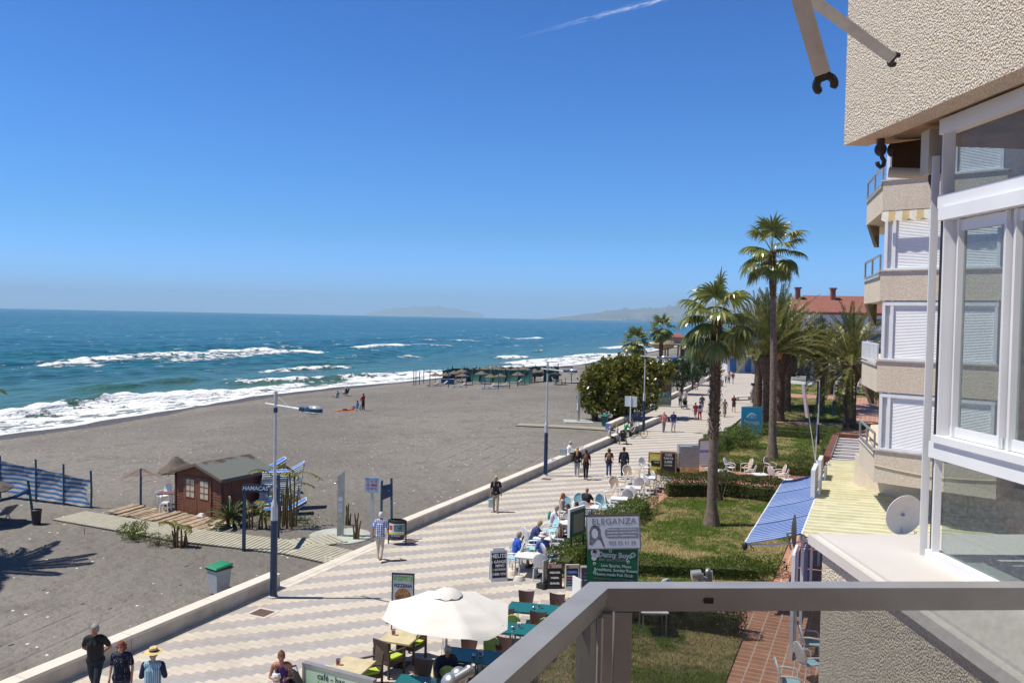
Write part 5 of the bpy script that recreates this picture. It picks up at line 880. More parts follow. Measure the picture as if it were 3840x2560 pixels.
def resin(name, lab, backm, grp, cushion=True):
 t = thing(name, lab, 'armchair', (0, 0, 0), 0, grp)
 for x, y in ((-.24, -.22), (.24, -.22), (-.25, .24), (.25, .24)): mb = MB(); mb.path([(x*1.08, y*1.1, 0), (x, y, .42), (x*1.05, y, .62)] if y > 0 else [(x*1.05, y*1.25, 0), (x, y, .42)], .019, 7); part('leg', mb, whitep, t)
 mb = MB(); mb.grid([[(-.23+.0575*j, -.22+.46*i/6, .43+.012*abs(j-4)/4) for j in range(9)] for i in range(7)][::-1], .025); part('seat', mb, backm, t)
 P_, Q = [], []
 for i in range(13):
  f = i/12; w_ = .255*math.sqrt(max(.01, 1-((f-.47)/.535)**2))*(1.0 if f > .3 else .95+.1*f); P_.append([(w_*(j-5)/5, -.21-.17*f-.03*((j-5)/5)**2*-1, .44+.56*f) for j in range(11)])
 mb = MB(); mb.grid(P_, .02); part('backrest', mb, backm, t)
 rim = [P_[i][0] for i in range(13)]+[P_[i][-1] for i in range(12, -1, -1)]; mb = MB(); mb.path(rim, .016, 6); mb.grid([[(x*.97, y-.022, z) for x, y, z in r] for r in P_][1:-1], .008); part('back_frame', mb, whitep, t)
 for s_ in (-1, 1): mb = MB(); mb.path([(s_*.25, -.27, .66), (s_*.29, -.1, .68), (s_*.29, .16, .66), (s_*.27, .25, .60)], [.018, .024, .026, .018], 7); part('armrest', mb, whitep, t)
 return t
def ftable(name, lab, w_, d_, topm, legm, ped=False, grp=None, h=.74, th=.03):
 t = thing(name, lab, 'table', (0, 0, 0), 0, grp); mb = MB(); mb.box((0, 0, h-th/2), (w_, d_, th)); part('tabletop', mb, topm, t)
 if ped: mb = MB(); mb.box((0, 0, .36), (.1, .1, .70)); mb.box((0, 0, .02), (.44, .44, .035)); part('pedestal', mb, legm, t)
 else:
  for x in (-1, 1):
   for y in (-1, 1): mb = MB(); mb.tube((x*(w_/2-.06), y*(d_/2-.06), 0), (x*(w_/2-.06), y*(d_/2-.06), h-th-.001), .021, n=9); part('leg', mb, legm, t)
  mb = MB(); [mb.bar((-(w_/2-.06), y*(d_/2-.06), h-th-.03), (w_/2-.06, y*(d_/2-.06), h-th-.03), .02, .04) for y in (-1, 1)]; part('apron', mb, legm, t)
 return t
def put(root, first, u=None, v=None, rz=0, lab=None, z=0, xy=None, dz=0):
 """first use moves the original; later uses copy it"""
 p = Vector((xy[0], xy[1], z)) if xy else g(u, v, z)
 p = Vector((p.x, p.y, z+dz))
 if root.name not in USED: USED.add(root.name); KIDS[root.name] = [(c, list(c.children)) for c in root.children]; root.location = p; root.rotation_euler = (0, 0, rz); root['label'] = lab or root['label']; return root
 return dup(root, p, rz, lab)
USED = set()
def dispenser(lab, loc, rz, red=False):
 t = thing('napkin_dispenser', lab, 'napkin dispenser', loc, rz, 'napkin dispensers on the cafe tables'); mb = MB(); mb.box((0, 0, .075), (.105, .075, .15)); mb.tube((0, -.0, .15), (0, 0, .165), .02, n=8); part('case', mb, whitep if not red else chrome, t)
 mb = MB(); mb.box((0, -.0395, .075), (.075, .004, .1)); mb.box((0, .0395, .075), (.075, .004, .1)); part('face_plate', mb, M('red_card', (.42, .05, .1), .6) if red else chrome, t); return t
def ashtray(lab, loc, grp='steel ashtrays on the teal tables'):
 t = single('ashtray', MB().lathe([(.02, 0), (.05, .01), (.055, .04), (.04, .07), (.015, .085)], 14), chrome, lab, 'ashtray', loc, 0, grp)
WT = ftable('wooden_table', 'square pale wooden table', .86, .82, pine, M('dark_pedestal', (.03, .02, .017), .5), True, 'pale wooden tables behind the cafe screen', th=.045); WT.name = 'wooden_table'
WCH = wicker('dark wicker armchair')
fwd = head(0)
p = put(WT, 1, 920, 1461, -.30+YAW, 'upper square pale wooden table under the umbrella edge', .74, dz=-.74); q = g(907, 1462, .74); dispenser('red and silver napkin dispenser on the upper wooden table', (q.x-.1, q.y+.1, .74), YAW, True)
p = put(WT, 1, 809, 1526, -.30+YAW, 'lower pale wooden table behind the cafe screen', .74, dz=-.74); q = g(777, 1526, .74); dispenser('red and silver napkin dispenser on the lower wooden table', (q.x, q.y, .74), YAW, True)
put(WCH, 1, 945, 1512, YAW+R(150), 'dark wicker armchair with lime cushion right behind the upper wooden table')
put(WCH, 1, 893, 1545, YAW+R(-38), 'dark wicker armchair seen from behind, between the two wooden tables')
put(WCH, 1, 845, 1580, YAW+R(118), 'dark wicker armchair at the right end of the lower wooden table')
TT = ftable('teal_table', 'teal table', .80, .80, teal, chrome, False, 'teal square tables pushed together in pairs', th=.025)
SH = shell('brown shell chair'); PD = pad('lime-backed chair')
rows = [(1190, 1392, 'second from the far end', 'farthest'), (1140, 1437, 'b', 'second'), (1048, 1500, 'c', 'shaded third'), (935, 1566, 'd', 'nearest')]
AXR = YAW-.22
nm = ['the farthest teal pair', 'the second farthest teal pair', 'the shaded teal pair under the parasol', 'the teal pair at the bottom edge']
ex = Vector((math.cos(AXR), math.sin(AXR), 0)); ey = Vector((-math.sin(AXR), math.cos(AXR), 0))
CH = []
for r_, (u, v, _, _) in enumerate(rows):
 c = g(u, v, .74); c.z = 0
 for k in range(2):
  q = c+ex*(k*.815+.12); put(TT, 1, xy=(q.x, q.y), rz=AXR, lab=['left', 'right'][k]+' teal table of '+nm[r_])
 for k in range(2):
  q = c+ex*(k*.9+.05)+ey*.78; put(SH, 1, xy=(q.x, q.y), rz=AXR+R(180)+random.uniform(-.12, .12), lab='brown shell chair behind '+['left', 'right'][k]+' table of '+nm[r_])
 for k in range(2):
  q = c+ex*(k*.95+.1)-ey*.80; put(PD, 1, xy=(q.x, q.y), rz=AXR+random.uniform(-.25, .25), lab='lime-backed chair before '+['left', 'right'][k]+' table of '+nm[r_])
 q = c+ex*.62; dispenser('silver napkin dispenser on '+nm[r_], (q.x, q.y+.03, .74), AXR)
 q = c+ex*.47-ey*.06; ashtray('round steel ashtray on '+nm[r_], (q.x, q.y, .74))
q = g(1000, 1552, .74); t = thing('beer_glass', 'half-full beer glass with a handle on the nearest teal table pair', 'glass', (q.x, q.y, .74)); mb = MB(); mb.lathe([(.03, .002), (.034, .14), (.031, .14), (.028, .01)], 14); part('glass', mb, MATS['clear_glass'], t); mb = MB(); mb.lathe([(.026, .012), (.029, .09)], 14); part('beer', mb, M('beer', (.35, .16, .01), .2), t); mb = MB(); mb.path([(.034, 0, .12), (.06, 0, .1), (.06, 0, .05), (.034, 0, .03)], .005, 6); part('handle', mb, MATS['clear_glass'], t)
um = g(1023, 1600); t = thing('market_parasol', 'large off-white market parasol over the wooden and teal tables', 'parasol', (um.x, um.y, 0), YAW+R(22)); canvas = M('off_white_canvas', (.70, .68, .63), .85, var=.03, scale=2)
TOP = 2.58; RR = 1.58; EZ = 2.08
mb = MB(); mb.tube((0, 0, 0), (0, 0, TOP), .03, n=12); part('pole', mb, M('cream_pole', (.62, .60, .54), .5), t); mb = MB(); mb.lathe([(.3, 0), (.3, .06), (.06, .1), (.05, .3)], 20); part('base', mb, steel, t)
cv_ = MB(); ns_, nr_ = 48, 12; G_ = []
for i in range(nr_+1):
 f = .10+.90*i/nr_; row = []
 for k in range(ns_):
  a = 2*math.pi*k/ns_; m_ = (k % 6)/6; poly_ = math.cos(math.pi/8)/math.cos(((a+math.pi/8) % (math.pi/4))-math.pi/8) if False else math.cos(R(22.5))/math.cos((a % R(45))-R(22.5)); sagc = -.07*math.sin(math.pi*m_)*f*f*.6
  wr = .03*math.sin(f*22+math.sin(a*3)*2)*math.sin(math.pi*m_)*(1 if 4.2 < a < 5.6 else .25)*f; lift = -.22*max(0, math.cos(a-R(300)))**6*f**3
  row.append((RR*f*poly_*math.cos(a), RR*f*poly_*math.sin(a), TOP-(TOP-EZ)*f**.92+sagc+wr+lift))
 G_.append(row+[row[0]])
cv_.grid(G_, -.004); part('canopy', cv_, canvas, t, smooth=50)
mb = MB(); G_ = []
for i in range(5):
 f = i/4; G_.append([((.02+.34*f)*math.cos(2*math.pi*k/32), (.02+.34*f)*math.sin(2*math.pi*k/32), TOP+.06-.15*f**1.6-(.035*abs(math.sin(k*math.pi/4)) if i == 4 else 0)) for k in range(33)])
mb.grid(G_, .006); part('vent_cap', mb, canvas, t, smooth=50)
for k in range(8): a = R(45*k); mb = MB(); mb.bar((.04*math.cos(a), .04*math.sin(a), TOP-.2), (RR*.93*math.cos(a), RR*.93*math.sin(a), EZ-.12), .02, .025); part('rib', mb, M('rib_wood', (.3, .22, .13), .6), t)
mb = MB(); mb.tube((-.1, 0, .05), (-.04, 0, 2.5), .004, n=4); mb.tube((-.16, 0, .05), (-.05, 0, 2.5), .004, n=4); part('cord', mb, blackm, t)
BC = resin('blue_armchair', 'light blue armchair', blueb, 'light blue oval-backed armchairs with white arms'); TC = resin('beige_armchair', 'beige armchair', beigep, 'beige oval-backed armchairs with white arms'); WC = resin('white_armchair', 'white armchair', whitep, 'white plastic armchairs')
WTB = ftable('white_table', 'white table', .78, .78, whitep, steel, False, 'white square outdoor tables');
def tset(u, v, rz, lab): put(WTB, 1, u, v, rz, lab, .74, dz=-.74)
tset(1210, 1273, YAW-.25, 'white table with glasses between the blue-capped man and the white-hatted person'); tset(1250, 1232, YAW-.2, 'white table where the fair-haired man in navy leans'); tset(1298, 1198, YAW-.2, 'white table in front of the green backpack wearer'); tset(1355, 1162, YAW-.2, 'white table with a small red pot near the empty blue chairs')
for a in [(1192, 1290, 30, 'light blue armchair directly behind the white table with glasses'), (1219, 1258, 60, 'light blue armchair left of the man in navy'), (1181, 1300, -75, 'light blue armchair with the blue-capped man sitting in it'), (1262, 1300, 60, 'light blue armchair right of the white-hatted person'), (1243, 1322, 10, 'light blue armchair with the white-hatted person, seen from behind'), (1223, 1278, -80, 'light blue armchair under the fair-haired man in navy'),
  (1282, 1275, 90, 'light blue armchair with its pale back turned to the camera by the hedge'), (1262, 1236, -110, 'light blue armchair under the green backpack wearer'), (1300, 1184, 175, 'light blue armchair beside the long-haired woman'), (1331, 1176, 175, 'empty light blue armchair facing the camera, middle one'), (1384, 1178, 150, 'empty light blue armchair facing the camera, right one'), (1405, 1180, 100, 'light blue armchair half behind the hedge end'), (1345, 1190, 20, 'light blue armchair under the bald man'), (1290, 1205, -80, 'light blue armchair under the long-haired woman'), (1330, 1228, 100, 'light blue armchair under the person in pink')]:
 put(BC, 1, a[0], a[1]+8, head(0)+R(-a[2]), a[3])
put(WC, 1, 1305, 1232, head(180), 'white plastic armchair between the seated group')
for a in [(1422, 1143, 'white table nearest the hedge among the beige chairs'), (1454, 1118, 'middle white table among the beige chairs'), (1488, 1095, 'white table with a small green pot by the chalkboards')]: tset(a[0], a[1], YAW-.2, a[2])
for a in [(1396, 1150, -90, 'beige armchair at the left of the nearest table'), (1411, 1135, 175, 'beige armchair behind the nearest table'), (1443, 1160, 20, 'beige armchair with its back to the camera at the nearest table'), (1427, 1118, -85, 'beige armchair left of the middle table'), (1442, 1105, 175, 'beige armchair behind the middle table'), (1468, 1130, 15, 'beige armchair in front of the middle table, back to the camera'), (1459, 1098, -85, 'beige armchair left of the far table'), (1510, 1115, 70, 'beige armchair right of the far table by the hedge'), (1492, 1128, 60, 'beige armchair between the middle table and the hedge')]:
 put(TC, 1, a[0], a[1]+6, head(0)+R(-a[2]), a[3])
put(WC, 1, 1480, 1090, head(150), 'white armchair behind the far table near the yellow chalkboard'); put(WC, 1, 1463, 1160, head(60), 'white armchair half hidden by the rounded hedge')
for a in [(1660, 1080, 'white table between the hedges just right of the palm trunk'), (1746, 1088, 'white table with a green pot in the middle of the hedged terrace'), (1812, 1102, 'white table beside the blue awning')]: tset(a[0], a[1], YAW+.1, a[2])
for a in [(1632, 1092, -60, 'beige armchair left of the palm-side table'), (1714, 1085, -100, 'beige armchair left of the terrace middle table'), (1722, 1100, -60, 'second beige armchair left of the terrace middle table'), (1768, 1082, 150, 'beige armchair behind the terrace middle table'), (1778, 1104, 60, 'beige armchair right of the terrace middle table'), (1790, 1100, -90, 'beige armchair left of the awning table'), (1796, 1110, -60, 'second beige armchair left of the awning table'), (1615, 1078, -70, 'beige armchair partly hidden behind the near palm')]:
 put(TC, 1, a[0], a[1]+6, head(0)+R(-a[2]), a[3])
put(WC, 1, 1676, 1090, head(120), 'white armchair right of the palm-side table'); put(WC, 1, 1888, 1096, head(100), 'white armchair with a dark emblem beside the pergola beam')
for a in [(1862, 1512, 100, 'light blue armchair with a patterned cushion at the wall foot'), (1856, 1560, 75, 'slatted white-backed armchair below the pebble-dash wall'), (1812, 1606, 100, 'blue-backed armchair at the bottom edge of the clay terrace')]: put(BC, 1, a[0], a[1], head(0)+R(-a[2]), a[3])
tset(1500, 1396, YAW, 'white table hidden mostly behind the handrail by the low hedge'); put(BC, 1, 1540, 1394, head(30), 'light blue armchair tip showing above the handrail'); put(WC, 1, 1655, 1415, head(60), 'white armchair seen just under the handrail')
def stuff_on(u, v, kind, lab, z=.74):
 p = g(u, v, z)
 if kind == 'pot': single('flower_pot', MB().lathe([(.03, 0), (.05, .07), (.045, .075), (.04, .1), (.06, .12), (.02, .14)], 12), M('red_pot', (.5, .05, .04), .5), lab, 'pot', p)
 elif kind == 'green': single('ashtray', MB().lathe([(.04, 0), (.055, .07), (.05, .09)], 12), M('green_glass', (.03, .2, .1), .2), lab, 'ashtray', p)
 elif kind == 'glass': single('drinking_glass', MB().lathe([(.025, 0), (.03, .1), (.028, .1), (.02, .01)], 10), MATS['clear_glass'], lab, 'glass', p)
 elif kind == 'bottle': single('glass_bottle', MB().lathe([(.035, 0), (.035, .14), (.012, .2), (.012, .25)], 10), MATS['clear_glass'], lab, 'bottle', p)
 elif kind == 'mat': single('placemat', MB().box((0, 0, .004), (.3, .2, .004)), M('paper_mat', (.7, .7, .68), .8), lab, 'placemat', p, YAW-.25)
stuff_on(1356, 1160, 'pot', 'small red pot on the table by the empty blue chairs'); stuff_on(1488, 1094, 'green', 'small green ashtray on the far table by the chalkboards'); stuff_on(1747, 1086, 'green', 'green ashtray on the middle table of the hedged terrace'); stuff_on(1196, 1266, 'glass', 'stemmed glass on the corner of the glasses table'); stuff_on(1214, 1268, 'bottle', 'clear bottle in the middle of the glasses table'); stuff_on(1226, 1270, 'glass', 'glass in front of the white-hatted person'); stuff_on(1202, 1272, 'mat', 'striped paper mat on the left of the glasses table'); stuff_on(1226, 1276, 'mat', 'paper mat on the right of the glasses table')
dispenser('white napkin dispenser on the awning table', g(1813, 1096, .74), YAW); dispenser('white napkin dispenser on the middle beige-chair table', g(1455, 1114, .74), YAW)
for i, (u, v) in enumerate([(1693, 1122), (1735, 1130), (1780, 1138), (1790, 1142)]):
 p = g(u, v); single('red_planter', MB().lathe([(.12, 0), (.19, .3), (.17, .3), (.1, .02)], 14), M('red_pot'), ['red planter under the hedge nearest the palm trunk', 'red planter in the middle of the ragged hedge', 'red planter near the awning end of the hedge', 'rightmost red planter beside the awning corner'][i], 'planter', p, 0, 'red planters under the ragged hedge')
ink = M('ink_black', (.012, .012, .014), .5, var=0); chalk = M('chalk_white', (.82, .82, .80), .8, var=0); sgw = M('sign_white', (.72, .73, .75), .4, var=.02); greyt = M('letter_grey', (.22, .22, .25), .6, var=0)
T90 = R(90)
def aboard(lab, u, v, rz, w_, h_, framem, facem, lean=.16, arch=0, grp=None):
 p = g(u, v); t = thing('menu_board', lab, 'menu board', (p.x, p.y, 0), rz, grp);
 for s_ in (-1, 1):
  Mx = Matrix.Rotation(s_*lean, 3, 'X'); off = Vector((0, s_*math.sin(lean)*h_, 0))
  mb = MB(); mb.box(Mx @ Vector((0, 0, h_/2))+off*1.0, (w_, .03, h_), M3=Mx)
  if arch: mb.box(Mx @ Vector((0, 0, h_+.05))+off, (w_*.7, .03, .1), M3=Mx)
  part('board_frame', mb, framem, t); mb = MB(); mb.box(Mx @ Vector((0, s_*.017, h_*.52))+off, (w_*.84, .006, h_*.80), M3=Mx); part('writing_panel', mb, facem, t)
 return t
def bt(t, s, size, x, f, mat, h_, lean=.16, side=-1, **kw):
 """text on the panel facing -Y at height fraction f"""
 z = h_*f; lz = math.cos(lean)*z; y = -(math.sin(lean)*h_-math.sin(lean)*z)-.028; return text(s, size, t, mat, (x, y, lz), (T90-lean, 0, 0), **kw)
h_ = 1.05; t = aboard('white arched A-board reading HEUTE with a chalk menu on black', 1144, 1331, head(0)+.25, .60, h_, whitep, ink, .16, 1)
bt(t, 'HEUTE', .19, 0, .82, chalk, h_, bold=.006); bt(t, '6 GÄNGE', .125, -.02, .635, chalk, h_, bold=.003); bt(t, 'MENÜ', .115, .03, .51, chalk, h_, bold=.003); bt(t, '1 GETRÄNK', .10, 0, .385, chalk, h_, bold=.002, sx=.9, name='lettering'); bt(t, '5 BIER 10\'50', .11, 0, .24, chalk, h_, bold=.003, sx=.85)
mb = MB(); mb.bar((-.22, -.055, .80), (.2, -.055, .81), .006, .012); part('chalk_line', mb, chalk, t)
for lb, u, v in [('scalloped pale concrete parasol base in front of the HEUTE board', 1192, 1331), ('second pale concrete parasol base behind the first', 1176, 1318)]:
 p = g(u, v); t = thing('concrete_weight', lb, 'parasol base', (p.x, p.y, 0), 0, 'pale concrete parasol bases'); mb = MB(); n_ = 28; prof = [(.21, 0), (.20, .05), (.15, .15), (.13, .16)]
 mb.add([(r*(1+.06*(k % 2)*(1 if i < 2 else .3))*math.cos(2*math.pi*k/n_), r*(1+.06*(k % 2)*(1 if i < 2 else .3))*math.sin(2*math.pi*k/n_), z) for i, (r, z) in enumerate(prof) for k in range(n_)], [(i*n_+k, i*n_+(k+1) % n_, (i+1)*n_+(k+1) % n_, (i+1)*n_+k) for i in range(3) for k in range(n_)]+[tuple(range(3*n_, 4*n_))]); part('block', mb, kerbm, t); mb = MB(); mb.tube((0, 0, .1), (0, 0, .38), .025, n=8); part('socket', mb, M('pvc'), t)
navyb = M('chalk_navy', (.03, .035, .09), .6, var=.1); beer = M('beer_header', (.42, .36, .26), .7, var=.1); pinkc = M('chalk_pink', (.85, .12, .32), .8, var=0); bluec = M('chalk_blue', (.16, .35, .8), .8, var=0); greenc = M('chalk_green', (.08, .6, .3), .8, var=0); yell = M('chalk_yellow', (.8, .7, .35), .8, var=0)
h_ = .82; t = aboard('black board reading FRISCHER WEIßER SPARGEL leaning by the hedge', 1273, 1349, head(0)+.12, .5, h_, blackm, ink, .14, grp='menu boards lined up below the hedge')
for s_, f in (('FRISCHER', .66), ('WEIßER', .45), ('SPARGEL', .23)): bt(t, s_, .083, 0, f, chalk, h_, .14, bold=.004)
mb = MB(); mb.box((0, -.033, .745), (.46, .01, .12), M3=Matrix.Rotation(-.14, 3, 'X')); part('header', mb, beer, t); mb = MB(); mb.tube((-.16, -.03, .745), (-.16, -.046, .745), .05, n=16); part('emblem', mb, M('emblem_red', (.35, .07, .05), .6), t)
h_ = .85; t = aboard('dark blue chalkboard listing CREPES with coloured words', 1313, 1352, head(0)+.08, .48, h_, whitep, navyb, .14, grp='menu boards lined up below the hedge')
bt(t, 'CREPES', .10, 0, .70, bluec, h_, .14, bold=.004)
for s_, f, m_ in (('·PLATANO', .55, yell), ('·NUTELLA', .45, pinkc), ('·JAMON YORK', .34, bluec), ('·GYROS', .24, greenc), ('·HAWAI', .14, chalk)): bt(t, s_, .06, -.18, f, m_, h_, .14, align='LEFT', bold=.002, sx=.85)
mb = MB(); mb.box((0, -.033, .775), (.46, .01, .11), M3=Matrix.Rotation(-.14, 3, 'X')); part('header', mb, beer, t); mb = MB(); mb.tube((-.16, -.03, .775), (-.16, -.046, .775), .045, n=16); part('emblem', mb, MATS['emblem_red'], t)
h_ = .8; t = aboard('narrow dark chalkboard partly hidden behind the green sign', 1346, 1352, head(0)+.05, .42, h_, whitep, navyb, .14, grp='menu boards lined up below the hedge')
for k, f in enumerate((.7, .55, .42, .3, .18)): bt(t, ['TAPAS', 'TOSTADAS', 'ZUMOS', 'CAFÉ', 'VINO'][k], .055, 0, f, [pinkc, bluec, chalk, bluec, pinkc][k], h_, .14)
p = g(1252, 1347); t = thing('plastic_sheet_stand', 'silvery plastic wrapped panel left of the SPARGEL board', 'panel', (p.x, p.y, 0), head(-50)); mb = MB(); mb.box((0, 0, .5), (.3, .05, .85)); part('panel', mb, M('silver_wrap', (.4, .42, .45), .2, metal=.4, var=.3, scale=8, bump=1, bscale=12), t); mb = MB(); mb.box((0, 0, .08), (.6, .3, .16)); part('foot', mb, blackm, t)
p = g(1325, 1375); t = thing('board_back', 'white-edged wooden board showing above the handrail beside the dry hedge', 'panel', (p.x, p.y, 0), head(62)); mb = MB(); mb.box((0, 0, .35), (.5, .05, .7)); part('panel', mb, whitep, t); mb = MB(); mb.box((0, .03, .35), (.42, .02, .6)); part('insert', mb, M('panel_brown', (.3, .2, .12), .8), t)
p = g(1405, 1400); t = thing('shop_sign', 'white framed sign reading ELEGANZA with grey lettering above the green bar sign', 'sign', (p.x, p.y, 0), head(8));
M3 = Matrix.Rotation(-.075, 3, 'Y')
cz = float(H+(ray(1410, 1221)[2]/ray(1410, 1221)[1])*ray(0, 0)[1]*0) if False else 0
dd = (p-Vector((0, 0, 0))); dep = (p.x*-SA+p.y*CA); zc_ = H+ray(1410, 1221)[2]/ray(1410, 1221)[1]*dep; z_bot = H+ray(1405, 1262)[2]/ray(1405, 1262)[1]*dep; sc_ = dep/1899.*1.0   # metres per photo unit
SW, SHh = 124*sc_, 78*sc_; zc_ = float(zc_)
Rs = lambda x, z, y=0: M3 @ Vector((x, y, z))+Vector((0, 0, zc_))
mb = MB(); mb.box(Rs(0, 0), (SW, .16, SHh), M3=M3); part('cabinet', mb, M('cabinet_grey', (.33, .31, .31), .5), t); mb = MB(); mb.box(Rs(0, 0, -.083), (SW*.95, .01, SHh*.92), M3=M3); part('face', mb, sgw, t)
mb = MB(); mb.box(Rs(0, SHh*.51), (SW*1.01, .17, .02), M3=M3); part('rusty_top', mb, M('rust'), t)
def stx(s, size, x, z, mat, **kw): o = text(s, size, t, mat, Rs(x, z, -.092), (T90, 0, 0), **kw); o.rotation_euler = (M3.to_4x4() @ Matrix.Rotation(T90, 4, 'X')).to_euler(); return o
stx('ELEGANZA', SHh*.255, SW*.02, SHh*.335, greyt, bold=-.001, sx=1.0, spacing=1.05)
mb = MB(); mb.slab([Rs(SW*x, SHh*z, -.089) for x, z in ((-.10, -.16), (.46, -.16), (.46, .15), (-.10, .15), (-.15, .09), (-.17, 0), (-.15, -.1))][::-1], [Rs(SW*x, SHh*z, -.091) for x, z in ((-.10, -.16), (.46, -.16), (.46, .15), (-.10, .15), (-.15, .09), (-.17, 0), (-.15, -.1))][::-1]); part('grey_banner', mb, M('banner_grey', (.30, .30, .34), .5, var=0), t)
for k, s_ in enumerate(['PELUQUERIA - CENTRO DE BELLEZA', 'HAIRDRESSER - BEAUTY TREATMENTS', 'HAARSTUDIO - KOSMETIK-STUDIO']): stx(s_, SHh*.062, -SW*.115, SHh*(.09-.095*k), chalk, align='LEFT', bold=.0015, sx=.86)
stx('952 53 11 29', SHh*.15, SW*.15, -SHh*.30, greyt, sx=1.0)
mb = MB(); hp = [(-.33, .24), (-.26, .2), (-.235, .08), (-.24, -.03), (-.22, -.14), (-.17, -.42), (-.20, -.42), (-.26, -.2), (-.31, -.18), (-.36, -.28), (-.41, -.36), (-.46, -.34), (-.45, -.2), (-.45, 0), (-.42, .17), (-.38, .235)]; mb.slab([Rs(SW*x, SHh*z, -.089) for x, z in hp], [Rs(SW*x, SHh*z, -.0915) for x, z in hp]); part('drawn_hair', mb, M('drawing_grey', (.18, .18, .21), .6, var=.5, scale=9), t)
fp_ = [(-.345+.06*math.cos(a), -.02+.15*math.sin(a)) for a in [R(x) for x in range(0, 360, 24)]]; mb = MB(); mb.slab([Rs(SW*x, SHh*z, -.0916) for x, z in fp_][::-1], [Rs(SW*x, SHh*z, -.093) for x, z in fp_][::-1]); part('drawn_face', mb, M('drawing_pale', (.74, .75, .77), .6, var=0), t)
for sx_ in (-1, 1): mb = MB(); mb.box((sx_*SW*.3, .02, (zc_-SHh/2)/2+.1), (.07, .05, zc_-SHh/2+.15)); part('post', mb, steel, t)
t = thing('bar_sign', 'green bar sign with white lettering Danny Boys and round badges', 'sign', (p.x, p.y, 0), head(8)+.005); GW = 117*sc_; gz0, gz1 = z_bot-1.25, z_bot+.28
mb = MB(); mb.box((-.02, -.03, (gz0+gz1)/2), (GW, .05, gz1-gz0)); part('panel', mb, M('bar_green', (.005, .115, .045), .35, var=.25, scale=.7, col2=(.01, .16, .07)), t); mb = MB(); mb.box((GW/2-.01, -.02, (gz0+gz1)/2), (.03, .08, gz1-gz0)); part('edge_frame', mb, steel, t)
def gt(s, size, x, z, mat=chalk, **kw): text(s, size, t, mat, (GW*x, -.062, z), (T90, 0, 0), **kw)
u_ = sc_; zt = z_bot
gt('Danny Boys', 16*u_, .04, zt-11*u_, bold=.008, spacing=1.0); gt('Danny Boys', 16*u_, .04, zt-11*u_, ink, bold=-.004, spacing=1.0); t.children[-1].location.y -= .003; t.children[-2].location.z -= .0
gt('Bar and Kitchen', 11*u_, .03, zt-22*u_, greyt, bold=.002); gt('Live Sports, Music', 9.5*u_, .07, zt-36*u_); gt('Breakfasts, Sunday Roasts', 9.5*u_, .06, zt-46*u_); gt('Home made Pub Grub', 9.5*u_, .03, zt-57*u_); gt('Welcoming and Friendly', 9.5*u_, .03, zt-67*u_, greyt)
def disc(x, z, r, mat, nm_, y=-.06): mb = MB(); mb.tube((GW*x, y, z), (GW*x, y-.006, z), r, n=20); part(nm_, mb, mat, t)
disc(-.345, zt-8*u_, 11*u_, sgw, 'round_badge'); disc(-.37, zt-20*u_, 6*u_, sgw, 'round_badge'); disc(.39, zt-8*u_, 6*u_, sgw, 'round_badge'); disc(.39, zt-8*u_, 3.8*u_, M('clover', (.03, .3, .08), .6), 'clover', -.066)
mb = MB(); mb.box((-GW*.36, -.068, zt-5*u_), (9*u_, .004, 7*u_), M3=Matrix.Rotation(.3, 3, 'Y')); part('badge_drawing', mb, M('badge_brown', (.12, .04, .03), .6), t)
for x, dz in ((-.05, 1.5), (.30, 25), (-.36, 33), (-.35, 54)): disc(x, zt-dz*u_, 3.6*u_, sgw, 'round_badge'); disc(x, zt-dz*u_, 2.2*u_, MATS['clover'], 'clover', -.066)
for sx_ in (-1, 1): mb = MB(); mb.box((sx_*GW*.42, .03, gz0/2+.1), (.06, .05, gz0+.3)); part('post', mb, steel, t)
p = g(1322, 1290); t = thing('menu_case', 'white and green framed menu case on two green posts between the hedge and the sitters', 'sign', (p.x, p.y, 0), head(-52)); mb = MB(); mb.box((0, 0, 1.55), (1.05, .1, 1.05)); part('white_back', mb, sgw, t); mb = MB(); mb.box((0, -.06, 1.5), (.95, .05, .95)); part('green_frame', mb, M('green_paint', (.012, .10, .055), .5), t); mb = MB(); mb.box((0, -.088, 1.5), (.7, .01, .7)); part('window', mb, M('menu_grey', (.25, .25, .22), .4), t)
for x in (-.4, .4): mb = MB(); mb.box((x, -.06, .5), (.07, .05, 1.0)); part('post', mb, MATS['green_paint'], t)
p = g(924, 1452); t = thing('menu_stand', 'tall black framed stand reading PIZZERIA behind the parasol', 'sign', (p.x, p.y, 0), head(5)); ph = 1.72; mb = MB(); [mb.box((x, 0, ph/2), (.03, .03, ph)) for x in (-.315, .315)]; mb.box((0, 0, ph-.02), (.66, .04, .05)); mb.box((0, 0, .75), (.62, .02, .03)); part('frame', mb, blackm, t); mb = MB(); mb.box((0, 0, 1.22), (.59, .02, .88)); part('poster', mb, M('poster_pale', (.62, .66, .66), .5), t)
mb = MB(); mb.box((0, -.013, 1.57), (.57, .006, .14)); part('green_header', mb, M('poster_green', (.25, .45, .2), .6, var=.3, scale=8), t); text('PIZZERIA', .13, t, M('ink_navy', (.02, .03, .1), .6, var=0), (0, -.014, 1.36), bold=.004); mb = MB(); mb.tube((0, -.011, 1.05), (0, -.018, 1.05), .24, n=24); part('pizza_picture', mb, M('pizza', (.32, .08, .04), .7, var=.6, scale=16, col2=(.6, .3, .12)), t)
a, b = g(699, 1523, 1.25), g(856, 1563, 1.25); c = (a+b)/2; L = (b-a).length; t = thing('wind_screen', 'pale green printed wind screen reading café - bar with an aluminium top rail', 'screen', (c.x, c.y, 0), math.atan2(b.y-a.y, b.x-a.x))
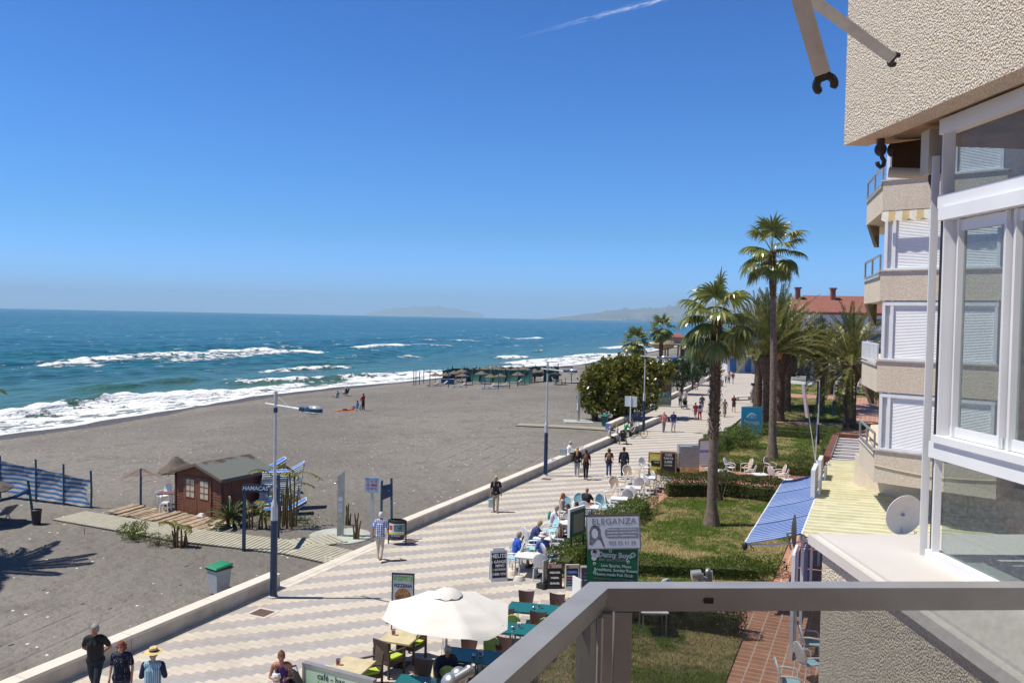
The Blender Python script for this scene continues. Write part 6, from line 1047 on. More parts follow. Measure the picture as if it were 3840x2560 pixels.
m, n = newmat('screen_print', .45, .4); P = n.obj(); sp_ = n.sep(P); n.link(n.mix(n.ss(n.m('ADD', sp_[0], n.m('MULTIPLY', sp_[2], .8)), -.3, 1.6), (.42, .60, .44), (.55, .62, .50)), 'Base Color')
mb = MB(); mb.box((0, 0, .62), (L, .03, 1.2)); part('panel', mb, m, t, smooth=0); mb = MB(); mb.box((0, .03, 1.25), (L+.08, .13, .06)); [mb.box((x, .03, .6), (.06, .13, 1.24)) for x in (-L/2, L/2)]; part('frame', mb, anod, t)
text('café - bar', .20, t, M('ink_green', (.02, .05, .04), .5, var=0), (-L/2+.38, -.02, 1.06), align='LEFT', bold=.002)
lf = MB(); random.seed(3)
for (cx_, cz_, n_, r0) in ((-L/2+.42, .70, 9, .28), (-L/2+1.1, .66, 6, .18)):
 for k in range(n_):
  a_ = R(10+160*k/(n_-1)); ln = r0*random.uniform(.7, 1.15); dx, dz = math.cos(a_), math.sin(a_); w_ = ln*.22; lf.add([(cx_, -.018, cz_), (cx_+dx*ln*.5-dz*w_, -.0185, cz_+dz*ln*.5+dx*w_), (cx_+dx*ln, -.018, cz_+dz*ln), (cx_+dx*ln*.5+dz*w_, -.0185, cz_+dz*ln*.5-dx*w_)], [(0, 1, 2, 3)][::-1])
lf.f = [q[::-1] for q in lf.f]; part('printed_leaves', lf, M('leaf_print', (.16, .42, .10), .6, var=.2, scale=6), t, smooth=0)
wood = M('board_wood', (.30, .16, .07), .6, var=.2); yel = M('board_yellow', (.55, .50, .06), .6)
h_ = 1.3; t = aboard('chalkboard with a yellow curved border in a wooden frame', 1507, 1088, head(5), .95, h_, wood, yel, .12, grp='chalkboards at the end of the beige chairs'); mb = MB(); mb.slab([(x, -.17+.12*z*1.15, z) for x, z in ((-.3, .5), (.28, .45), (.34, .9), (-.1, 1.12), (-.36, 1.0))], [(x, -.19+.12*z*1.15, z) for x, z in ((-.3, .5), (.28, .45), (.34, .9), (-.1, 1.12), (-.36, 1.0))]); part('black_swoosh', mb, ink, t); bt(t, 'MENÚ', .14, -.05, .74, chalk, h_, .12); t.children[-1].location.y -= .02; bt(t, '12.50€', .12, .0, .55, chalk, h_, .12); t.children[-1].location.y -= .02
h_ = 1.4; t = aboard('tall black chalkboard reading CAFE TARTA in the middle of the three', 1534, 1090, head(5), .95, h_, wood, ink, .12, grp='chalkboards at the end of the beige chairs')
for s_, f, z_ in (('CAFE', .85, .18), ('TARTA', .71, .18), ('3.00€', .56, .2), ('2 KUGEL', .42, .12)): bt(t, s_, z_, 0, f, chalk, h_, .12)
h_ = 1.25; t = aboard('narrow wooden chalkboard next to the grey folding panels', 1560, 1088, head(-10), .7, h_, wood, ink, .12, grp='chalkboards at the end of the beige chairs'); bt(t, 'PIZZA', .15, 0, .8, chalk, h_, .12); bt(t, 'PASTA', .13, 0, .6, chalk, h_, .12)
p = g(1583, 1092); t = thing('display_case', 'open grey metal display panels with colourful food pictures at the foot', 'display panel', (p.x, p.y, 0), head(0)); mb = MB(); mb.box((0, 0, 1.05), (1.15, .05, 1.35)); mb.box((-.62, .28, 1.1), (.05, .6, 1.35)); mb.box((.0, .3, 1.78), (1.2, .6, .04)); part('panel', mb, M('panel_grey', (.33, .36, .36), .35, metal=.3), t); mb = MB(); mb.box((0, -.035, .25), (1.1, .03, .42)); part('food_pictures', mb, M('food_print', (.55, .12, .04), .6, var=.6, scale=9, col2=(.7, .6, .25)), t)
p = g(1616, 1092); t = thing('poster_stand', 'standing poster with blue heading left of the near palm trunk', 'sign', (p.x, p.y, 0), head(-12)); mb = MB(); mb.box((0, 0, 1.35), (.62, .04, 1.5)); part('poster', mb, sgw, t); mb = MB(); [mb.box((x, 0, 1.05), (.05, .07, 2.1)) for x in (-.33, .33)]; mb.box((0, 0, 2.1), (.7, .07, .05)); part('frame', mb, M('brown_timber'), t); mb = MB(); mb.box((0, -.024, 1.45), (.54, .006, .16)); part('blue_heading', mb, M('heading_blue', (.08, .15, .5), .5), t); text('EXPRESS', .1, t, chalk, (0, -.03, 1.45)); mb = MB(); [mb.box((0, -.024, 1.25-.1*k), (.5, .004, .03)) for k in range(6)]; part('printed_lines', mb, M('print_grey', (.4, .42, .46), .6), t)
p = g(1725, 1010); dep = -p.x*SA+p.y*CA; k = dep/1899.; t = thing('hotel_sign', 'turquoise sign with a white lotus emblem reading Biznaga', 'sign', (p.x, p.y, 0), head(-3)); z1, z0 = [H+ray(1725, v)[2]/ray(1725, v)[1]*dep for v in (934, 995)]; w_ = 49*k
tq = M('turquoise_board', (.025, .45, .62), .4, var=.05); mb = MB(); mb.box((0, 0, (z0+z1)/2), (w_, .06, z1-z0)); part('board', mb, tq, t)
for x in (-.4, .4): mb = MB(); mb.box((w_*x, .05, z0/2), (.07, .05, z0)); part('post', mb, tq, t)
text('Biznaga', 12.5*k, t, chalk, (0, -.035, z0+26*k), bold=.006)
for s_, dz, sz in (('RESTAURANTE · COCINA ABIERTA', 20, 2.4), ('www.biznaga-restaurante.com', 14, 3), ('T. 952 53 03 31 - 666 31 13 01', 8.5, 3), ('PASEO MARÍTIMO', 3.5, 2.2)): text(s_, sz*k, t, chalk, (0, -.035, z0+dz*k))
lp = MB()
for a_, L_, off in ((90, 11, 0), (62, 10.5, 0), (118, 10.5, 0), (35, 11, 0), (145, 11, 0), (10, 12, -1), (170, 12, -1)):
 a2 = R(a_); dx, dz = math.cos(a2), math.sin(a2); pts = []
 for j in range(13):
  f = j/6 if j <= 6 else (12-j)/6; s_ = 1 if j <= 6 else -1; wd = 2.6*math.sin(math.pi*f); pts.append(((dx*L_*f-dz*wd*s_)*k, -.036, z0+(37+off+(dz*L_*f+dx*wd*s_))*k))
 lp.path(pts, .45*k, 4)
part('lotus_emblem', lp, chalk, t)
p = g(1872, 1082); t = thing('flag_sign', 'thin angled sign board leaning on two white poles beside the round shrub', 'sign', (p.x, p.y, 0), YAW); mb = MB(); mb.tube((0, 0, 0), (.05, 0, 3.6), .03, n=8); mb.tube((.15, .1, 0), (-.75, .1, 5.2), .03, n=8); part('pole', mb, whitep, t); mb = MB(); mb.bar((-.55, .1, 3.3), (-.85, .1, 5.3), .05, .5, up=(0, 1, 0)); part('board', mb, M('faded_board', (.45, .38, .40), .7), t)
def bench(lab, u, v, rz, L): p = g(u, v); t = thing('stone_bench', lab, 'bench', (p.x, p.y, 0), rz); mb = MB(); mb.box((0, 0, .42), (L, .9, .1)); part('seat', mb, kerbm, t); [part('support', MB().box((x*L*.38, 0, .18), (.35, .7, .38)), kerbm, t) for x in (-1, 1)]; return t
bench('pale stone bench just behind the turquoise sign', 1708, 918, YAW+.6, 3.6)
p = g(1748, 925); t = thing('information_board', 'small information board with a dark canopy by the date palm', 'sign', (p.x, p.y, 0), YAW); mb = MB(); mb.box((0, 0, 1.2), (1.9, .1, 1.4)); part('board', mb, sgw, t); mb = MB(); mb.box((0, 0, 2.1), (2.3, .5, .25)); part('canopy', mb, blackm, t); mb = MB(); [mb.box((x, 0, 1), (.1, .1, 2)) for x in (-.95, .95)]; part('post', mb, blackm, t)
p = g(1523, 934); t = thing('poster_kiosk', 'tall glazed advertising kiosk with food pictures at the end of the outer ramp wall', 'advertising kiosk', (p.x, p.y, 0), head(2)); mb = MB(); mb.box((0, 0, 1.55), (1.65, .3, 2.6)); part('cabinet', mb, M('kiosk_grey', (.12, .15, .15), .4), t); mb = MB(); mb.box((0, 0, .2), (1.6, .28, .42)); part('plinth', mb, M('kiosk_plinth', (.45, .44, .42), .7), t)
for z_, h2, cc in ((2.55, .3, (.55, .25, .05)), (2.0, .55, (.35, .12, .04)), (1.35, .5, (.08, .22, .28)), (.8, .4, (.22, .3, .2))): mb = MB(); mb.box((0, -.153, z_), (1.35, .01, h2)); part('poster', mb, M('kiosk_print_%d' % int(z_*100), cc, .3, var=.6, scale=4), t)
mb = MB(); mb.box((0, -.17, 1.6), (1.5, .01, 2.4)); part('pane', mb, MATS['clear_glass'], t)
p = g(1497, 975); t = thing('ramp_handrail', 'dark steel handrail along the beach ramp', 'handrail', (p.x-1, p.y+1, 0), 0); mb = MB(); mb.path([(-.6, -4, .8), (-.6, 2.5, .95)], .03, 6); [mb.tube((-.6, y_, 0), (-.6, y_, .9), .025, n=6) for y_ in (-4, -1.8, .4, 2.5)]; part('rail', mb, bluep, t)
p = gs(1407, 955); t = thing('signpost', 'grey pole with small beach sign left of the outer ramp wall', 'sign', p, head(0)); mb = MB(); mb.tube((0, 0, 0), (0, 0, 2.4), .04, n=8); part('pole', mb, greyp, t); mb = MB(); mb.box((0, -.05, 2.0), (.42, .04, 1.1)); part('plate', mb, M('plate_grey', (.25, .28, .32), .5), t)
p = g(1447, 990); t = thing('signpost', 'white pole with a white and blue plate above the parked bicycles', 'sign', (p.x, p.y, 0), head(20)); mb = MB(); mb.tube((0, 0, 0), (0, 0, 2.9), .05, n=8); part('pole', mb, whitep, t); mb = MB(); mb.box((0, .06, 2.45), (1.0, .04, .85)); part('plate', mb, M('plate_white', (.6, .66, .68), .5), t)
# ================================================================ THINGS ON THE BEACH
def G3(u, v): p = gs(u, v); return Vector((p.x, p.y, p.z))
bp_ = M('blue_post', (.012, .075, .14), .6, var=.3, scale=9, col2=(.03, .13, .2)); slat = M('bleached_slats', (.40, .38, .30), .85, var=.12, scale=3); thatch = M('grey_thatch', (.12, .10, .08), .98, var=.45, scale=25, bump=1, bscale=40, col2=(.22, .185, .145))
def boardwalk(lab, pts, w_, mat=slat, step=.21, name='boardwalk'):
 z = lambda x, y: sandz(x, y)+.07; t = thing(name, lab, 'boardwalk', (pts[0][0], pts[0][1], z(*pts[0])), 0); mb = MB(); o = Vector((pts[0][0], pts[0][1], z(*pts[0])))
 for (x0, y0), (x1, y1) in zip(pts, pts[1:]):
  L = math.hypot(x1-x0, y1-y0); n_ = int(L/step); a_ = math.atan2(y1-y0, x1-x0)
  for k in range(n_):
   f = (k+.5)/n_; x, y = x0+(x1-x0)*f, y0+(y1-y0)*f;
   mb.box(Vector((x, y, z(x, y)))-o, (step*.74, w_, .03), rz=a_+.12*(name == 'boardwalk'))
  m2 = MB(); m2.bar(Vector((x0, y0, z(x0, y0)-.045))-o, Vector((x1, y1, z(x1, y1)-.045))-o, w_*.96, .05); part('support', m2, M('slat_shadow', (.16, .13, .09), .9), t, smooth=0)  # full-width dark sheet, coloured as the shade seen between the slats
 part('slats', mb, mat, t, smooth=0); return t
A = [gs(160, 1186), gs(430, 1232), gs(690, 1262), gs(800, 1286)]; boardwalk('long pale slatted boardwalk crossing the sand in front of the hut', [(p.x, p.y) for p in A]+[(-17.95, 25.2)], 1.75)
A = [gs(780, 1238), gs(715, 1252)]; boardwalk('short branch of the boardwalk leading to the shower pad', [(A[0].x, A[0].y), (A[1].x-.6, A[1].y-.4)], 1.5)
A = [gs(1190, 976), gs(1300, 981), gs(1400, 987)]; boardwalk('distant pale boardwalk leading to the farther shower', [(p.x, p.y) for p in A], 1.5)
A = [gs(1235, 873), gs(1400, 884)]; boardwalk('narrow far boardwalk beside the green wind screens', [(p.x, p.y) for p in A], 1.2)
A = [gs(478, 1180), gs(560, 1196)]
t = thing('timber_deck', 'weathered timber deck in front of the brown hut', 'deck', (-30.6, 28.3, sandz(-30, 28)+.02), -.08); mb = MB()
for k in range(44):
 if k in (6, 13, 21): continue
 mb.box((-2.2+k*.16, -.2+.12*math.sin(k*.7), .03+.01*(k % 3)), (.12, 1.9-.25*(k % 5 == 0), .03), rz=.16)
part('planks', mb, M('grey_planks', (.34, .24, .155), .9, var=.3, scale=3, col2=(.48, .38, .27)), t, smooth=0)
def shower(lab, x, y, rz):
 z = sandz(x, y); t = thing('beach_shower', lab, 'shower', (x, y, z), rz, 'stainless beach showers'); ss_ = M('brushed_steel', (.42, .43, .44), .35, metal=.6, var=.15, scale=4)
 mb = MB(); mb.slab([(-.13, -.1, .05), (.13, -.1, .05), (.13, .1, .05), (-.13, .1, .05)], [(-.13, -.1, 2.55), (.13, -.1, 2.75), (.13, .1, 2.75), (-.13, .1, 2.55)]); part('column', mb, ss_, t, smooth=0); mb = MB(); mb.tube((-.13, -.1, 2.35), (-.2, -.2, 2.3), .03, n=8); mb.ell((-.2, -.2, 2.28), (.05, .05, .03)); part('shower_head', mb, chrome, t)
 mb = MB(); mb.tube((0, -.105, 1.6), (0, -.112, 1.6), .1, n=18); part('round_notice', mb, sgw, t); mb = MB(); mb.box((.0, -.107, 1.25), (.17, .008, .38)); part('notice', mb, M('notice_pale', (.6, .65, .7), .5), t); mb = MB(); mb.box((0, -.12, .95), (.12, .04, .12)); part('button', mb, chrome, t); return t
p = G3(782, 1232); t = thing('shower_pad', 'round concrete pad under the near beach shower', 'slab', (p.x, p.y, p.z), 0); mb = MB(); mb.lathe([(1.3, -.02), (1.3, .05)], 40); part('slab', mb, M('pad_concrete', (.40, .40, .36), .85, var=.2, scale=1.5, col2=(.45, .50, .45)), t)
shower('tall steel beach shower with round notice on the round pad', p.x, p.y, head(0)); q = G3(1328, 968); shower('farther steel beach shower seen side-on near the second boardwalk', q.x, q.y, head(70)); t = thing('shower_pad', 'square pad under the farther beach shower', 'slab', (q.x, q.y, q.z), head(0)); part('slab', MB().box((0, 0, .02), (2.6, 2.2, .08)), MATS['pad_concrete'], t)
p = G3(1318, 965); t = thing('foot_tap', 'spindly steel foot tap rack beside the farther shower', 'tap', (p.x, p.y, p.z), head(20)); mb = MB(); mb.path([(0, 0, 0), (.05, 0, .7), (-.3, 0, .78)], .02, 6); mb.path([(-.3, 0, .78), (-.2, 0, .1)], .02, 6); part('pipe', mb, chrome, t)
p = G3(854, 1243); t = thing('beach_rules_sign', 'pale blue beach rules sign with nine round pictograms on a grey post', 'sign', p, head(8)); mb = MB(); mb.box((0, 0, 1.0), (.12, .08, 2.1)); part('post', mb, greyp, t); mb = MB(); mb.box((-.02, -.05, 2.33), (.58, .03, .62)); part('board', mb, M('sky_board', (.33, .48, .62), .4), t); mb = MB(); mb.box((-.02, -.067, 2.58), (.56, .004, .06)); part('heading', mb, M('heading_dark', (.12, .25, .42), .4), t)
for i in range(3):
 for j in range(3):
  x, z = -.19+.17*j, 2.48-.15*i
  if (i, j) == (1, 2): mb = MB(); mb.box((.1, -.068, 2.33), (.2, .005, .085)); part('red_label', mb, M('label_red', (.5, .05, .04), .5), t); continue
  ring = [(x+.045*math.cos(R(a)), -.07, z+.045*math.sin(R(a))) for a in range(0, 361, 30)]; mb = MB(); mb.path(ring, .008, 4); mb.bar((x-.03, -.07, z+.03), (x+.03, -.07, z-.03), .008, .008); part('pictogram', mb, M('picto_red', (.35, .06, .08), .5), t)
text('PLAYA', .06, t, chalk, (-.02, -.068, 2.58))
p = G3(880, 1245); t = thing('blue_notice_frame', 'two leaning blue posts holding a small blue beach notice', 'sign', p, head(35)); mb = MB(); mb.tube((-.12, 0, 0), (-.12, 0, 2.45), .05, n=8); mb.ell((-.12, 0, 2.47), (.05, .05, .08)); mb.tube((.38, .1, 0), (.12, .3, 2.6), .05, n=8); part('post', mb, bp_, t); mb = MB(); mb.slab([(-.12, -.03, 1.7), (.25, .2, 1.9), (.2, .25, 2.4), (-.12, -.03, 2.3)], [(-.12, .01, 1.7), (.25, .24, 1.9), (.2, .29, 2.4), (-.12, .01, 2.3)]); part('board', mb, bluep, t); text('PLAYA', .11, t, M('sign_letter_dim', (.4, .46, .52), .7), (.04, .08, 2.1), (T90, 0, R(33)))
a, b = G3(560, 1265), G3(638, 1238); t = thing('beach_sign', 'dark blue post sign with hand-painted white words HAMACAS MARIA', 'sign', a, 0); d_ = b-a; ang = math.atan2(d_.y, d_.x)
mb = MB(); mb.box((0, 0, 1.28), (.10, .10, 2.65), rz=ang); part('post', mb, bluep, t); mb = MB(); mb.box((d_.x, d_.y, d_.z+1.3), (.10, .10, 2.7), rz=ang); part('post', mb, bluep, t)
e = Vector((math.cos(YAW), math.sin(YAW), 0)); f0 = e*.92; e2 = Vector((d_.x, d_.y, 0))-f0; L_ = .92; an2 = math.atan2(e2.y, e2.x); ang = YAW; M3 = Matrix.Rotation(ang, 3, 'Z'); M3b = Matrix.Rotation(an2, 3, 'Z') @ Matrix.Rotation(.02, 3, 'Y')
c1 = e*.46-Vector((0, .06, 0)); mb = MB(); mb.box((c1.x, c1.y, 2.48), (.98, .04, .3), M3=M3); part('board', mb, bluep, t); c2 = f0+e2*.5; mb = MB(); mb.box((c2.x, c2.y, 2.3), (e2.length, .04, .34), M3=M3b); part('board', mb, bluep, t)
nn_ = Vector((e.y, -e.x, 0))*.025
text('HAMACAS', .23, t, chalk, (c1.x+nn_.x, c1.y+nn_.y, 2.48), (T90, 0, ang), bold=.004, sx=.92, shear=.15); o = text('MARIA', .24, t, chalk, (c2.x+e2.y/e2.length*.025, c2.y-e2.x/e2.length*.025, 2.3), (T90, 0, an2), bold=.004, sx=1.6); o.rotation_euler = (M3b.to_4x4() @ Matrix.Rotation(T90, 4, 'X')).to_euler()
hz0 = -.36; t = thing('beach_hut', 'reddish-brown timber hut with grey felt roof and two paned doors', 'hut', (-28.75, 29.1, hz0), -.09)
hw = M('hut_red_brown', (.175, .058, .03), .75, var=.2, scale=2.5, col2=(.23, .085, .045)); wl, dl = 3.1, 2.75
mb = MB(); nB = 15
for k in range(nB):   # overlapping boards
 z0, z1 = k*1.86/nB, (k+1)*1.86/nB; o_ = .012
 for (xa, ya, xb, yb, nx, ny) in ((-wl/2, 0, wl/2, 0, 0, -1), (wl/2, 0, wl/2, dl, 1, 0), (-wl/2, dl, -wl/2, 0, -1, 0), (wl/2, dl, -wl/2, dl, 0, 1)):
  mb.add([(xa+nx*.016, ya+ny*.016, z0), (xb+nx*.016, yb+ny*.016, z0), (xb, yb, z1), (xa, ya, z1)], [(0, 1, 2, 3)])
mb.add([(-wl/2, -.003, 1.86), (wl/2, -.003, 1.86), (0, -.003, 2.34), (-wl/2, dl, 1.86), (wl/2, dl, 1.86), (0, dl, 2.34)], [(0, 1, 2), (5, 4, 3)]); part('wall', mb, hw, t, smooth=0)
mb = MB(); [mb.box((x, y, .99), (.09, .09, 1.87)) for x, y in ((-wl/2, 0), (wl/2, 0), (wl/2, dl), (-wl/2, dl))]; part('corner_trim', mb, M('trim_dark', (.08, .03, .02), .8), t, smooth=0)
felt, n = newmat('roof_felt', .9, .2); P = n.obj(); n.link(n.mix(n.ss(n.m('ADD', n.noise(P, 1.0, 5, .6), n.m('MULTIPLY', n.sep(P)[0], .25)), .44, .56), (.085, .062, .055), (.15, .165, .155)), 'Base Color')
for s_ in (-1, 1):
 mb = MB(); x0, x1 = s_*.0, s_*(wl/2+.22); z0_, z1_ = 2.38, 1.82; q0, q1 = -.22, dl+.35; mb.slab([(x0+s_*.002, q0, z0_), (x1, q0, z1_), (x1, q1, z1_), (x0+s_*.002, q1, z0_)], [(x0+s_*.002, q0, z0_+.07), (x1, q0, z1_+.07), (x1, q1, z1_+.07), (x0+s_*.002, q1, z0_+.07)]); part('roof', mb, felt, t, smooth=0)
mb = MB(); mb.box((wl/2+.2, dl/2+.06, 1.79), (.03, dl+.57, .14)); mb.bar((0, -.235, 2.38), (wl/2+.22, -.235, 1.82), .03, .12); mb.bar((0, -.235, 2.38), (-wl/2-.22, -.235, 1.82), .03, .12); part('fascia', mb, M('fascia_grey', (.16, .12, .10), .8), t, smooth=0)
cream = M('cream_pane', (.55, .50, .38), .7)
for k, x in enumerate((-.50, .44)):
 mb = MB(); mb.box((x, -.035, .90), (.92, .04, 1.72)); [mb.box((x-.42+.14*j, -.058, .42), (.012, .008, .76)) for j in range(7)]; dr = part('door', mb, M('door_brown', (.21, .082, .045), .7, var=.2, scale=5), t, smooth=0)
 mb = MB(); mb.box((x, -.058, 1.22), (.58, .008, .86)); link('pane', mb.mesh('pane', cream, 0), dr); mb = MB(); [mb.box((x+dx, -.066, 1.22), (.035, .012, .9)) for dx in (-.29, 0, .29)]; [mb.box((x, -.068, 1.22+dz), (.61, .012, .035)) for dz in (-.43, -.14, .15, .43)]; link('glazing_bar', mb.mesh('glazing_bar', MATS['door_brown'], 0), dr)
 mb = MB(); mb.box((x+(.3 if k else -.3), -.06, 1.7), (.25, .01, .05)); link('hinge', mb.mesh('hinge', blackm, 0), dr)
mb = MB(); mb.box((wl/2+.015, dl*.2, 1.65), (.012, .02, .6)); part('side_strap', mb, blackm, t)
def parasol_parts(r, h, ragged=0):
 mb = MB(); n_ = 26; prof = [(.06, h), (.22, h-.12), (r*.5, h-.34), (r*.8, h-.5), (r, h-.64), (r*.96, h-.70), (r*.55, h-.44), (.1, h-.22)]
 mb.add([((rr*(1+(.10*random.uniform(-1, 1) if i in (4, 5) else .03*random.uniform(-1, 1))))*math.cos(2*math.pi*k/n_), (rr*(1+(.08*random.uniform(-1, 1) if i in (4, 5) else 0)))*math.sin(2*math.pi*k/n_), z+(.05*random.uniform(-1, 1) if i in (4, 5) else .015*random.uniform(-1, 1))) for i, (rr, z) in enumerate(prof) for k in range(n_)], [(i*n_+k, i*n_+(k+1) % n_, (i+1)*n_+(k+1) % n_, (i+1)*n_+k) for i in range(7) for k in range(n_)]+[tuple(range(n_))[::-1]])
 st = MB()
 for k in range(70): a = random.uniform(0, 6.28); rr = r*random.uniform(.9, 1.0); p0 = Vector((rr*math.cos(a), rr*math.sin(a), h-.64)); st.tube(p0, p0+Vector((math.cos(a)*.06, math.sin(a)*.06, -random.uniform(.05, .16))), .008, .003, 3, False)
 return mb, st
def tparasol(lab, p, r, h, rz=0, tilt=0):
 t = thing('thatched_parasol', lab, 'parasol', p, rz, 'thatched beach parasols'); t.rotation_euler = (tilt, 0, rz); mb = MB(); mb.tube((0, 0, -.1), (0, 0, h-.05), .04, n=7); part('pole', mb, bp_, t); a, b = parasol_parts(r, h); part('thatch', a, thatch, t, smooth=0); part('fringe', b, thatch, t, smooth=0); return t
p = G3(398, 1160); tparasol('ragged thatched parasol behind the left corner of the brown hut', Vector((*at(413, 1100, 41.2)[:2], -.45)), .85, 2.35, 0, .12)
p = G3(323, 1165); t = thing('bare_sunshade', 'bare rusty parasol frame on a blue post', 'parasol frame', p); mb = MB(); mb.tube((0, 0, -.1), (0, 0, 1.9), .055, .05, 8); part('post', mb, bp_, t); mb = MB(); r_ = .95
for k in range(10): a = 2*math.pi*k/10; mb.tube((0, 0, 1.88), (r_*math.cos(a), r_*math.sin(a), 1.42), .008, n=4)
for rr, z in ((r_, 1.42), (.55, 1.615)): mb.path([(rr*math.cos(R(a)), rr*math.sin(R(a)), z) for a in range(0, 361, 20)], .008, 4)
part('wire_frame', mb, M('rusty_wire', (.35, .14, .07), .8, var=.3), t)
wbm, n = newmat('windbreak_stripe', .85, .2); P = n.obj(); sp_ = n.sep(P); f = n.m('FRACT', n.m('MULTIPLY', n.m('ADD', sp_[2], n.m('MULTIPLY', n.noise(P, 1.2, 2), .09)), 4.6)); n.link(n.mix(n.ss(f, .45, .55), (.05, .14, .34), (.40, .385, .34)), 'Base Color')
t = thing('windbreak', 'blue and white striped cloth windbreak on blue posts at the left edge', 'windbreak', (-34.47, 28.0, -.49)); PX = [0, -1.9, -3.9, -6.6]
for k, x in enumerate(PX):
 mb = MB(); mb.path([(x, .0, -.2), (x+(.03 if k == 0 else 0), 0, .9), (x-.03, 0, [1.85, 2.0, 2.05, 2.0][k])], .05, 7); part('post', mb, bp_, t)
for k in range(3):
 x0, x1 = PX[k], PX[k+1]; rows = []
 for i in range(9):
  f = i/8; z = .12+1.3*f; row = []
  for j in range(15):
   q = j/14; x = x0+(x1-x0)*q; cut = .32*math.sin(math.pi*f)*(1-q)**3 if k == 0 else 0; row.append((x-cut, .16*math.sin(math.pi*q)*math.sin(math.pi*f*.9)+.02*math.sin(i*2+j), z-.07*math.sin(math.pi*q)+(.12*(k)+.1*q)*(1 if f > .5 else .3)))
  rows.append(row)
 mb = MB(); mb.grid(rows, .006); part('cloth_panel', mb, wbm, t, smooth=60)
p = G3(78, 1203); t = thing('hammock_post', 'leaning blue-green post with a folded blue cloth tied to it', 'post', p, YAW); mb = MB(); mb.path([(.0, 0, -.2), (-.12, 0, .9), (-.28, 0, 1.95)], .055, 7); part('post', mb, M('teal_post', (.015, .11, .10), .7, var=.3), t); mb = MB(); mb.path([(-.28, 0, 1.5), (-.9, 0, 1.18), (-1.8, 0, .95), (-2.6, 0, .85)], [.1, .07, .06, .06], 8); mb.ell((-.26, -.02, 1.48), (.12, .1, .16)); part('folded_cloth', mb, M('navy_cloth', (.02, .07, .20), .9, var=.4, scale=9), t)
def bin_(lab, p, rz, kind):
 if kind == 'black':
  t = thing('bin', lab, 'bin', p, rz); mb = MB(); mb.lathe([(.16, 0), (.20, .6), (.22, .62), (.22, .68), (.19, .70), (.17, .66)], 14); part('body', mb, M('bin_black', (.02, .02, .022), .5, var=.3, scale=9, bump=.6, bscale=20), t); return t
 cols = {'white': ((.42, .45, .46), (.02, .22, .10)), 'green': ((.012, .11, .09), (.01, .16, .13)), 'grey': ((.05, .11, .08), (.03, .09, .06))}[kind]
 t = thing('wheelie_bin', lab, 'bin', p, rz); mb = MB(); mb.slab([(-.2, -.22, .05), (.2, -.22, .05), (.2, .22, .05), (-.2, .22, .05)], [(-.27, -.29, .86), (.27, -.29, .86), (.27, .29, .86), (-.27, .29, .86)]); part('body', mb, M('bin_body_'+kind, cols[0], .5, var=.1), t); mb = MB(); mb.box((0, 0, .86), (.6, .64, .06)); part('rim', mb, M('bin_rim', (.02, .04, .035), .5), t)
 mb = MB(); mb.slab([(-.3, -.34, .895), (.3, -.34, .895), (.3, .32, .93), (-.3, .32, .93)], [(-.26, -.28, .94), (.26, -.28, .94), (.26, .28, .99), (-.26, .28, .99)]); part('lid', mb, M('bin_lid_'+kind, cols[1], .4), t)
 for x in (-.22, .22): mb = MB(); mb.tube((x-.03, .27, .1), (x+.03, .27, .1), .1, n=14); part('wheel', mb, blackm, t)
 mb = MB(); mb.path([(-.22, .34, .9), (-.2, .38, .93), (.2, .38, .93), (.22, .34, .9)], .015, 6); part('handle', mb, blackm, t); return t
bin_('white wheelie bin with a green lid on the sand behind the near wall', G3(503, 1362), head(35), 'white'); bin_('black bin lined with a bag beside the leaning post', G3(84, 1205), 0, 'black'); bin_('green wheelie bin on the sand near the farther shower', G3(1389, 978), head(20), 'green')
q = at(1767-100, 1000, 1); p = gs(1672, 849); bin_('dark green bin far along the beach side of the wall', Vector(gs(1675, 843)), head(10), 'grey')
p = g(912, 1249); t = thing('litter_bin', 'black litter bin with a colourful curved poster hung between two posts', 'bin', (p.x, p.y, 0), head(10));
for x in (-.36, .36): mb = MB(); mb.tube((x, 0, 0), (x, 0, .98), .028, n=8); part('post', mb, blackm, t)
mb = MB(); mb.lathe([(.24, .22), (.31, .28), (.33, .98), (.30, .99), (.28, .5), (.1, .3)], 24, sy=.62); part('basket', mb, M('bin_black'), t)
for nm_, z0_, z1_, a0, a1, mt in (('poster', .40, .86, 200, 340, M('poster_white', (.62, .66, .68), .4)), ('poster_picture', .55, .83, 255, 335, M('poster_photo', (.05, .12, .15), .4, var=.7, scale=14, col2=(.2, .36, .4))), ('poster_stripe', .42, .50, 201, 339, M('poster_yellow', (.55, .55, .06), .4)), ('poster_foot', .33, .42, 201, 339, M('poster_navy', (.02, .02, .14), .4)), ('red_words', .6, .78, 210, 245, M('poster_red', (.45, .05, .05), .5))):
 rr = .335+(.004 if nm_ != 'poster' else 0); mb = MB(); mb.grid([[(rr*math.cos(R(a0+(a1-a0)*j/10)), rr*.63*math.sin(R(a0+(a1-a0)*j/10)), z0_+(z1_-z0_)*i) for j in range(11)] for i in range(2)]); part(nm_, mb, mt, t)
text('952 54 34 27', .07, t, chalk, (0, -.225, .375))
lbl = M('lounger_blue', (.03, .16, .55), .6, var=.1); lwh = M('lounger_white', (.68, .69, .68), .5); lgr = M('lounger_grey', (.26, .26, .28), .7)
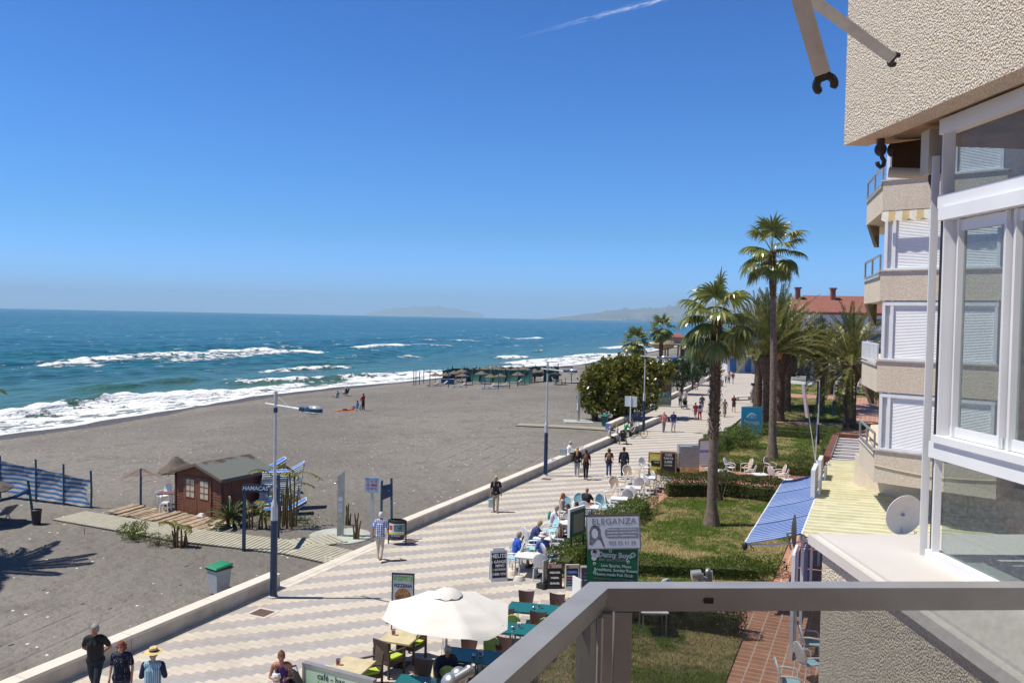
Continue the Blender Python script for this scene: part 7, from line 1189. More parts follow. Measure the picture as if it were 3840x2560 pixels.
def lounger(lab, clothm, back=.55, grp=None, mattress=False):
 t = thing('sun_lounger', lab, 'sun lounger', (0, 0, 0), 0, grp)
 for s_ in (-1, 1): mb = MB(); mb.bar((s_*.3, -1.0, .30), (s_*.3, .45, .32), .05, .07); mb.bar((s_*.3, .45, .32), (s_*.3, .95, .32+back), .05, .06); part('side_rail', mb, lwh, t)
 for s_ in (-1, 1):
  for y in (-.7, .35): mb = MB(); mb.bar((s_*.29, y-.17, 0), (s_*.29, y, .30), .045, .045); mb.bar((s_*.29, y+.17, 0), (s_*.29, y, .30), .045, .045); part('leg', mb, lwh, t)
 mb = MB(); rows = [[(-.28+.56*j, y, z) for j in range(2)] for y, z in ((-1.0, .335), (-.4, .325), (.1, .335), (.45, .35), (.95, .35+back))]; mb.grid(rows, .03 if not mattress else .07); part('bed', mb, clothm, t); return t
def flatlounger(lab, clothm, grp):
 t = thing('sun_lounger', lab, 'sun lounger', (0, 0, 0), 0, grp); fr = MB()
 for s_ in (-1, 1): fr.path([(s_*.33, -.95, 0), (s_*.33, .25, .02), (s_*.33, .95, .42)], .036, 6)
 fr.path([(-.33, -.95, 0), (.33, -.95, 0)], .026, 6); fr.path([(-.33, .95, .42), (.33, .95, .42)], .026, 6); part('frame', fr, lwh, t)
 for s_ in (-1, 1): mb = MB(); mb.bar((s_*.31, -.5, -.02), (s_*.31, -.35, -.075), .04, .03); part('leg', mb, lwh, t)
 mb = MB(); mb.grid([[(-.31+.62*j, y, z) for j in range(2)] for y, z in ((-.93, .015), (.25, .035), (.93, .43))], .012); part('bed', mb, clothm, t); return t
stack_r = -R(20)+YAW-R(60)
LS = flatlounger('blue and white lounger on top of the near tall stack behind the hut', lbl, 'stacked blue and white loungers'); zb = sandz(-26, 31)
LW = flatlounger('white-edged lounger low in the near tall stack', M('lounger_pale', (.5, .5, .5), .7), 'stacked blue and white loungers'); LW.name = 'sun_lounger'; USED.add(LS.name); KIDS[LS.name] = [(c, list(c.children)) for c in LS.children]; base = gs(640, 1168);
for k in range(19):
 loc_ = (base.x+.02*math.sin(k*1.3), base.y+.02*k, base.z+.1+k*.092); LB = 'white-edged lounger within the near tall stack behind the hut'
 if k == 0: LW.location = loc_; LW.rotation_euler = (0, 0, stack_r)
 elif k == 18: LS.location = loc_; LS.rotation_euler = (0, 0, stack_r)
 else: dup(LW, loc_, stack_r, LB)
base2 = gs(607, 1135)
for k in range(13): dup(LS if k == 12 else LW, (base2.x-.02*math.cos(k*2), base2.y+.015*k, base2.z+.1+k*.11), stack_r+.25, 'lounger within the farther stack behind the hut roof' if k < 12 else 'lounger on top of the farther stack behind the hut roof')
b3 = gs(655, 1180); dup(LS, (b3.x, b3.y, b3.z+.25), stack_r+.1, 'single blue lounger on a low pile among the banana plants'); dup(LS, (b3.x-1.1, b3.y+.2, b3.z+.35), stack_r+.05, 'white lounger leaning low between the sign posts and the plants'); dup(LS, (b3.x, b3.y, b3.z+.12), stack_r+.1, 'lower lounger of the low pile among the banana plants')
p = G3(382, 1170); t = thing('bar_table', 'small dark red table leaning against the left wall of the hut', 'table', p, YAW+.1); mb = MB(); mb.box((0, .1, .78), (.75, .6, .04)); part('tabletop', mb, M('dark_red_top', (.20, .08, .07), .4), t)
for x, y in ((-.32, -.12), (.32, -.12), (-.32, .35), (.32, .35)): mb = MB(); mb.tube((x, y, 0), (x*.95, y, .76), .018, n=6); part('leg', mb, greyp, t)
p = G3(384, 1176); t = thing('plastic_stool', 'white plastic stool on the deck left of the hut doors', 'stool', (p.x, p.y-.1, p.z+.05), YAW); mb = MB(); mb.slab([(-.17, -.17, .40), (.17, -.17, .40), (.17, .17, .40), (-.17, .17, .40)], [(-.15, -.15, .46), (.15, -.15, .46), (.15, .15, .46), (-.15, .15, .46)]); part('seat', mb, whitep, t)
for x, y in ((-1, -1), (1, -1), (1, 1), (-1, 1)): mb = MB(); mb.bar((x*.2, y*.2, 0), (x*.16, y*.16, .41), .05, .05); part('leg', mb, whitep, t)
dup(WC, Vector(gs(374, 1160))+Vector((0, 0, .02)), head(-150), 'white plastic armchair behind the small red table by the hut');
p = G3(462, 1188); single('floor_lantern', MB().slab([(-.17, -.14, 0), (.17, -.14, 0), (.17, .14, 0), (-.17, .14, 0)], [(-.09, -.08, .13), (.09, -.08, .13), (.09, .08, .13), (-.09, .08, .13)]), whitep, 'small white plastic base on the deck in front of the hut doors', 'base', (p.x, p.y, p.z+.06), .2)
random.seed(11); ax = lambda a, b: gs(1560/S+a*.2721/S, 1360/S+b*.2721/S)
PAR = [(265, 300, 150, 140), (403, 295, 120, 130), (525, 272, 130, 105), (630, 262, 140, 80), (640, 308, 150, 142), (757, 245, 110, 68), (865, 250, 130, 62), (955, 238, 120, 46), (905, 290, 150, 108), (1017, 262, 120, 88), (1028, 325, 160, 165), (1092, 240, 140, 30), (1150, 262, 140, 80), (1160, 315, 160, 150), (1247, 250, 130, 60), (1370, 255, 120, 56), (1405, 300, 150, 120), (1480, 240, 130, 38), (1538, 270, 130, 90), (1635, 262, 120, 80), (1765, 255, 120, 70), (1850, 240, 110, 50), (1915, 300, 150, 125)]
first = None
for i, (a, b, w_, top) in enumerate(PAR):
 p = ax(a, b); dep = -p.x*SA+p.y*CA; u, v = 1560/S+a*.2721/S, 1360/S+top*.2721/S; r_ = ray(u, v); ht = H+r_[2]/r_[1]*dep-p.z; sc = min(max(ht/2.45, .75), 1.15)
 lab = 'thatched parasol, number %s from the left edge of the crowded far group' % ['first', 'second', 'third', 'fourth', 'fifth', 'sixth', 'seventh', 'eighth', 'ninth', 'tenth', 'eleventh', 'twelfth', 'thirteenth', 'fourteenth', 'fifteenth', 'sixteenth', 'seventeenth', 'eighteenth', 'nineteenth', 'twentieth', 'twenty-first', 'twenty-second', 'twenty-third'][i]; lab = lab.replace('number ', '')
 if first is None: first = tparasol(lab, Vector(p), 1.25, 2.45); first.scale = (sc, sc, sc)
 else: dup(first, Vector(p), random.uniform(0, 6), lab, None, sc)
FL = lounger('grey and white lounger', lgr, .42, 'grey and white loungers at the far parasols', True)
for i, (a, b, rz, lb) in enumerate([(225, 325, 60, 'lounger at the left end of the far parasol group'), (590, 342, 60, 'lounger under the fifth far parasol'), (985, 362, 60, 'front lounger in the middle of the far parasol group'), (1165, 340, 50, 'lounger right behind the middle front one'), (865, 290, 60, 'lounger before the green screen left of the middle'), (1375, 295, 60, 'lounger right of the middle before the green screen'), (550, 275, 50, 'lounger with people lying on it by the blue box'), (1020, 265, 60, 'lounger deeper in the group behind the middle parasol'), (1690, 240, 55, 'lounger beyond the screen gap on the right'), (345, 318, 60, 'lounger turned away behind the leftmost one')]): put(FL, 1, xy=ax(a, b)[:2], rz=YAW+R(rz)-R(130), lab=lb, z=ax(a, b).z)
gcl = M('green_netting', (.02, .085, .065), .85, var=.25, scale=.8, col2=(.035, .13, .10))
def netting(lab, P0, P1, hh, n_=6):
 a, b = ax(*P0), ax(*P1); t = thing('wind_netting', lab, 'windbreak', Vector(a), 0, 'green cloth windbreaks round the far parasols'); d_ = b-a; rows = []
 for i in range(7): f = i/6; rows.append([(d_.x*q, d_.y*q+.25*abs(math.sin(math.pi*q*n_))*math.sin(math.pi*f), d_.z*q+.1+(hh-.15)*f-.06*abs(math.sin(math.pi*q*n_))) for q in [j/36 for j in range(37)]])
 mb = MB(); mb.grid(rows, .01); part('netting', mb, gcl, t)
 for k in range(n_+1): q = k/n_; mb = MB(); mb.tube((d_.x*q, d_.y*q-.05, d_.z*q-.2), (d_.x*q, d_.y*q-.05, d_.z*q+hh+.3), .06, n=6); part('post', mb, bp_, t)
netting('left side of the green windbreak around the far parasols', (370, 262), (505, 225), 1.9, 2); netting('long back run of the green windbreak near the water', (500, 225), (1960, 190), 1.9, 9); netting('front run of green windbreak behind the middle loungers', (700, 262), (1600, 288), 2.1, 5); netting('dark right part of the green windbreak by the plastic table', (1760, 270), (1965, 262), 2.1, 2)
for i, (a, b, top) in enumerate([(190, 325, 135), (445, 345, 125), (690, 342, 155), (775, 310, 125), (945, 352, 170), (1135, 370, 190), (1288, 348, 120), (1400, 330, 165), (1497, 312, 135), (1567, 300, 130), (47, 305, 170)]):
 p = ax(a, b); single('blue_pole', MB().tube((0, 0, -.2), (0, 0, 2.4 if i != 10 else 2.0), .06, n=7), bp_, 'blue pole standing free in the sand before the far parasols', 'pole', p, 0, 'bare blue poles before the far parasols')
for i, (a, b) in enumerate([(950, 886), (955, 886), (973, 880)]):
 p = gs(a, b); single('blue_pole', MB().tube((0, 0, -.2), (0, 0, 2.3), .06, n=7), bp_, 'bare blue pole left of the parasols near the waterline', 'pole', p, 0, 'bare blue poles left of the far parasols')
p = ax(1960, 300); t = thing('plastic_table', 'white plastic table with dark parasol and chairs right of the green windbreak', 'table', p, YAW); mb = MB(); mb.box((0, 0, .7), (1.2, .8, .05)); part('tabletop', mb, whitep, t)
for x, y in ((-.5, -.3), (.5, -.3), (-.5, .3), (.5, .3)): mb = MB(); mb.box((x, y, .35), (.07, .07, .7)); part('leg', mb, whitep, t)
dup(WC, ax(1905, 290), head(90), 'white plastic armchair at the far beach table'); p = ax(2035, 305); t = thing('dark_chair', 'dark plastic chair at the far beach table', 'chair', p, head(-90)); mb = MB(); mb.box((0, 0, .42), (.5, .5, .05)); part('seat', mb, blackm, t); mb = MB(); mb.box((0, -.25, .75), (.5, .05, .6)); part('backrest', mb, blackm, t); [part('leg', MB().box((x, y, .2), (.05, .05, .4)), blackm, t) for x in (-.22, .22) for y in (-.22, .22)]
p = ax(1925, 302); single('low_parasol', MB().lathe([(.03, 0), (.03, 1.6), (1.0, 1.55), (.1, 1.85)], 16), M('black_cloth', (.02, .02, .022), .9), 'low dark parasol over the far beach table', 'parasol', p)
p = ax(2040, 285); t = thing('wooden_shelter', 'dark timber frame shelter at the right end of the green windbreak', 'shelter', p, YAW); [part('post', MB().box((x, 0, 1.2), (.1, .1, 2.4)), M('dark_wood', (.06, .04, .03), .8), t) for x in (-1.1, 1.1)]; mb = MB(); mb.box((0, .5, 2.45), (2.6, 1.6, .1)); part('roof', mb, M('dark_wood'), t)
p = ax(435, 298); t = thing('blue_box', 'blue storage box beside the leftmost green windbreak', 'box', p, YAW); mb = MB(); mb.box((0, 0, .4), (1.9, 1.0, .8)); part('body', mb, M('box_blue', (.03, .09, .22), .6), t); mb = MB(); mb.box((0, 0, .83), (1.95, 1.05, .06)); part('lid', mb, M('box_grey', (.35, .38, .42), .6), t)
p = gs(785, 0+905+8);
p = gs(2, 1196); put(FL, 1, xy=(p.x-.3, p.y), rz=YAW+R(-110), lab='dark lounger end poking in at the left edge of the beach', z=p.z)
p = gs(-40, 1208); tparasol('thatched parasol just outside the left edge whose rim shows beside the windbreak', Vector((p.x, p.y, p.z)), 1.15, 2.3)
p = G3(500, 1362)
def onwall(u, v, lab, w_, d__, mat, name, cat, h=.02):
 p = g(u, v, .47); t = single(name, MB().box((0, 0, h/2+.002), (d__, w_, h)), mat, lab, cat, (-18.1, p.y, .47), 0); return t
random.seed(5); gm = M('trinkets', (.35, .38, .42), .4, var=.8, scale=60, col2=(.65, .65, .6))
for u, v, lb in [(1270, 1058, 'cloth with light blue trinkets spread on the wall left of the vendor'), (1340, 1040, 'dark trinkets laid on the wall right of the vendor'), (1360, 1030, 'silvery trinkets on a cloth on the wall near the stroller group')]:
 p = g(u, v, .47); t = thing('goods_cloth', lb, 'cloth', (-18.13, p.y, .472), 0); mb = MB(); mb.box((0, 0, .006), (.36, 1.4, .01)); part('cloth', mb, M('pale_cloth', (.6, .64, .66), .9), t); mb = MB(); [mb.ell((random.uniform(-.15, .15), random.uniform(-.6, .6), .03), (random.uniform(.01, .04), random.uniform(.01, .05), .02), 6, 4) for _ in range(40)]; part('trinkets', mb, gm, t); t['kind'] = 'thing'
 t.children[-1]['kind'] = 'stuff'
# ================================================================ PEOPLE
BAKE = []
skinm = M('skin', (.50, .27, .18), .55, var=.08, scale=8); skint = M('skin_tanned', (.36, .17, .10), .55, var=.08, scale=8)
def cm(c, v=.12, sc=20): return M('cloth_%02x%02x%02x' % tuple(int(min(.999, x)*255) for x in c), c, .85, var=v, scale=sc)
checkm, n = newmat('blue_check', .85, .2); sp_ = n.sep(n.obj()); f1 = n.m('GREATER_THAN', n.m('FRACT', n.m('MULTIPLY', n.m('ADD', sp_[0], n.m('MULTIPLY', sp_[1], .6)), 13)), .5); f2 = n.m('GREATER_THAN', n.m('FRACT', n.m('MULTIPLY', sp_[2], 13)), .5); n.link(n.mix(n.m('MULTIPLY', n.m('ADD', f1, f2), .5), (.04, .09, .36), (.62, .66, .72)), 'Base Color')
dotm, n = newmat('dotted_navy', .85, .2); vo = node(dotm.node_tree, 'ShaderNodeTexVoronoi'); vo.inputs['Scale'].default_value = 34; vo.inputs['Randomness'].default_value = .2; dotm.node_tree.links.new(n.obj(), vo.inputs['Vector']); n.link(n.mix(n.m('LESS_THAN', vo.outputs['Distance'], .22), (.012, .014, .035), (.45, .45, .5)), 'Base Color')
strm, n = newmat('pale_blue_stripe', .85, .2); sp_ = n.sep(n.obj()); n.link(n.mix(n.m('GREATER_THAN', n.m('FRACT', n.m('MULTIPLY', sp_[0], 26)), .5), (.10, .24, .36), (.40, .55, .62)), 'Base Color')
pinstr, n = newmat('navy_pinstripe', .85, .2); sp_ = n.sep(n.obj()); n.link(n.mix(n.m('GREATER_THAN', n.m('FRACT', n.m('MULTIPLY', sp_[2], 22)), .8), (.02, .035, .13), (.15, .18, .32)), 'Base Color')
def V3(*a): return Vector(a)
def pose(kind, st=0, lean=0, arms='down', ph=1, turn=0):
 J = {}
 if kind in ('walk', 'stand'):
  s_ = st if kind == 'walk' else .05; J['pel'] = V3(0, 0, .96); J['chest'] = V3(0, .02+lean*.6, 1.32); J['neck'] = V3(0, .02+lean, 1.49); J['head'] = V3(0, .05+lean*1.25, 1.64)
  for sd, sg in (('L', ph), ('R', -ph)):
   x = -.09 if sd == 'L' else .09; J['hip'+sd] = V3(x, 0, .92)
   if sg > 0: J['knee'+sd] = V3(x*.95, .17*s_/.3+.02, .52); J['ank'+sd] = V3(x*.9, s_, .085)
   else: J['knee'+sd] = V3(x*.95, .01-.06*s_/.3, .51); J['ank'+sd] = V3(x*.9, -s_, .085+.09*s_/.3)
   J['toe'+sd] = J['ank'+sd]+V3(0, .14, -.05 if sg > 0 else -.06)
 elif kind == 'sit':
  J['pel'] = V3(0, 0, .54); J['chest'] = V3(0, .0+lean*.6, .92); J['neck'] = V3(0, .02+lean, 1.08); J['head'] = V3(0, .06+lean*1.25, 1.23)
  for sd in 'LR': x = -.10 if sd == 'L' else .10; J['hip'+sd] = V3(x, .02, .52); J['knee'+sd] = V3(x*1.3, .44, .53); J['ank'+sd] = V3(x*1.2, .46+(.1 if sd == 'L' else -.05), .085); J['toe'+sd] = J['ank'+sd]+V3(0, .14, -.05)
 elif kind == 'ground':   # sitting on the sand, legs out
  J['pel'] = V3(0, 0, .18); J['chest'] = V3(0, -.12, .54); J['neck'] = V3(0, -.12, .70); J['head'] = V3(0, -.06, .84)
  for sd in 'LR': x = -.1 if sd == 'L' else .1; J['hip'+sd] = V3(x, .02, .15); J['knee'+sd] = V3(x, .42, .28); J['ank'+sd] = V3(x, .8, .09); J['toe'+sd] = J['ank'+sd]+V3(0, .06, .12)
 elif kind == 'lie':
  J['pel'] = V3(0, 0, .14); J['chest'] = V3(0, .38, .17); J['neck'] = V3(0, .55, .22); J['head'] = V3(0, .70, .30)
  for sd in 'LR': x = -.1 if sd == 'L' else .1; J['hip'+sd] = V3(x, -.03, .13); J['knee'+sd] = V3(x, -.48, .11); J['ank'+sd] = V3(x, -.9, .09); J['toe'+sd] = J['ank'+sd]+V3(0, -.12, -.03)
 up = (J['neck']-J['pel']).normalized(); fw = V3(0, 1, 0) if kind != 'lie' else V3(0, .2, -1)
 for sd, sg in (('L', -1), ('R', 1)):
  sh = J['neck']-up*.06+V3(.185*sg, 0, 0); J['sho'+sd] = sh; a = arms if isinstance(arms, str) else arms[0 if sd == 'L' else 1]; sw = -ph*sg*-1
  if kind == 'lie': J['elb'+sd] = sh+V3(.12*sg, .1, -.1); J['wri'+sd] = sh+V3(0, .3, -.12)
  elif a == 'down': J['elb'+sd] = sh+V3(.06*sg, -.03, -.28); J['wri'+sd] = sh+V3(.07*sg, .05, -.53)
  elif a == 'swing': k = (1 if (sd == 'L') == (ph < 0) else -1); J['elb'+sd] = sh+V3(.07*sg, .07*k-.04, -.27); J['wri'+sd] = sh+V3(.07*sg, .19*k+.02, -.49)
  elif a == 'behind': J['elb'+sd] = sh+V3(.11*sg, -.12, -.25); J['wri'+sd] = sh+V3(-.10*sg, -.20, -.42)
  elif a == 'hold': J['elb'+sd] = sh+V3(.07*sg, .02, -.27); J['wri'+sd] = sh+V3(-.06*sg, .25, -.24)
  elif a == 'push': J['elb'+sd] = sh+V3(.07*sg, -.02, -.27); J['wri'+sd] = sh+V3(.02*sg, .27, -.38)
  elif a == 'table': J['elb'+sd] = sh+V3(.09*sg, .15, -.24); J['wri'+sd] = sh+V3(-.02*sg, .36, -.27)
  elif a == 'lap': J['elb'+sd] = sh+V3(.08*sg, .03, -.27); J['wri'+sd] = sh+V3(.0*sg, .24, -.40)
  elif a == 'chin': J['elb'+sd] = sh+V3(.05*sg, .18, -.22); J['wri'+sd] = sh+V3(-.10*sg, .22, .02)
  elif a == 'up': J['elb'+sd] = sh+V3(.10*sg, .12, -.22); J['wri'+sd] = sh+V3(.03*sg, .26, .0)
 return J
def person(lab, p, rz, kind='stand', hgt=1.72, st=.28, lean=0, arms='down', ph=1, skin=None, top=(.1, .1, .1), sleeve='short', bot=(.1, .1, .15), btype='trousers', shoe=(.05, .04, .04), hair=(.06, .03, .02), hs='short', hat=None, fem=0, fat=1.0, det=1, extras=(), topm=None, turn=0, dz=0, grp=None):
 """det: 2 near, 1 middle, 0 far"""
 skin = skin or skinm; vx = {2: .0095, 1: .016, 0: .028}[det]; sc = hgt/1.75; t = thing('person', lab, 'person', (p[0], p[1], (p[2] if len(p) > 2 else 0)+dz), rz, grp); J = pose(kind, st, lean, arms, ph); t.scale = (sc, sc, sc)
 sw = .93 if fem else 1.0; up = (J['neck']-J['pel']).normalized(); hd = J['head']; fw = V3(math.sin(turn), math.cos(turn), 0) if kind != 'lie' else V3(0, .6, .8)
 b = MB(); c = b.caps; r_hip, r_ch, r_wa = (.112 if fem else .104)*fat, .118*sw*fat, (.092 if fem else .102)*fat
 c(J['hipL'], J['hipR'], r_hip, r_hip, 12); [(c(J['pel']+V3(q, 0, 0), J['pel'].lerp(J['chest'], .45)+V3(q, 0, 0), r_hip*.95, r_wa, 12), c(J['pel'].lerp(J['chest'], .45)+V3(q, 0, 0), J['chest']+V3(q, 0, 0), r_wa, r_ch*.95, 12)) for q in (-.045*fat, .045*fat)]; a, b2 = J['shoL'], J['shoR']; c(a.lerp(b2, .12), b2.lerp(a, .12), .075, .075, 10); c(J['chest']+V3(-.06, .01, 0), J['neck']-up*.1+V3(-.07, 0, 0), r_ch*.85, .085, 10); c(J['chest']+V3(.06, .01, 0), J['neck']-up*.1+V3(.07, 0, 0), r_ch*.85, .085, 10)
 c(J['neck']-up*.05, hd-V3(0, .02, .05) if kind != 'lie' else hd, .055, .05, 10); b.ell(hd+up*.03-fw*.01, (.076, .092, .105), 14, 10); b.ell(hd+fw*.035-up*.055, (.055, .055, .05), 12, 8); b.ell(hd+fw*.095-up*.005, (.013, .02, .022), 8, 6)
 sid = fw.cross(V3(0, 0, 1)); [b.ell(hd+sid*s_*.077-up*.0, (.014, .02, .03), 8, 6) for s_ in (-1, 1)]
 for sd in 'LR':
  c(J['hip'+sd], J['knee'+sd], .088*fat, .058, 12); c(J['knee'+sd], J['ank'+sd], .056, .038, 12); c(J['ank'+sd]-V3(0, .03, .03) if kind != 'lie' else J['ank'+sd], J['toe'+sd], .036, .03, 9); c(J['sho'+sd], J['elb'+sd], .052*sw, .038*sw, 10); c(J['elb'+sd], J['wri'+sd], .038*sw, .026*sw, 10)
  d = (J['wri'+sd]-J['elb'+sd]).normalized(); w_ = J['wri'+sd]; s_ = d.cross(V3(1, 0, 0) if abs(d.x) < .8 else V3(0, 0, 1)).normalized(); pn = d.cross(s_); c(w_, w_+d*.075, .028, .032, 9);
  if det == 2:
   for k, (o_, l) in enumerate(((-.027, .058), (-.009, .07), (.009, .066), (.027, .052))):
    f0 = w_+d*.085+s_*o_; f1 = f0+d*l*.55+pn*l*.2; c(f0, f1, .0095, .009, 6); c(f1, f1+d*l*.35+pn*l*.4, .009, .0075, 6)
   c(w_+d*.02+s_*-.03, w_+d*.06+s_*-.058, .011, .010, 6); c(w_+d*.06+s_*-.058, w_+d*.09+s_*-.056, .010, .008, 6)
  else: b.ell(w_+d*.12, (.024, .024, .024), 8, 6); c(w_+d*.03, w_+d*.12, .028, .018, 7); c(w_+d*.02-s_*.02, w_+d*.07-s_*.045, .012, .01, 6)
 def bake(nm, mb, mt, vox=vx, lb=None):
  o = part(nm, mb, mt, t, lb, 0); m_ = o.modifiers.new('r', 'REMESH'); m_.mode = 'VOXEL'; m_.voxel_size = vox; m_.use_smooth_shade = True
  sm = o.modifiers.new('s', 'SMOOTH'); sm.iterations = 2 if det else 1; sm.factor = .4; BAKE.append(o); return o
 bake('body', b, skin)
 if top is not None:
  k = MB(); g_ = .016; [(k.caps(J['pel']+up*.05+V3(q, 0, 0), J['pel'].lerp(J['chest'], .45)+V3(q, 0, 0), r_hip*.98+g_, r_wa+g_+.008, 12), k.caps(J['pel'].lerp(J['chest'], .45)+V3(q, 0, 0), J['chest']+V3(q, 0, 0), r_wa+g_+.008, r_ch*.95+g_, 12)) for q in (-.045*fat, .045*fat)]; k.caps(J['shoL'].lerp(J['shoR'], .12), J['shoR'].lerp(J['shoL'], .12), .075+g_, .075+g_, 10); k.caps(J['chest']+V3(-.06, .01, 0), J['neck']-up*.12+V3(-.07, 0, 0), r_ch*.85+g_, .085+g_, 10); k.caps(J['chest']+V3(.06, .01, 0), J['neck']-up*.12+V3(.07, 0, 0), r_ch*.85+g_, .085+g_, 10)
  k.caps(J['hipL'], J['hipR'], r_hip+g_*.8, r_hip+g_*.8, 12)
  if fem and det: k.ell(J['chest']+V3(-.065, .095, -.02), .06, 10, 8); k.ell(J['chest']+V3(.065, .095, -.02), .06, 10, 8)
  for sd in 'LR':
   if sleeve != 'none':
    k.caps(J['sho'+sd], J['sho'+sd].lerp(J['elb'+sd], .68 if sleeve == 'short' else 1), .052*sw+g_*1.1, .046*sw+g_*1.2, 10)
    if sleeve == 'long': k.caps(J['elb'+sd], J['elb'+sd].lerp(J['wri'+sd], .93), .04*sw+g_, .03*sw+g_, 10)
  bake('shirt', k, topm or cm(top))
 k = MB(); g_ = .012
 if btype == 'skirt' or btype == 'dress':
  top_ = J['pel']+up*(.1 if btype == 'skirt' else .12); bz = .28 if btype == 'dress' else .5; m_ = MB(); m_.lathe([(.12, 0), (.15, -.12), (.19, bz-top_.z), (.18, bz-top_.z), (.1, -.1)], 18, top_); k = m_; k_ = part('skirt', k, cm(bot), t)
 elif btype:
  k.caps(J['hipL'], J['hipR'], r_hip+g_, r_hip+g_, 12); k.caps(J['pel']-up*.02, J['pel']+up*.06, r_hip+g_, r_hip+g_, 12)
  for sd in 'LR':
   end = 1.0 if btype == 'trousers' else .85; k.caps(J['hip'+sd], J['hip'+sd].lerp(J['knee'+sd], end), .088*fat+g_, .062+g_+(.012 if btype == 'shorts' else 0), 12)
   if btype == 'trousers': k.caps(J['knee'+sd], J['knee'+sd].lerp(J['ank'+sd], .93), .060+g_, .050+g_, 12)
  bake('trousers' if btype == 'trousers' else 'shorts', k, cm(bot))
 if shoe is not None:
  for sd in 'LR':
   a, e = J['ank'+sd], J['toe'+sd]; dd = (e-a).normalized(); k = MB(); k.caps(a-V3(0, .035, .03) if kind != 'lie' else a, e+dd*.0, .045, .042, 9); part('shoe', k, cm(shoe), t)
 hm_ = cm(hair, .35, 30); k = MB(); hc = hd+up*.045-fw*.018
 if hs != 'bald':
  k.ell(hc, (.088, .100, .104) if det else (.092, .104, .108), 16, 10); bk = -fw
  if hs == 'short': k.ell(hd+bk*.045+up*.0, (.08, .07, .09), 12, 8)
  if hs in ('bob', 'curly'): k.ell(hd+bk*.03-up*.02, (.105, .085, .11) if hs == 'curly' else (.094, .08, .115), 14, 9);
  if hs == 'curly': [k.ell(hd+bk*.04+V3(math.cos(a)*.085, 0, math.sin(a)*.085), .045, 8, 6) for a in [x*.9 for x in range(7)]]
  if hs == 'long': k.caps(hd+bk*.05, J['neck']+bk*.085-up*.18, .082, .07, 12);
  if hs == 'bun': k.ell(hd+up*.13+bk*.03, .045, 10, 8); k.ell(hd+bk*.04, (.085, .075, .1), 12, 8)
  k.v = [tuple(Vector(v)-fw*max(0, (Vector(v)-hd).dot(fw)-.052) if (Vector(v)-hd).dot(up) < .062 and (Vector(v)-hd).dot(fw) > .03 else Vector(v)) for v in k.v]
  part('hair', k, hm_, t)
 if hat:
  k = MB(); kind_, col = hat
  if kind_ == 'straw': k.lathe([(.20, .0), (.10, .015), (.092, .02), (.088, .10), (.06, .115), (.02, .10)], 26, hd+up*.075-V3(0, 0, 0), 1.0, 1.15); part('hat', k, cm(col, .2, 40), t); k = MB(); k.lathe([(.097, .02), (.095, .05)], 26, hd+up*.077, 1, 1.15); part('hat_band', k, ink, t)
  elif kind_ == 'bucket': k.lathe([(.15, -.03), (.10, .02), (.092, .09), (.05, .105)], 20, hd+up*.055, 1, 1.1); part('hat', k, cm(col), t)
  elif kind_ == 'cap': k.ell(hc+up*.012, (.094, .106, .1), 16, 9); k.box(hd+fw*.12+up*.06, (.12, .11, .014)); part('cap', k, cm(col), t)
 if det and kind != 'lie':
  s_ = sid;
  if 'sunglasses' in extras: k = MB(); k.ell(hd+fw*.088+s_*.034+up*.028, (.026, .012, .019), 8, 6); k.ell(hd+fw*.088-s_*.034+up*.028, (.026, .012, .019), 8, 6); k.bar(hd+fw*.093+s_*.05+up*.032, hd+fw*.093-s_*.05+up*.032, .008, .008); part('sunglasses', k, ink, t)
  elif det == 2:
   for q in (-1, 1): k = MB(); k.ell(hd+fw*.083+s_*q*.032+up*.026, (.012, .008, .007), 8, 6); part('eye', k, ink, t)
   k = MB(); k.ell(hd+fw*.087-up*.062, (.022, .006, .006), 8, 6); part('mouth', k, cm((.25, .08, .06)), t)
 for e in extras:
  if isinstance(e, tuple):
   nm, col = e[0], e[1]
   if nm == 'backpack': bc = J['chest']-V3(0, .14, .04); k = MB(); k.ell(bc, (.15, .09, .21), 14, 10); part('backpack', k, cm(col), t)
   elif nm == 'straps': k = MB(); [k.path([J['sho'+sd].lerp(J['neck'], .45)+V3(0, -.1, .04), J['sho'+sd].lerp(J['neck'], .45)+V3(0, .05, .10), J['chest']+V3(.1*(-1 if sd == 'L' else 1), .15, .0)], .014, 6) for sd in 'LR']; part('strap', k, cm(col), t)
   elif nm == 'scarf': k = MB(); k.path([J['neck']+V3(.08*math.cos(a), .08*math.sin(a)-.0, -.03) for a in [x*.52 for x in range(13)]], .035, 8); part('scarf', k, cm(col), t)
   elif nm == 'band': k = MB(); k.ell(J['chest']+V3(0, .0, -.02), (.15, .14, .16), 14, 8); k.caps(J['pel'], J['chest'], .16, .145, 12); part('bodice', k, cm(col), t)
 return t, J, sc
def held(name, lab, cat, t, J, sc, sd, build, mat, dz=0):
 """an object hanging from a hand: a thing of its own, placed at the hand"""
 w_ = J['wri'+sd]; Mx = Matrix.Translation(t.location) @ Matrix.Rotation(t.rotation_euler.z, 4, 'Z') @ Matrix.Scale(sc, 4); p = Mx @ (w_+V3(0, 0, -.10)); o = thing(name, lab, cat, p, t.rotation_euler.z); build(o); return o
def bagbuild(w_, h, d_, mat, soft=.1):
 def f(o):
  mb = MB(); mb.slab([(-w_/2*.9, -d_/2, -h-.15), (w_/2*.9, -d_/2, -h-.15), (w_/2*.9, d_/2, -h-.15), (-w_/2*.9, d_/2, -h-.15)], [(-w_/2, -d_/3, -.15), (w_/2, -d_/3, -.15), (w_/2, d_/3, -.15), (-w_/2, d_/3, -.15)]); part('bag_body', mb, mat, o); mb = MB(); mb.path([(-w_/4, 0, -.15), (-w_/6, 0, -.02), (w_/6, 0, -.02), (w_/4, 0, -.15)], .008, 5); part('handle', mb, mat, o)
 return f
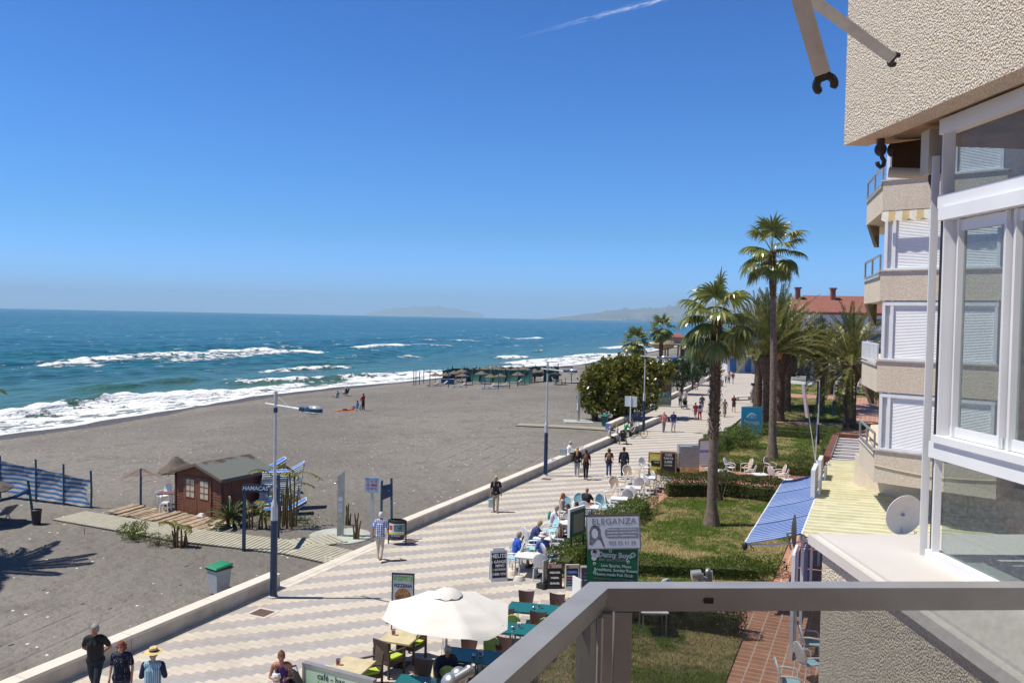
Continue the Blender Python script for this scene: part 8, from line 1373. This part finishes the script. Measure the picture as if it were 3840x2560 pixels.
navy, jean, black_, khaki, white_, grey_ = (.012, .018, .06), (.03, .055, .14), (.012, .012, .014), (.42, .36, .26), (.72, .72, .74), (.25, .25, .27)
gf = lambda u, v: tuple(g(u, v))
person('grey-haired man in a black T-shirt walking with hands behind his back', gf(219, 1603), head(172), 'walk', 1.76, .26, .02, 'behind', 1, skint, black_, 'short', (.015, .02, .035), 'trousers', (.02, .03, .05), (.30, .29, .28), 'short', fat=1.1, det=2, turn=.3)
person('red-haired woman in sunglasses and a dotted navy top', gf(279, 1640), head(176), 'walk', 1.66, .18, 0, 'down', -1, skinm, navy, 'short', (.015, .02, .05), 'trousers', black_, (.20, .05, .02), 'curly', fem=1, fat=1.15, det=2, extras=('sunglasses',), topm=dotm)
person('person in a wide straw hat seen from behind in a pale striped vest', gf(350, 1668), head(-8), 'stand', 1.68, .1, 0, 'hold', 1, skinm, (.2, .3, .4), 'none', navy, 'trousers', black_, (.3, .28, .25), 'short', ('straw', (.62, .46, .22)), fat=1.1, det=2, topm=strm)
o = C.objects.get('x') if False else None
hp_ = [ob for ob in C.objects if ob.name.startswith('person') and ob.get('label', '').startswith('person in a wide straw')][0]
J_ = pose('stand', .1, 0, 'hold'); mb = MB(); [mb.caps(J_['sho'+sd], J_['elb'+sd], .075, .06, 10) for sd in 'LR']; [mb.caps(J_['elb'+sd], J_['elb'+sd].lerp(J_['wri'+sd], .8), .06, .048, 10) for sd in 'LR']; part('navy_sleeve', mb, cm(navy), hp_)
tm, Jm, sm = person('mother with a topknot in a purple strapless dress holding a baby', gf(646, 1660), head(170), 'stand', 1.66, .1, .10, 'hold', 1, skint, None, 'none', (.07, .02, .14), 'dress', black_, (.17, .07, .03), 'bun', fem=1, det=2, extras=(('band', (.07, .02, .14)),))
bl = Matrix.Translation(tm.location) @ Matrix.Rotation(tm.rotation_euler.z, 4, 'Z') @ Vector((.10, .24, 1.02)); person('baby in white held against the mother', tuple(bl), tm.rotation_euler.z+math.pi, 'sit', .62, 0, .05, 'hold', 1, skinm, white_, 'short', (.6, .45, .5), 'shorts', None, (.10, .05, .03), 'short', fat=1.3, det=1, dz=-.18)
def stroller(lab, p, rz, col, seatc, grp=None):
 t = thing('stroller', lab, 'stroller', p, rz, grp); m_ = cm(col)
 for x in (-.26, .26):
  for y, r in ((-.38, .13), (.38, .10)): mb = MB(); mb.tube((x-.025, y, r), (x+.025, y, r), r, n=16); part('wheel', mb, blackm, t)
  mb = MB(); mb.path([(x*.9, -.38, .14), (x*.8, 0, .5), (x*.8, .3, .45), (x*.9, .38, .12)], .016, 6); mb.path([(x*.8, .05, .5), (x*.85, -.35, .9), (x*.8, -.52, 1.02)], .016, 6); part('frame', mb, steel, t)
 mb = MB(); mb.path([(-.21, -.52, 1.02), (.21, -.52, 1.02)], .02, 8); part('handle', mb, blackm, t)
 mb = MB(); mb.grid([[(x, y, z) for x in (-.2, 0, .2)] for y, z in ((.42, .45), (.2, .42), (-.05, .5), (-.25, .85))], .05); part('seat', mb, cm(seatc), t); mb = MB(); mb.grid([[(.24*math.cos(R(180*j/8)), -.28+.16*i, .72+.34*math.sin(R(180*j/8))*(1-.07*i*i)) for j in range(9)] for i in range(4)], .02); part('hood', mb, m_, t)
 mb = MB(); mb.box((0, -.05, .27), (.4, .45, .12)); part('basket', mb, m_, t); return t
p = g(672, 1655); ST = stroller('black stroller beside the mother in purple, its hood next to the screen', (p.x, p.y, 0), head(150), black_, (.03, .03, .03)); person('small child sitting in the near black stroller with one arm raised', (p.x+.1, p.y, .05), head(160), 'sit', .85, 0, 0, ('up', 'up'), 1, skinm, (.3, .05, .06), 'none', (.1, .1, .1), 'shorts', None, (.1, .05, .03), 'short', det=1)
person('white-haired man in a blue checked shirt and khaki trousers walking away', gf(872, 1287), head(3), 'walk', 1.77, .26, .06, 'swing', 1, skint, (.1, .2, .5), 'short', (.52, .47, .38), 'trousers', (.28, .12, .05), (.55, .55, .55), 'short', det=2, topm=checkm)
t, J, sc = person('blonde woman in a black T-shirt carrying blue-white bags towards the camera', gf(1138, 1175), head(176), 'walk', 1.68, .14, 0, 'down', 1, skint, black_, 'short', (.40, .34, .26), 'trousers', (.30, .10, .06), (.50, .34, .16), 'bob', fem=1, det=2, extras=('sunglasses', ('straps', (.5, .35, .3))))
held('carrier_bag', 'bluish white carrier bags hanging from the blonde woman\'s hand', 'bag', t, J, sc, 'R', bagbuild(.2, .38, .14, cm((.45, .58, .60))), None)
wl_ = lambda u, v: (-18.05, g(u, v).y, -.07)
p = wl_(1302, 1058); person('man in a white shirt and pale cap selling from the wall', p, head(80), 'sit', 1.72, 0, .08, ('table', 'table'), 1, skint, white_, 'long', (.42, .22, .06), 'trousers', (.2, .1, .05), (.3, .28, .25), 'short', ('cap', (.45, .40, .33)), det=1)
pb = g(1288, 1063, .47); single('shopping_bag', MB().slab([(-.22, -.1, 0), (.22, -.1, 0), (.22, .1, 0), (-.22, .1, 0)], [(-.25, -.08, .42), (.25, -.08, .42), (.25, .08, .42), (-.25, .08, .42)]), M('bag_print', (.35, .52, .55), .7, var=.5, scale=12, col2=(.6, .64, .62)), 'pale blue patterned shopping bag standing on the wall beside the vendor', 'bag', (-18.1, p[1]-.75, .47), YAW)
person('woman with long fair hair, black jacket and grey jeans walking away', gf(1325, 1094), head(4), 'walk', 1.68, .14, 0, 'down', 1, skinm, black_, 'long', (.30, .30, .31), 'trousers', (.6, .55, .5), (.42, .24, .10), 'long', fem=1, det=1)
t, J, sc = person('woman in black with a brown leather backpack and a paper bag', gf(1345, 1101), head(10), 'walk', 1.70, .24, 0, 'down', 1, skinm, black_, 'short', black_, 'trousers', (.35, .25, .2), (.05, .025, .015), 'short', fem=1, det=1, extras=(('backpack', (.17, .06, .03)),)); held('paper_bag', 'small beige paper bag held by the woman with the brown backpack', 'bag', t, J, sc, 'L', bagbuild(.2, .28, .1, cm((.5, .46, .38))), None)
person('curly-haired woman with a tan backpack and blue jeans walking away', gf(1398, 1094), head(12), 'walk', 1.62, .22, 0, 'swing', -1, skinm, black_, 'short', (.03, .06, .18), 'trousers', (.35, .25, .18), (.06, .03, .02), 'curly', fem=1, det=1, extras=(('backpack', (.26, .13, .07)),))
person('tall man in a dark shirt and jeans walking away alone', gf(1432, 1099), head(4), 'walk', 1.80, .18, 0, 'down', 1, skinm, (.02, .02, .028), 'long', (.05, .08, .16), 'trousers', (.5, .48, .46), (.05, .03, .02), 'short', det=1)
for u, v, lb, kw in [(1411, 1018, 'older woman in a grey-beige top sitting on the wall end', dict(top=(.35, .32, .30), bot=(.05, .05, .05), hair=(.45, .36, .26), fem=1, fat=1.15)), (1422, 1010, 'woman with brown hair sitting between the older woman and the man in green', dict(top=(.5, .45, .46), bot=(.1, .1, .12), hair=(.25, .12, .06), fem=1, hs='long')), (1438, 1002, 'man in a bright green T-shirt bending forward on the wall', dict(top=(.01, .22, .08), bot=(.03, .03, .05), lean=.22, arms='table')), (1449, 995, 'person in dark clothes seated next to the bicycles', dict(top=(.06, .06, .09), bot=(.04, .04, .05)))]:
 person(lb, wl_(u, v), head(95), 'sit', 1.66, det=1, **kw)
p = g(1431, 1019); dup(ST, (p.x, p.y, 0), head(10), 'brown and black stroller parked in front of the group on the wall')
def bike(lab, p, rz, col):
 t = thing('bicycle', lab, 'bicycle', p, rz, 'bicycles parked at the lamp'); fm = M('bike_%d' % int(col[0]*100), col, .35)
 for y in (-.52, .52):
  mb = MB(); mb.path([(0, y+.33*math.cos(R(a)), .34+.33*math.sin(R(a))) for a in range(0, 361, 15)], .02, 6); [mb.tube((0, y, .34), (0, y+.32*math.cos(R(a)), .34+.32*math.sin(R(a))), .003, n=3) for a in range(0, 360, 24)]; part('wheel', mb, blackm, t)
 mb = MB(); A, B, Cc, D_ = (0, -.52, .34), (0, -.12, .30), (0, -.22, .82), (0, .38, .80); [mb.tube(a, b, .017, n=6) for a, b in ((A, B), (B, Cc), (A, Cc), (Cc, D_), (B, D_), (D_, (0, .52, .34)), (D_, (0, .34, 1.0)))]; part('frame', mb, fm, t)
 mb = MB(); mb.ell((0, -.24, .9), (.07, .13, .04)); part('saddle', mb, blackm, t); mb = MB(); mb.path([(-.28, .3, 1.04), (0, .36, 1.0), (.28, .3, 1.04)], .013, 6); part('handlebar', mb, blackm, t); mb = MB(); mb.tube((-.1, -.12, .3), (.1, -.12, .3), .06, n=10); part('pedals', mb, steel, t); return t
p = g(1456, 1000); bike('white bicycle leaning on the wall left of the lamp post', (p.x, p.y, 0), YAW-R(35), (.6, .6, .6)); p = g(1466, 1006); bike('dark bicycle nearest the third lamp post', (p.x, p.y, 0), YAW-R(65), (.05, .05, .06)); p = g(1460, 996); bike('grey bicycle squeezed behind the other two', (p.x, p.y, 0), YAW-R(50), (.25, .27, .3))
FAR = [(1524, 992, 'woman in a pink top and grey trousers beside a man in shorts', 178, dict(top=(.62, .25, .22), sleeve='long', bot=(.25, .22, .2), hair=(.6, .57, .5), fem=1, det=1, hs='bob')), (1546, 992, 'man with a navy sweater over his shoulders, white shorts and sunglasses', 178, dict(top=(.02, .03, .12), bot=(.5, .48, .5), btype='shorts', hair=(.45, .4, .35), det=1, extras=('sunglasses',))),
(1597, 964, 'short woman in a crimson top and grey skirt walking away', 0, dict(top=(.25, .01, .04), bot=(.25, .22, .2), btype='shorts', hair=(.05, .02, .02), fem=1, hgt=1.58)), (1607, 964, 'person in a white top and red trousers with a navy backpack', 2, dict(top=(.6, .58, .6), bot=(.5, .02, .03), hair=(.08, .04, .03), extras=(('backpack', (.03, .03, .12)),))), (1612, 945, 'woman with long brown hair and a dark grey dress', 180, dict(top=(.06, .06, .08), bot=(.08, .08, .1), btype='skirt', hair=(.12, .05, .03), fem=1, hs='long')),
(1562, 934, 'woman in a grey top and black leggings by the stroller', 185, dict(top=(.3, .27, .25), bot=(.015, .015, .02), hair=(.1, .05, .03), fem=1, hs='long')), (1574, 930, 'woman in white pushing a stroller towards the camera', 180, dict(top=(.6, .58, .58), bot=(.3, .25, .22), hair=(.1, .05, .03), fem=1, arms='push')),
(1645, 955, 'woman in white and black shorts just right of the near palm', 180, dict(top=(.6, .58, .6), bot=(.02, .02, .02), btype='shorts', hair=(.35, .22, .12), fem=1)), (1664, 957, 'woman with long dark hair in a long grey dress', 182, dict(top=(.2, .18, .17), bot=(.16, .15, .15), btype='dress', hair=(.08, .04, .02), fem=1, hs='long', sleeve='none')), (1685, 946, 'woman in a headscarf and a dark top with bare legs', 180, dict(top=(.12, .03, .04), bot=(.04, .03, .05), btype='shorts', hair=(.4, .12, .12), fem=1, hs='bob')),
(1667, 880, 'small child in turquoise holding an adult\'s hand', 0, dict(top=(.03, .3, .38), bot=(.02, .02, .03), hair=(.1, .05, .03), hgt=1.2)), (1674, 880, 'adult in white and pink with a child on the shoulders', 0, dict(top=(.6, .5, .55), bot=(.03, .02, .02), hair=(.1, .05, .03))), (1683, 881, 'adult with a dark red backpack and white trousers', 0, dict(top=(.1, .03, .04), bot=(.6, .6, .62), hair=(.03, .02, .02), extras=(('backpack', (.15, .05, .05)),))),
(1726, 922, 'child riding a scooter at the lawn edge left of the date palm', 185, dict(top=(.35, .30, .25), bot=(.4, .25, .2), hair=(.1, .06, .04), hgt=1.35, arms='push')), (1733, 854, 'walker in an orange top half hidden by the date palm', 180, dict(top=(.5, .16, .08), bot=(.5, .3, .25), hair=(.1, .05, .03), btype='shorts')),
(1843, 853, 'man in a red shirt standing by the timber hut', 200, dict(top=(.45, .02, .04), bot=(.03, .02, .03), hair=(.03, .02, .02), btype='shorts')), (1921, 896, 'walker in white near the park lamp on the far path', 90, dict(top=(.6, .58, .55), bot=(.05, .05, .08), hair=(.35, .2, .1))), (1934, 902, 'walker in dark shorts left of the big date palm', 90, dict(top=(.4, .2, .15), bot=(.02, .02, .03), hair=(.08, .04, .02), btype='shorts')), (1971, 902, 'walker in white and blue right of the big date palm', 270, dict(top=(.6, .6, .62), bot=(.05, .1, .25), hair=(.4, .3, .2))), (1984, 900, 'rightmost walker in jeans striding on the far path', 270, dict(top=(.1, .05, .05), bot=(.04, .06, .15), hair=(.1, .05, .03)))]
for i, (u, v, lb, hd_, kw) in enumerate(FAR):
 kw = dict(det=0, arms='swing', ph=1 if i % 2 else -1, st=.2, **{k: x for k, x in kw.items() if k not in ('det', 'arms')}) | {k: x for k, x in kw.items() if k in ('det', 'arms')}
 person(lb, gf(u, v), head(hd_), 'walk', kw.pop('hgt', 1.7), **kw)
p = g(1573, 939); dup(ST, (p.x, p.y, 0), head(180), 'pale stroller pushed by the woman in white', scale=1)
p = g(1674, 880); person('child in red riding on an adult\'s shoulders', (p.x, p.y, 1.05), head(0), 'sit', 1.0, det=0, top=(.5, .02, .02), bot=(.4, .02, .02))
p = g(1726, 924); t = thing('kick_scooter', 'kick scooter under the child at the lawn edge', 'scooter', (p.x, p.y, 0), head(185)); mb = MB(); mb.box((0, 0, .1), (.12, .7, .03)); part('deck', mb, blackm, t); mb = MB(); mb.tube((0, .35, .1), (0, .3, .9), .018, n=6); mb.tube((-.2, .3, .9), (.2, .3, .9), .018, n=6); part('handlebar', mb, steel, t); [part('wheel', MB().tube((-.02, y, .07), (.02, y, .07), .07, n=12), blackm, t) for y in (-.36, .36)]
person('person in a dark red jacket sitting on the wall under the rubber tree', (g(1497, 935).x-.3, g(1497, 935).y, -.07), head(120), 'sit', 1.7, det=0, top=(.2, .01, .02), sleeve='long', bot=(.02, .02, .03), hair=(.35, .25, .2))
person('person in pink sitting on the wall beyond the kiosk and lamp', (-22.6, 111.5, -.07), head(150), 'sit', 1.7, det=0, top=(.5, .28, .28), bot=(.4, .2, .15), hair=(.3, .2, .15)); person('person in white seen over the far wall planter', (g(1652, 868).x-.5, g(1652, 868).y, 0), head(0), 'stand', 1.65, det=0, top=(.65, .65, .65), bot=(.1, .1, .1))
SG = [(1184, 1304, 'man in a blue T-shirt and beige cap resting his chin on his hand', 72, dict(top=(.02, .09, .45), bot=(.5, .44, .36), btype='shorts', skin=skint, hat=('cap', (.42, .38, .28)), arms=('chin', 'lap'), lean=.05, fat=1.12, hair=(.3, .28, .25), det=2)), (1246, 1308, 'person in a white sun hat and blue top seen from behind', -20, dict(top=(.08, .14, .42), bot=(.5, .45, .42), btype='shorts', hat=('bucket', (.62, .60, .56)), hair=(.4, .38, .35), arms='lap', det=1)), (1221, 1272, 'fair-haired man in a navy pinstripe shirt leaning on the table', 95, dict(top=(.03, .05, .2), sleeve='long', bot=(.02, .02, .04), hair=(.42, .30, .14), hs='bob', arms='table', lean=.2, topm=pinstr, fat=1.15, det=1)),
(1264, 1232, 'grey-haired woman in white with a green backpack', 100, dict(top=(.65, .62, .68), bot=(.45, .35, .4), btype='shorts', hair=(.32, .30, .28), lean=.16, arms=('table', 'chin'), fem=1, fat=1.1, extras=(('backpack', (.01, .22, .15)),), det=1)), (1314, 1228, 'dark-haired person in navy facing the green backpack wearer', 250, dict(top=(.02, .03, .07), bot=(.03, .04, .1), hair=(.10, .04, .03), lean=.14, arms='table', det=1)), (1332, 1224, 'person in a pink shirt beside the green menu case', 270, dict(top=(.62, .33, .36), bot=(.1, .1, .15), hair=(.08, .03, .02), lean=.1, arms='table', det=1)),
(1290, 1200, 'woman with very long auburn hair in a grey top', 100, dict(top=(.42, .36, .34), sleeve='none', bot=(.05, .03, .04), hair=(.26, .08, .03), hs='long', skin=skint, fem=1, arms='lap', det=1)), (1346, 1186, 'bald man with headphones-like grey hair wearing black', 30, dict(top=(.015, .015, .02), bot=(.02, .02, .03), skin=skint, hs='bald', fat=1.2, arms='table', det=1)), (1020, 1600, 'grey-haired man in navy sitting in the parasol shade at the bottom', 160, dict(top=(.012, .015, .04), sleeve='long', bot=(.1, .13, .25), hair=(.35, .33, .3), lean=.16, arms='lap', skin=skint, det=2))]
for u, v, lb, hd_, kw in SG: person(lb, gf(u, v), head(hd_), 'sit', 1.72, **kw)
PD_ = g(1020, 1598); dup(PD, (PD_.x, PD_.y-.02, 0), head(160), 'lime-backed chair under the grey-haired man in navy')
sp = lambda u, v: tuple(gs(u, v))
person('man in a red shirt and black trousers standing with hands behind on the sand', sp(834, 943), head(120), 'stand', 1.78, .1, 0, 'behind', 1, skint, (.28, .012, .02), 'long', black_, 'trousers', (.6, .6, .6), (.02, .015, .01), 'short', det=1)
person('man in blue reclining on a low chair beside the standing man', sp(819, 942), head(-75), 'ground', 1.7, top=(.06, .16, .42), bot=(.03, .04, .15), btype='shorts', shoe=None, hair=(.02, .02, .02), det=1, dz=.1)
t = thing('beach_chair', 'low white beach chair under the reclining man in blue', 'chair', sp(821, 942), head(-75)); mb = MB(); mb.box((0, 0, .12), (.55, .5, .05)); part('seat', mb, lwh, t); mb = MB(); mb.bar((0, -.22, .14), (0, -.5, .75), .5, .04); part('backrest', mb, lwh, t); mb = MB(); [mb.bar((x, -.4, 0), (x, .2, .25), .04, .04) for x in (-.27, .27)]; part('frame', mb, lwh, t)
person('tanned sunbather lying face down on an orange towel', sp(797, 943), head(98), 'lie', 1.7, top=None, bot=(.03, .02, .08), btype='shorts', shoe=None, hair=(.10, .04, .02), skin=skint, det=1)
p = sp(795, 943); single('beach_towel', MB().box((0, 0, .015), (.9, 2.1, .03)), cm((.65, .22, .06)), 'orange towel on the sand under the sunbather', 'towel', p, head(98))
person('person in turquoise sitting on the sand facing the sea', sp(774, 913), head(-60), 'ground', 1.7, top=(.15, .42, .45), bot=(.3, .2, .15), btype='shorts', shoe=None, hair=(.4, .25, .12), det=1)
t = thing('folding_chair', 'navy folding chair by the waterline with a hatted person in it', 'chair', sp(793, 909), head(-80)); mb = MB(); mb.box((0, 0, .3), (.55, .5, .05)); part('seat', mb, cm(navy), t); mb = MB(); mb.bar((0, -.24, .3), (0, -.5, .95), .55, .05); part('backrest', mb, cm(navy), t); mb = MB(); [mb.bar((x, -.4, 0), (x, .25, .3), .04, .04) for x in (-.27, .27)]; part('frame', mb, blackm, t)
person('person in a pale hat sitting in the navy folding chair', sp(793, 909), head(-80), 'ground', 1.7, top=(.02, .03, .1), bot=(.3, .15, .1), btype=None, shoe=None, hair=(.3, .2, .12), hat=('bucket', (.6, .55, .45)), det=1, dz=.22)
p = sp(965, 905);
a_ = ax(1635, 262); person('bather walking through the gap in the green windbreak', tuple(a_), head(180), 'stand', 1.7, top=None, bot=(.3, .05, .05), btype='shorts', shoe=None, det=0, skin=skint)
a_ = ax(560, 262); person('sunbather reclining on a lounger inside the far parasol group', tuple(a_), head(90), 'ground', 1.7, top=None, bot=(.05, .05, .1), btype='shorts', shoe=None, det=0, dz=.35); a_ = ax(1765, 215); person('bather in red beyond the green windbreak', tuple(a_), head(180), 'stand', 1.7, top=(.5, .08, .08), bot=(.3, .05, .05), btype='shorts', shoe=None, det=0)
bpy.context.view_layer.update(); dg = bpy.context.evaluated_depsgraph_get(); NEW = []
for o in BAKE: me = bpy.data.meshes.new_from_object(o.evaluated_get(dg)); NEW.append((o, me))
for o, me in NEW: o.modifiers.clear(); o.data = me; me.shade_smooth()
def car(lab, u, v, rz, col):
 p = g(u, v); t = thing('parked_car', lab, 'car', (p.x, p.y, .02), rz, 'cars parked on the road'); pm = M('car_paint_%d' % int(col[0]*100), col, .25, var=.02, spec=.6)
 prof = [(-2.1, .35), (-2.15, .62), (-2.0, .82), (-1.2, .92), (-.55, 1.36), (.75, 1.40), (1.45, .98), (2.05, .85), (2.15, .6), (2.1, .3)]; mb = MB(); L_ = [[(x, y*(1 if z < .9 else .82), z) for x, z in prof] for y in (-.86, .86)]; mb.slab([(x, -.86*(1 if z < .95 else .8), z) for x, z in prof], [(x, .86*(1 if z < .95 else .8), z) for x, z in prof]); part('body', mb, pm, t, smooth=20)
 gl = M('car_glass', (.03, .04, .05), .08);
 for s_ in (-1, 1): mb = MB(); q = [(-1.05, .95), (-.55, 1.30), (.1, 1.33), (.1, .95)]; mb.slab([(x, s_*(.87-.16*max(0, z-.9)/.45), z) for x, z in q], [(x, s_*(.88-.16*max(0, z-.9)/.45), z) for x, z in q]); q = [(.18, .95), (.18, 1.33), (.72, 1.33), (1.3, .97)]; mb.slab([(x, s_*(.87-.16*max(0, z-.9)/.45), z) for x, z in q], [(x, s_*(.88-.16*max(0, z-.9)/.45), z) for x, z in q]); part('side_window', mb, gl, t)
 for x in (-1.3, 1.3):
  for y in (-.8, .8):
   mb = MB(); mb.tube((x, y-.1, .3), (x, y+.1, .3), .31, n=18); w_ = part('wheel', mb, blackm, t); mb = MB(); mb.tube((x, y+.101*(1 if y > 0 else -1), .3), (x, y+.11*(1 if y > 0 else -1), .3), .19, n=14); link('rim', mb.mesh('rim', steel), w_)
 for y in (-.6, .6): mb = MB(); mb.box((2.12, y, .68), (.06, .3, .12)); part('headlight', mb, sgw, t)
 return t
car('silver-white parked car seen side-on between the date palm trunks', 1915, 861, YAW+.1, (.55, .58, .62)); car('second pale car parked behind the silver-white one', 1902, 851, YAW+.05, (.5, .5, .52)); car('dark car mostly hidden behind the big date palm', 1955, 858, YAW, (.08, .08, .09)); car('white car parked behind the hut by the pavilion', 1862, 846, YAW+.1, (.65, .65, .66))
def fb(u, v, z=-.3): return g(u, v, z)
p = fb(1590, 818); t = thing('beach_bar', 'far thatched beach bar with brown posts left of the near palm trunk', 'bar', (p.x, p.y, -.4), YAW); mb = MB(); [mb.box((x, y, 1.5), (.3, .3, 3)) for x in (-7, -3.5, 0, 3.5, 7) for y in (-2, 2)]; part('posts', mb, M('dark_wood'), t); mb = MB(); mb.box((0, 0, 3.1), (16, 6, .4)); part('roof', mb, M('bar_roof', (.28, .2, .13), .9, var=.3), t); mb = MB(); mb.ell((-8, 0, 3.2), (3.2, 3, 1.5), 16, 8); part('thatch', mb, M('straw_thatch', (.42, .31, .15), .95, var=.3, scale=3), t); mb = MB(); mb.box((2, 1, 1), (10, .3, 2)); part('counter', mb, M('bar_red', (.25, .1, .08), .8), t)
random.seed(8)
p = fb(1665, 792); t = thing('beach_restaurant', 'far beach restaurant with reddish roofs behind the palm', 'restaurant', (p.x, p.y, -.4), YAW)
for k in range(6): mb = MB(); mb.slab([(-20+7*k-3.2, -3, 3), (-20+7*k+3.2, -3, 3), (-20+7*k+3.2, 3, 3), (-20+7*k-3.2, 3, 3)], [(-20+7*k-1, -.6, 4.6+k % 2), (-20+7*k+1, -.6, 4.6+k % 2), (-20+7*k+1, .6, 4.6+k % 2), (-20+7*k-1, .6, 4.6+k % 2)]); part('roof', mb, [redroof, M('bar_roof'), M('bar_blue', (.12, .16, .22), .8)][k % 3], t)
mb = MB(); mb.box((-2, 2, 1.5), (42, 5, 3)); part('wall', mb, M('bar_wall', (.35, .27, .22), .8, var=.3, scale=.4), t)
for i, (u, v, c_) in enumerate([(1520, 836, lwh), (1535, 836, lwh), (1577, 830, lwh), (1560, 826, lbl), (1598, 836, lbl), (1512, 833, lbl)]):
 p = gs(u, v); t = thing('rowing_boat', ['white boat upturned on the far sand left of the fan palm', 'white dinghy next to the leftmost far boat', 'white boat before the thatched bar', 'blue boat at the far waterline', 'blue dinghy right of the thatched bar front', 'blue boat behind the leftmost white boat'][i], 'boat', p, YAW+random.uniform(-.5, .5), 'boats drawn up on the far beach'); mb = MB(); mb.grid([[((-2.2+4.4*j/8), (.75*math.sin(math.pi*min(1, .12+j/8*.95)))*math.cos(R(180*k/6)), .05+.6*math.sin(R(180*k/6))) for j in range(9)] for k in range(7)], .05); part('hull', mb, c_, t)
for u, v, c_, lb in [(1700, 833, (.35, .12, .06), 'terracotta tub on the far wall end'), (1712, 831, (.6, .6, .6), 'white tub with a small plant on the far wall end'), (1652, 882, (.45, .42, .38), 'pale round planter at the wall gap near the family')]:
 p = g(u, v, .3); single('planter', MB().lathe([(.5, 0), (.65, .9), (.6, .9), (.45, .3)], 14), cm(c_), lb, 'planter', (p.x, p.y, 0))
a, b = [Vector(ray(u, v)) for u, v in ((1130, 104), (1560, -12))]; a, b = [Vector((*o2w(q.x, q.y), q.z))*(9000/q.y) for q in (a, b)]
m = bpy.data.materials.new('vapour'); m.use_nodes = True; t = m.node_tree; n = NB(m); t.nodes.remove(t.nodes['Principled BSDF']); sp_ = n.sep(n.mapv(node(t, 'ShaderNodeTexCoord').outputs['Generated'])); uv = node(t, 'ShaderNodeUVMap'); su = n.sep(uv.outputs[0])
al = n.m('MULTIPLY', n.m('MULTIPLY', n.ss(n.m('ABSOLUTE', n.m('SUBTRACT', su[1], .5)), .5, .1), n.ss(su[0], 0, .9)), n.ss(n.noise(n.mapv(uv.outputs[0], (9, 2.2, 1)), 1.6, 6, .6), .35, .8)); d1 = node(t, 'ShaderNodeBsdfTransparent'); d2 = node(t, 'ShaderNodeBsdfTranslucent'); mx = node(t, 'ShaderNodeMixShader'); t.links.new(n.m('MULTIPLY', al, .42), mx.inputs[0]); t.links.new(d1.outputs[0], mx.inputs[1]); t.links.new(d2.outputs[0], mx.inputs[2]); t.links.new(mx.outputs[0], t.nodes['Material Output'].inputs[0])
sd_ = (b-a).cross(Vector((0, 0, 1))).normalized()*150; me = bpy.data.meshes.new('contrail'); me.from_pydata([tuple(a-sd_*.5+Vector((0, 0, H))), tuple(b-sd_+Vector((0, 0, H))), tuple(b+sd_+Vector((0, 0, H))), tuple(a+sd_*.5+Vector((0, 0, H)))], [], [(0, 1, 2, 3)]); uvl = me.uv_layers.new()
for i, q in enumerate(((0, 0), (1, 0), (1, 1), (0, 1))): uvl.data[i].uv = q
me.materials.append(m); o = link('contrail', me); o['kind'] = 'structure'
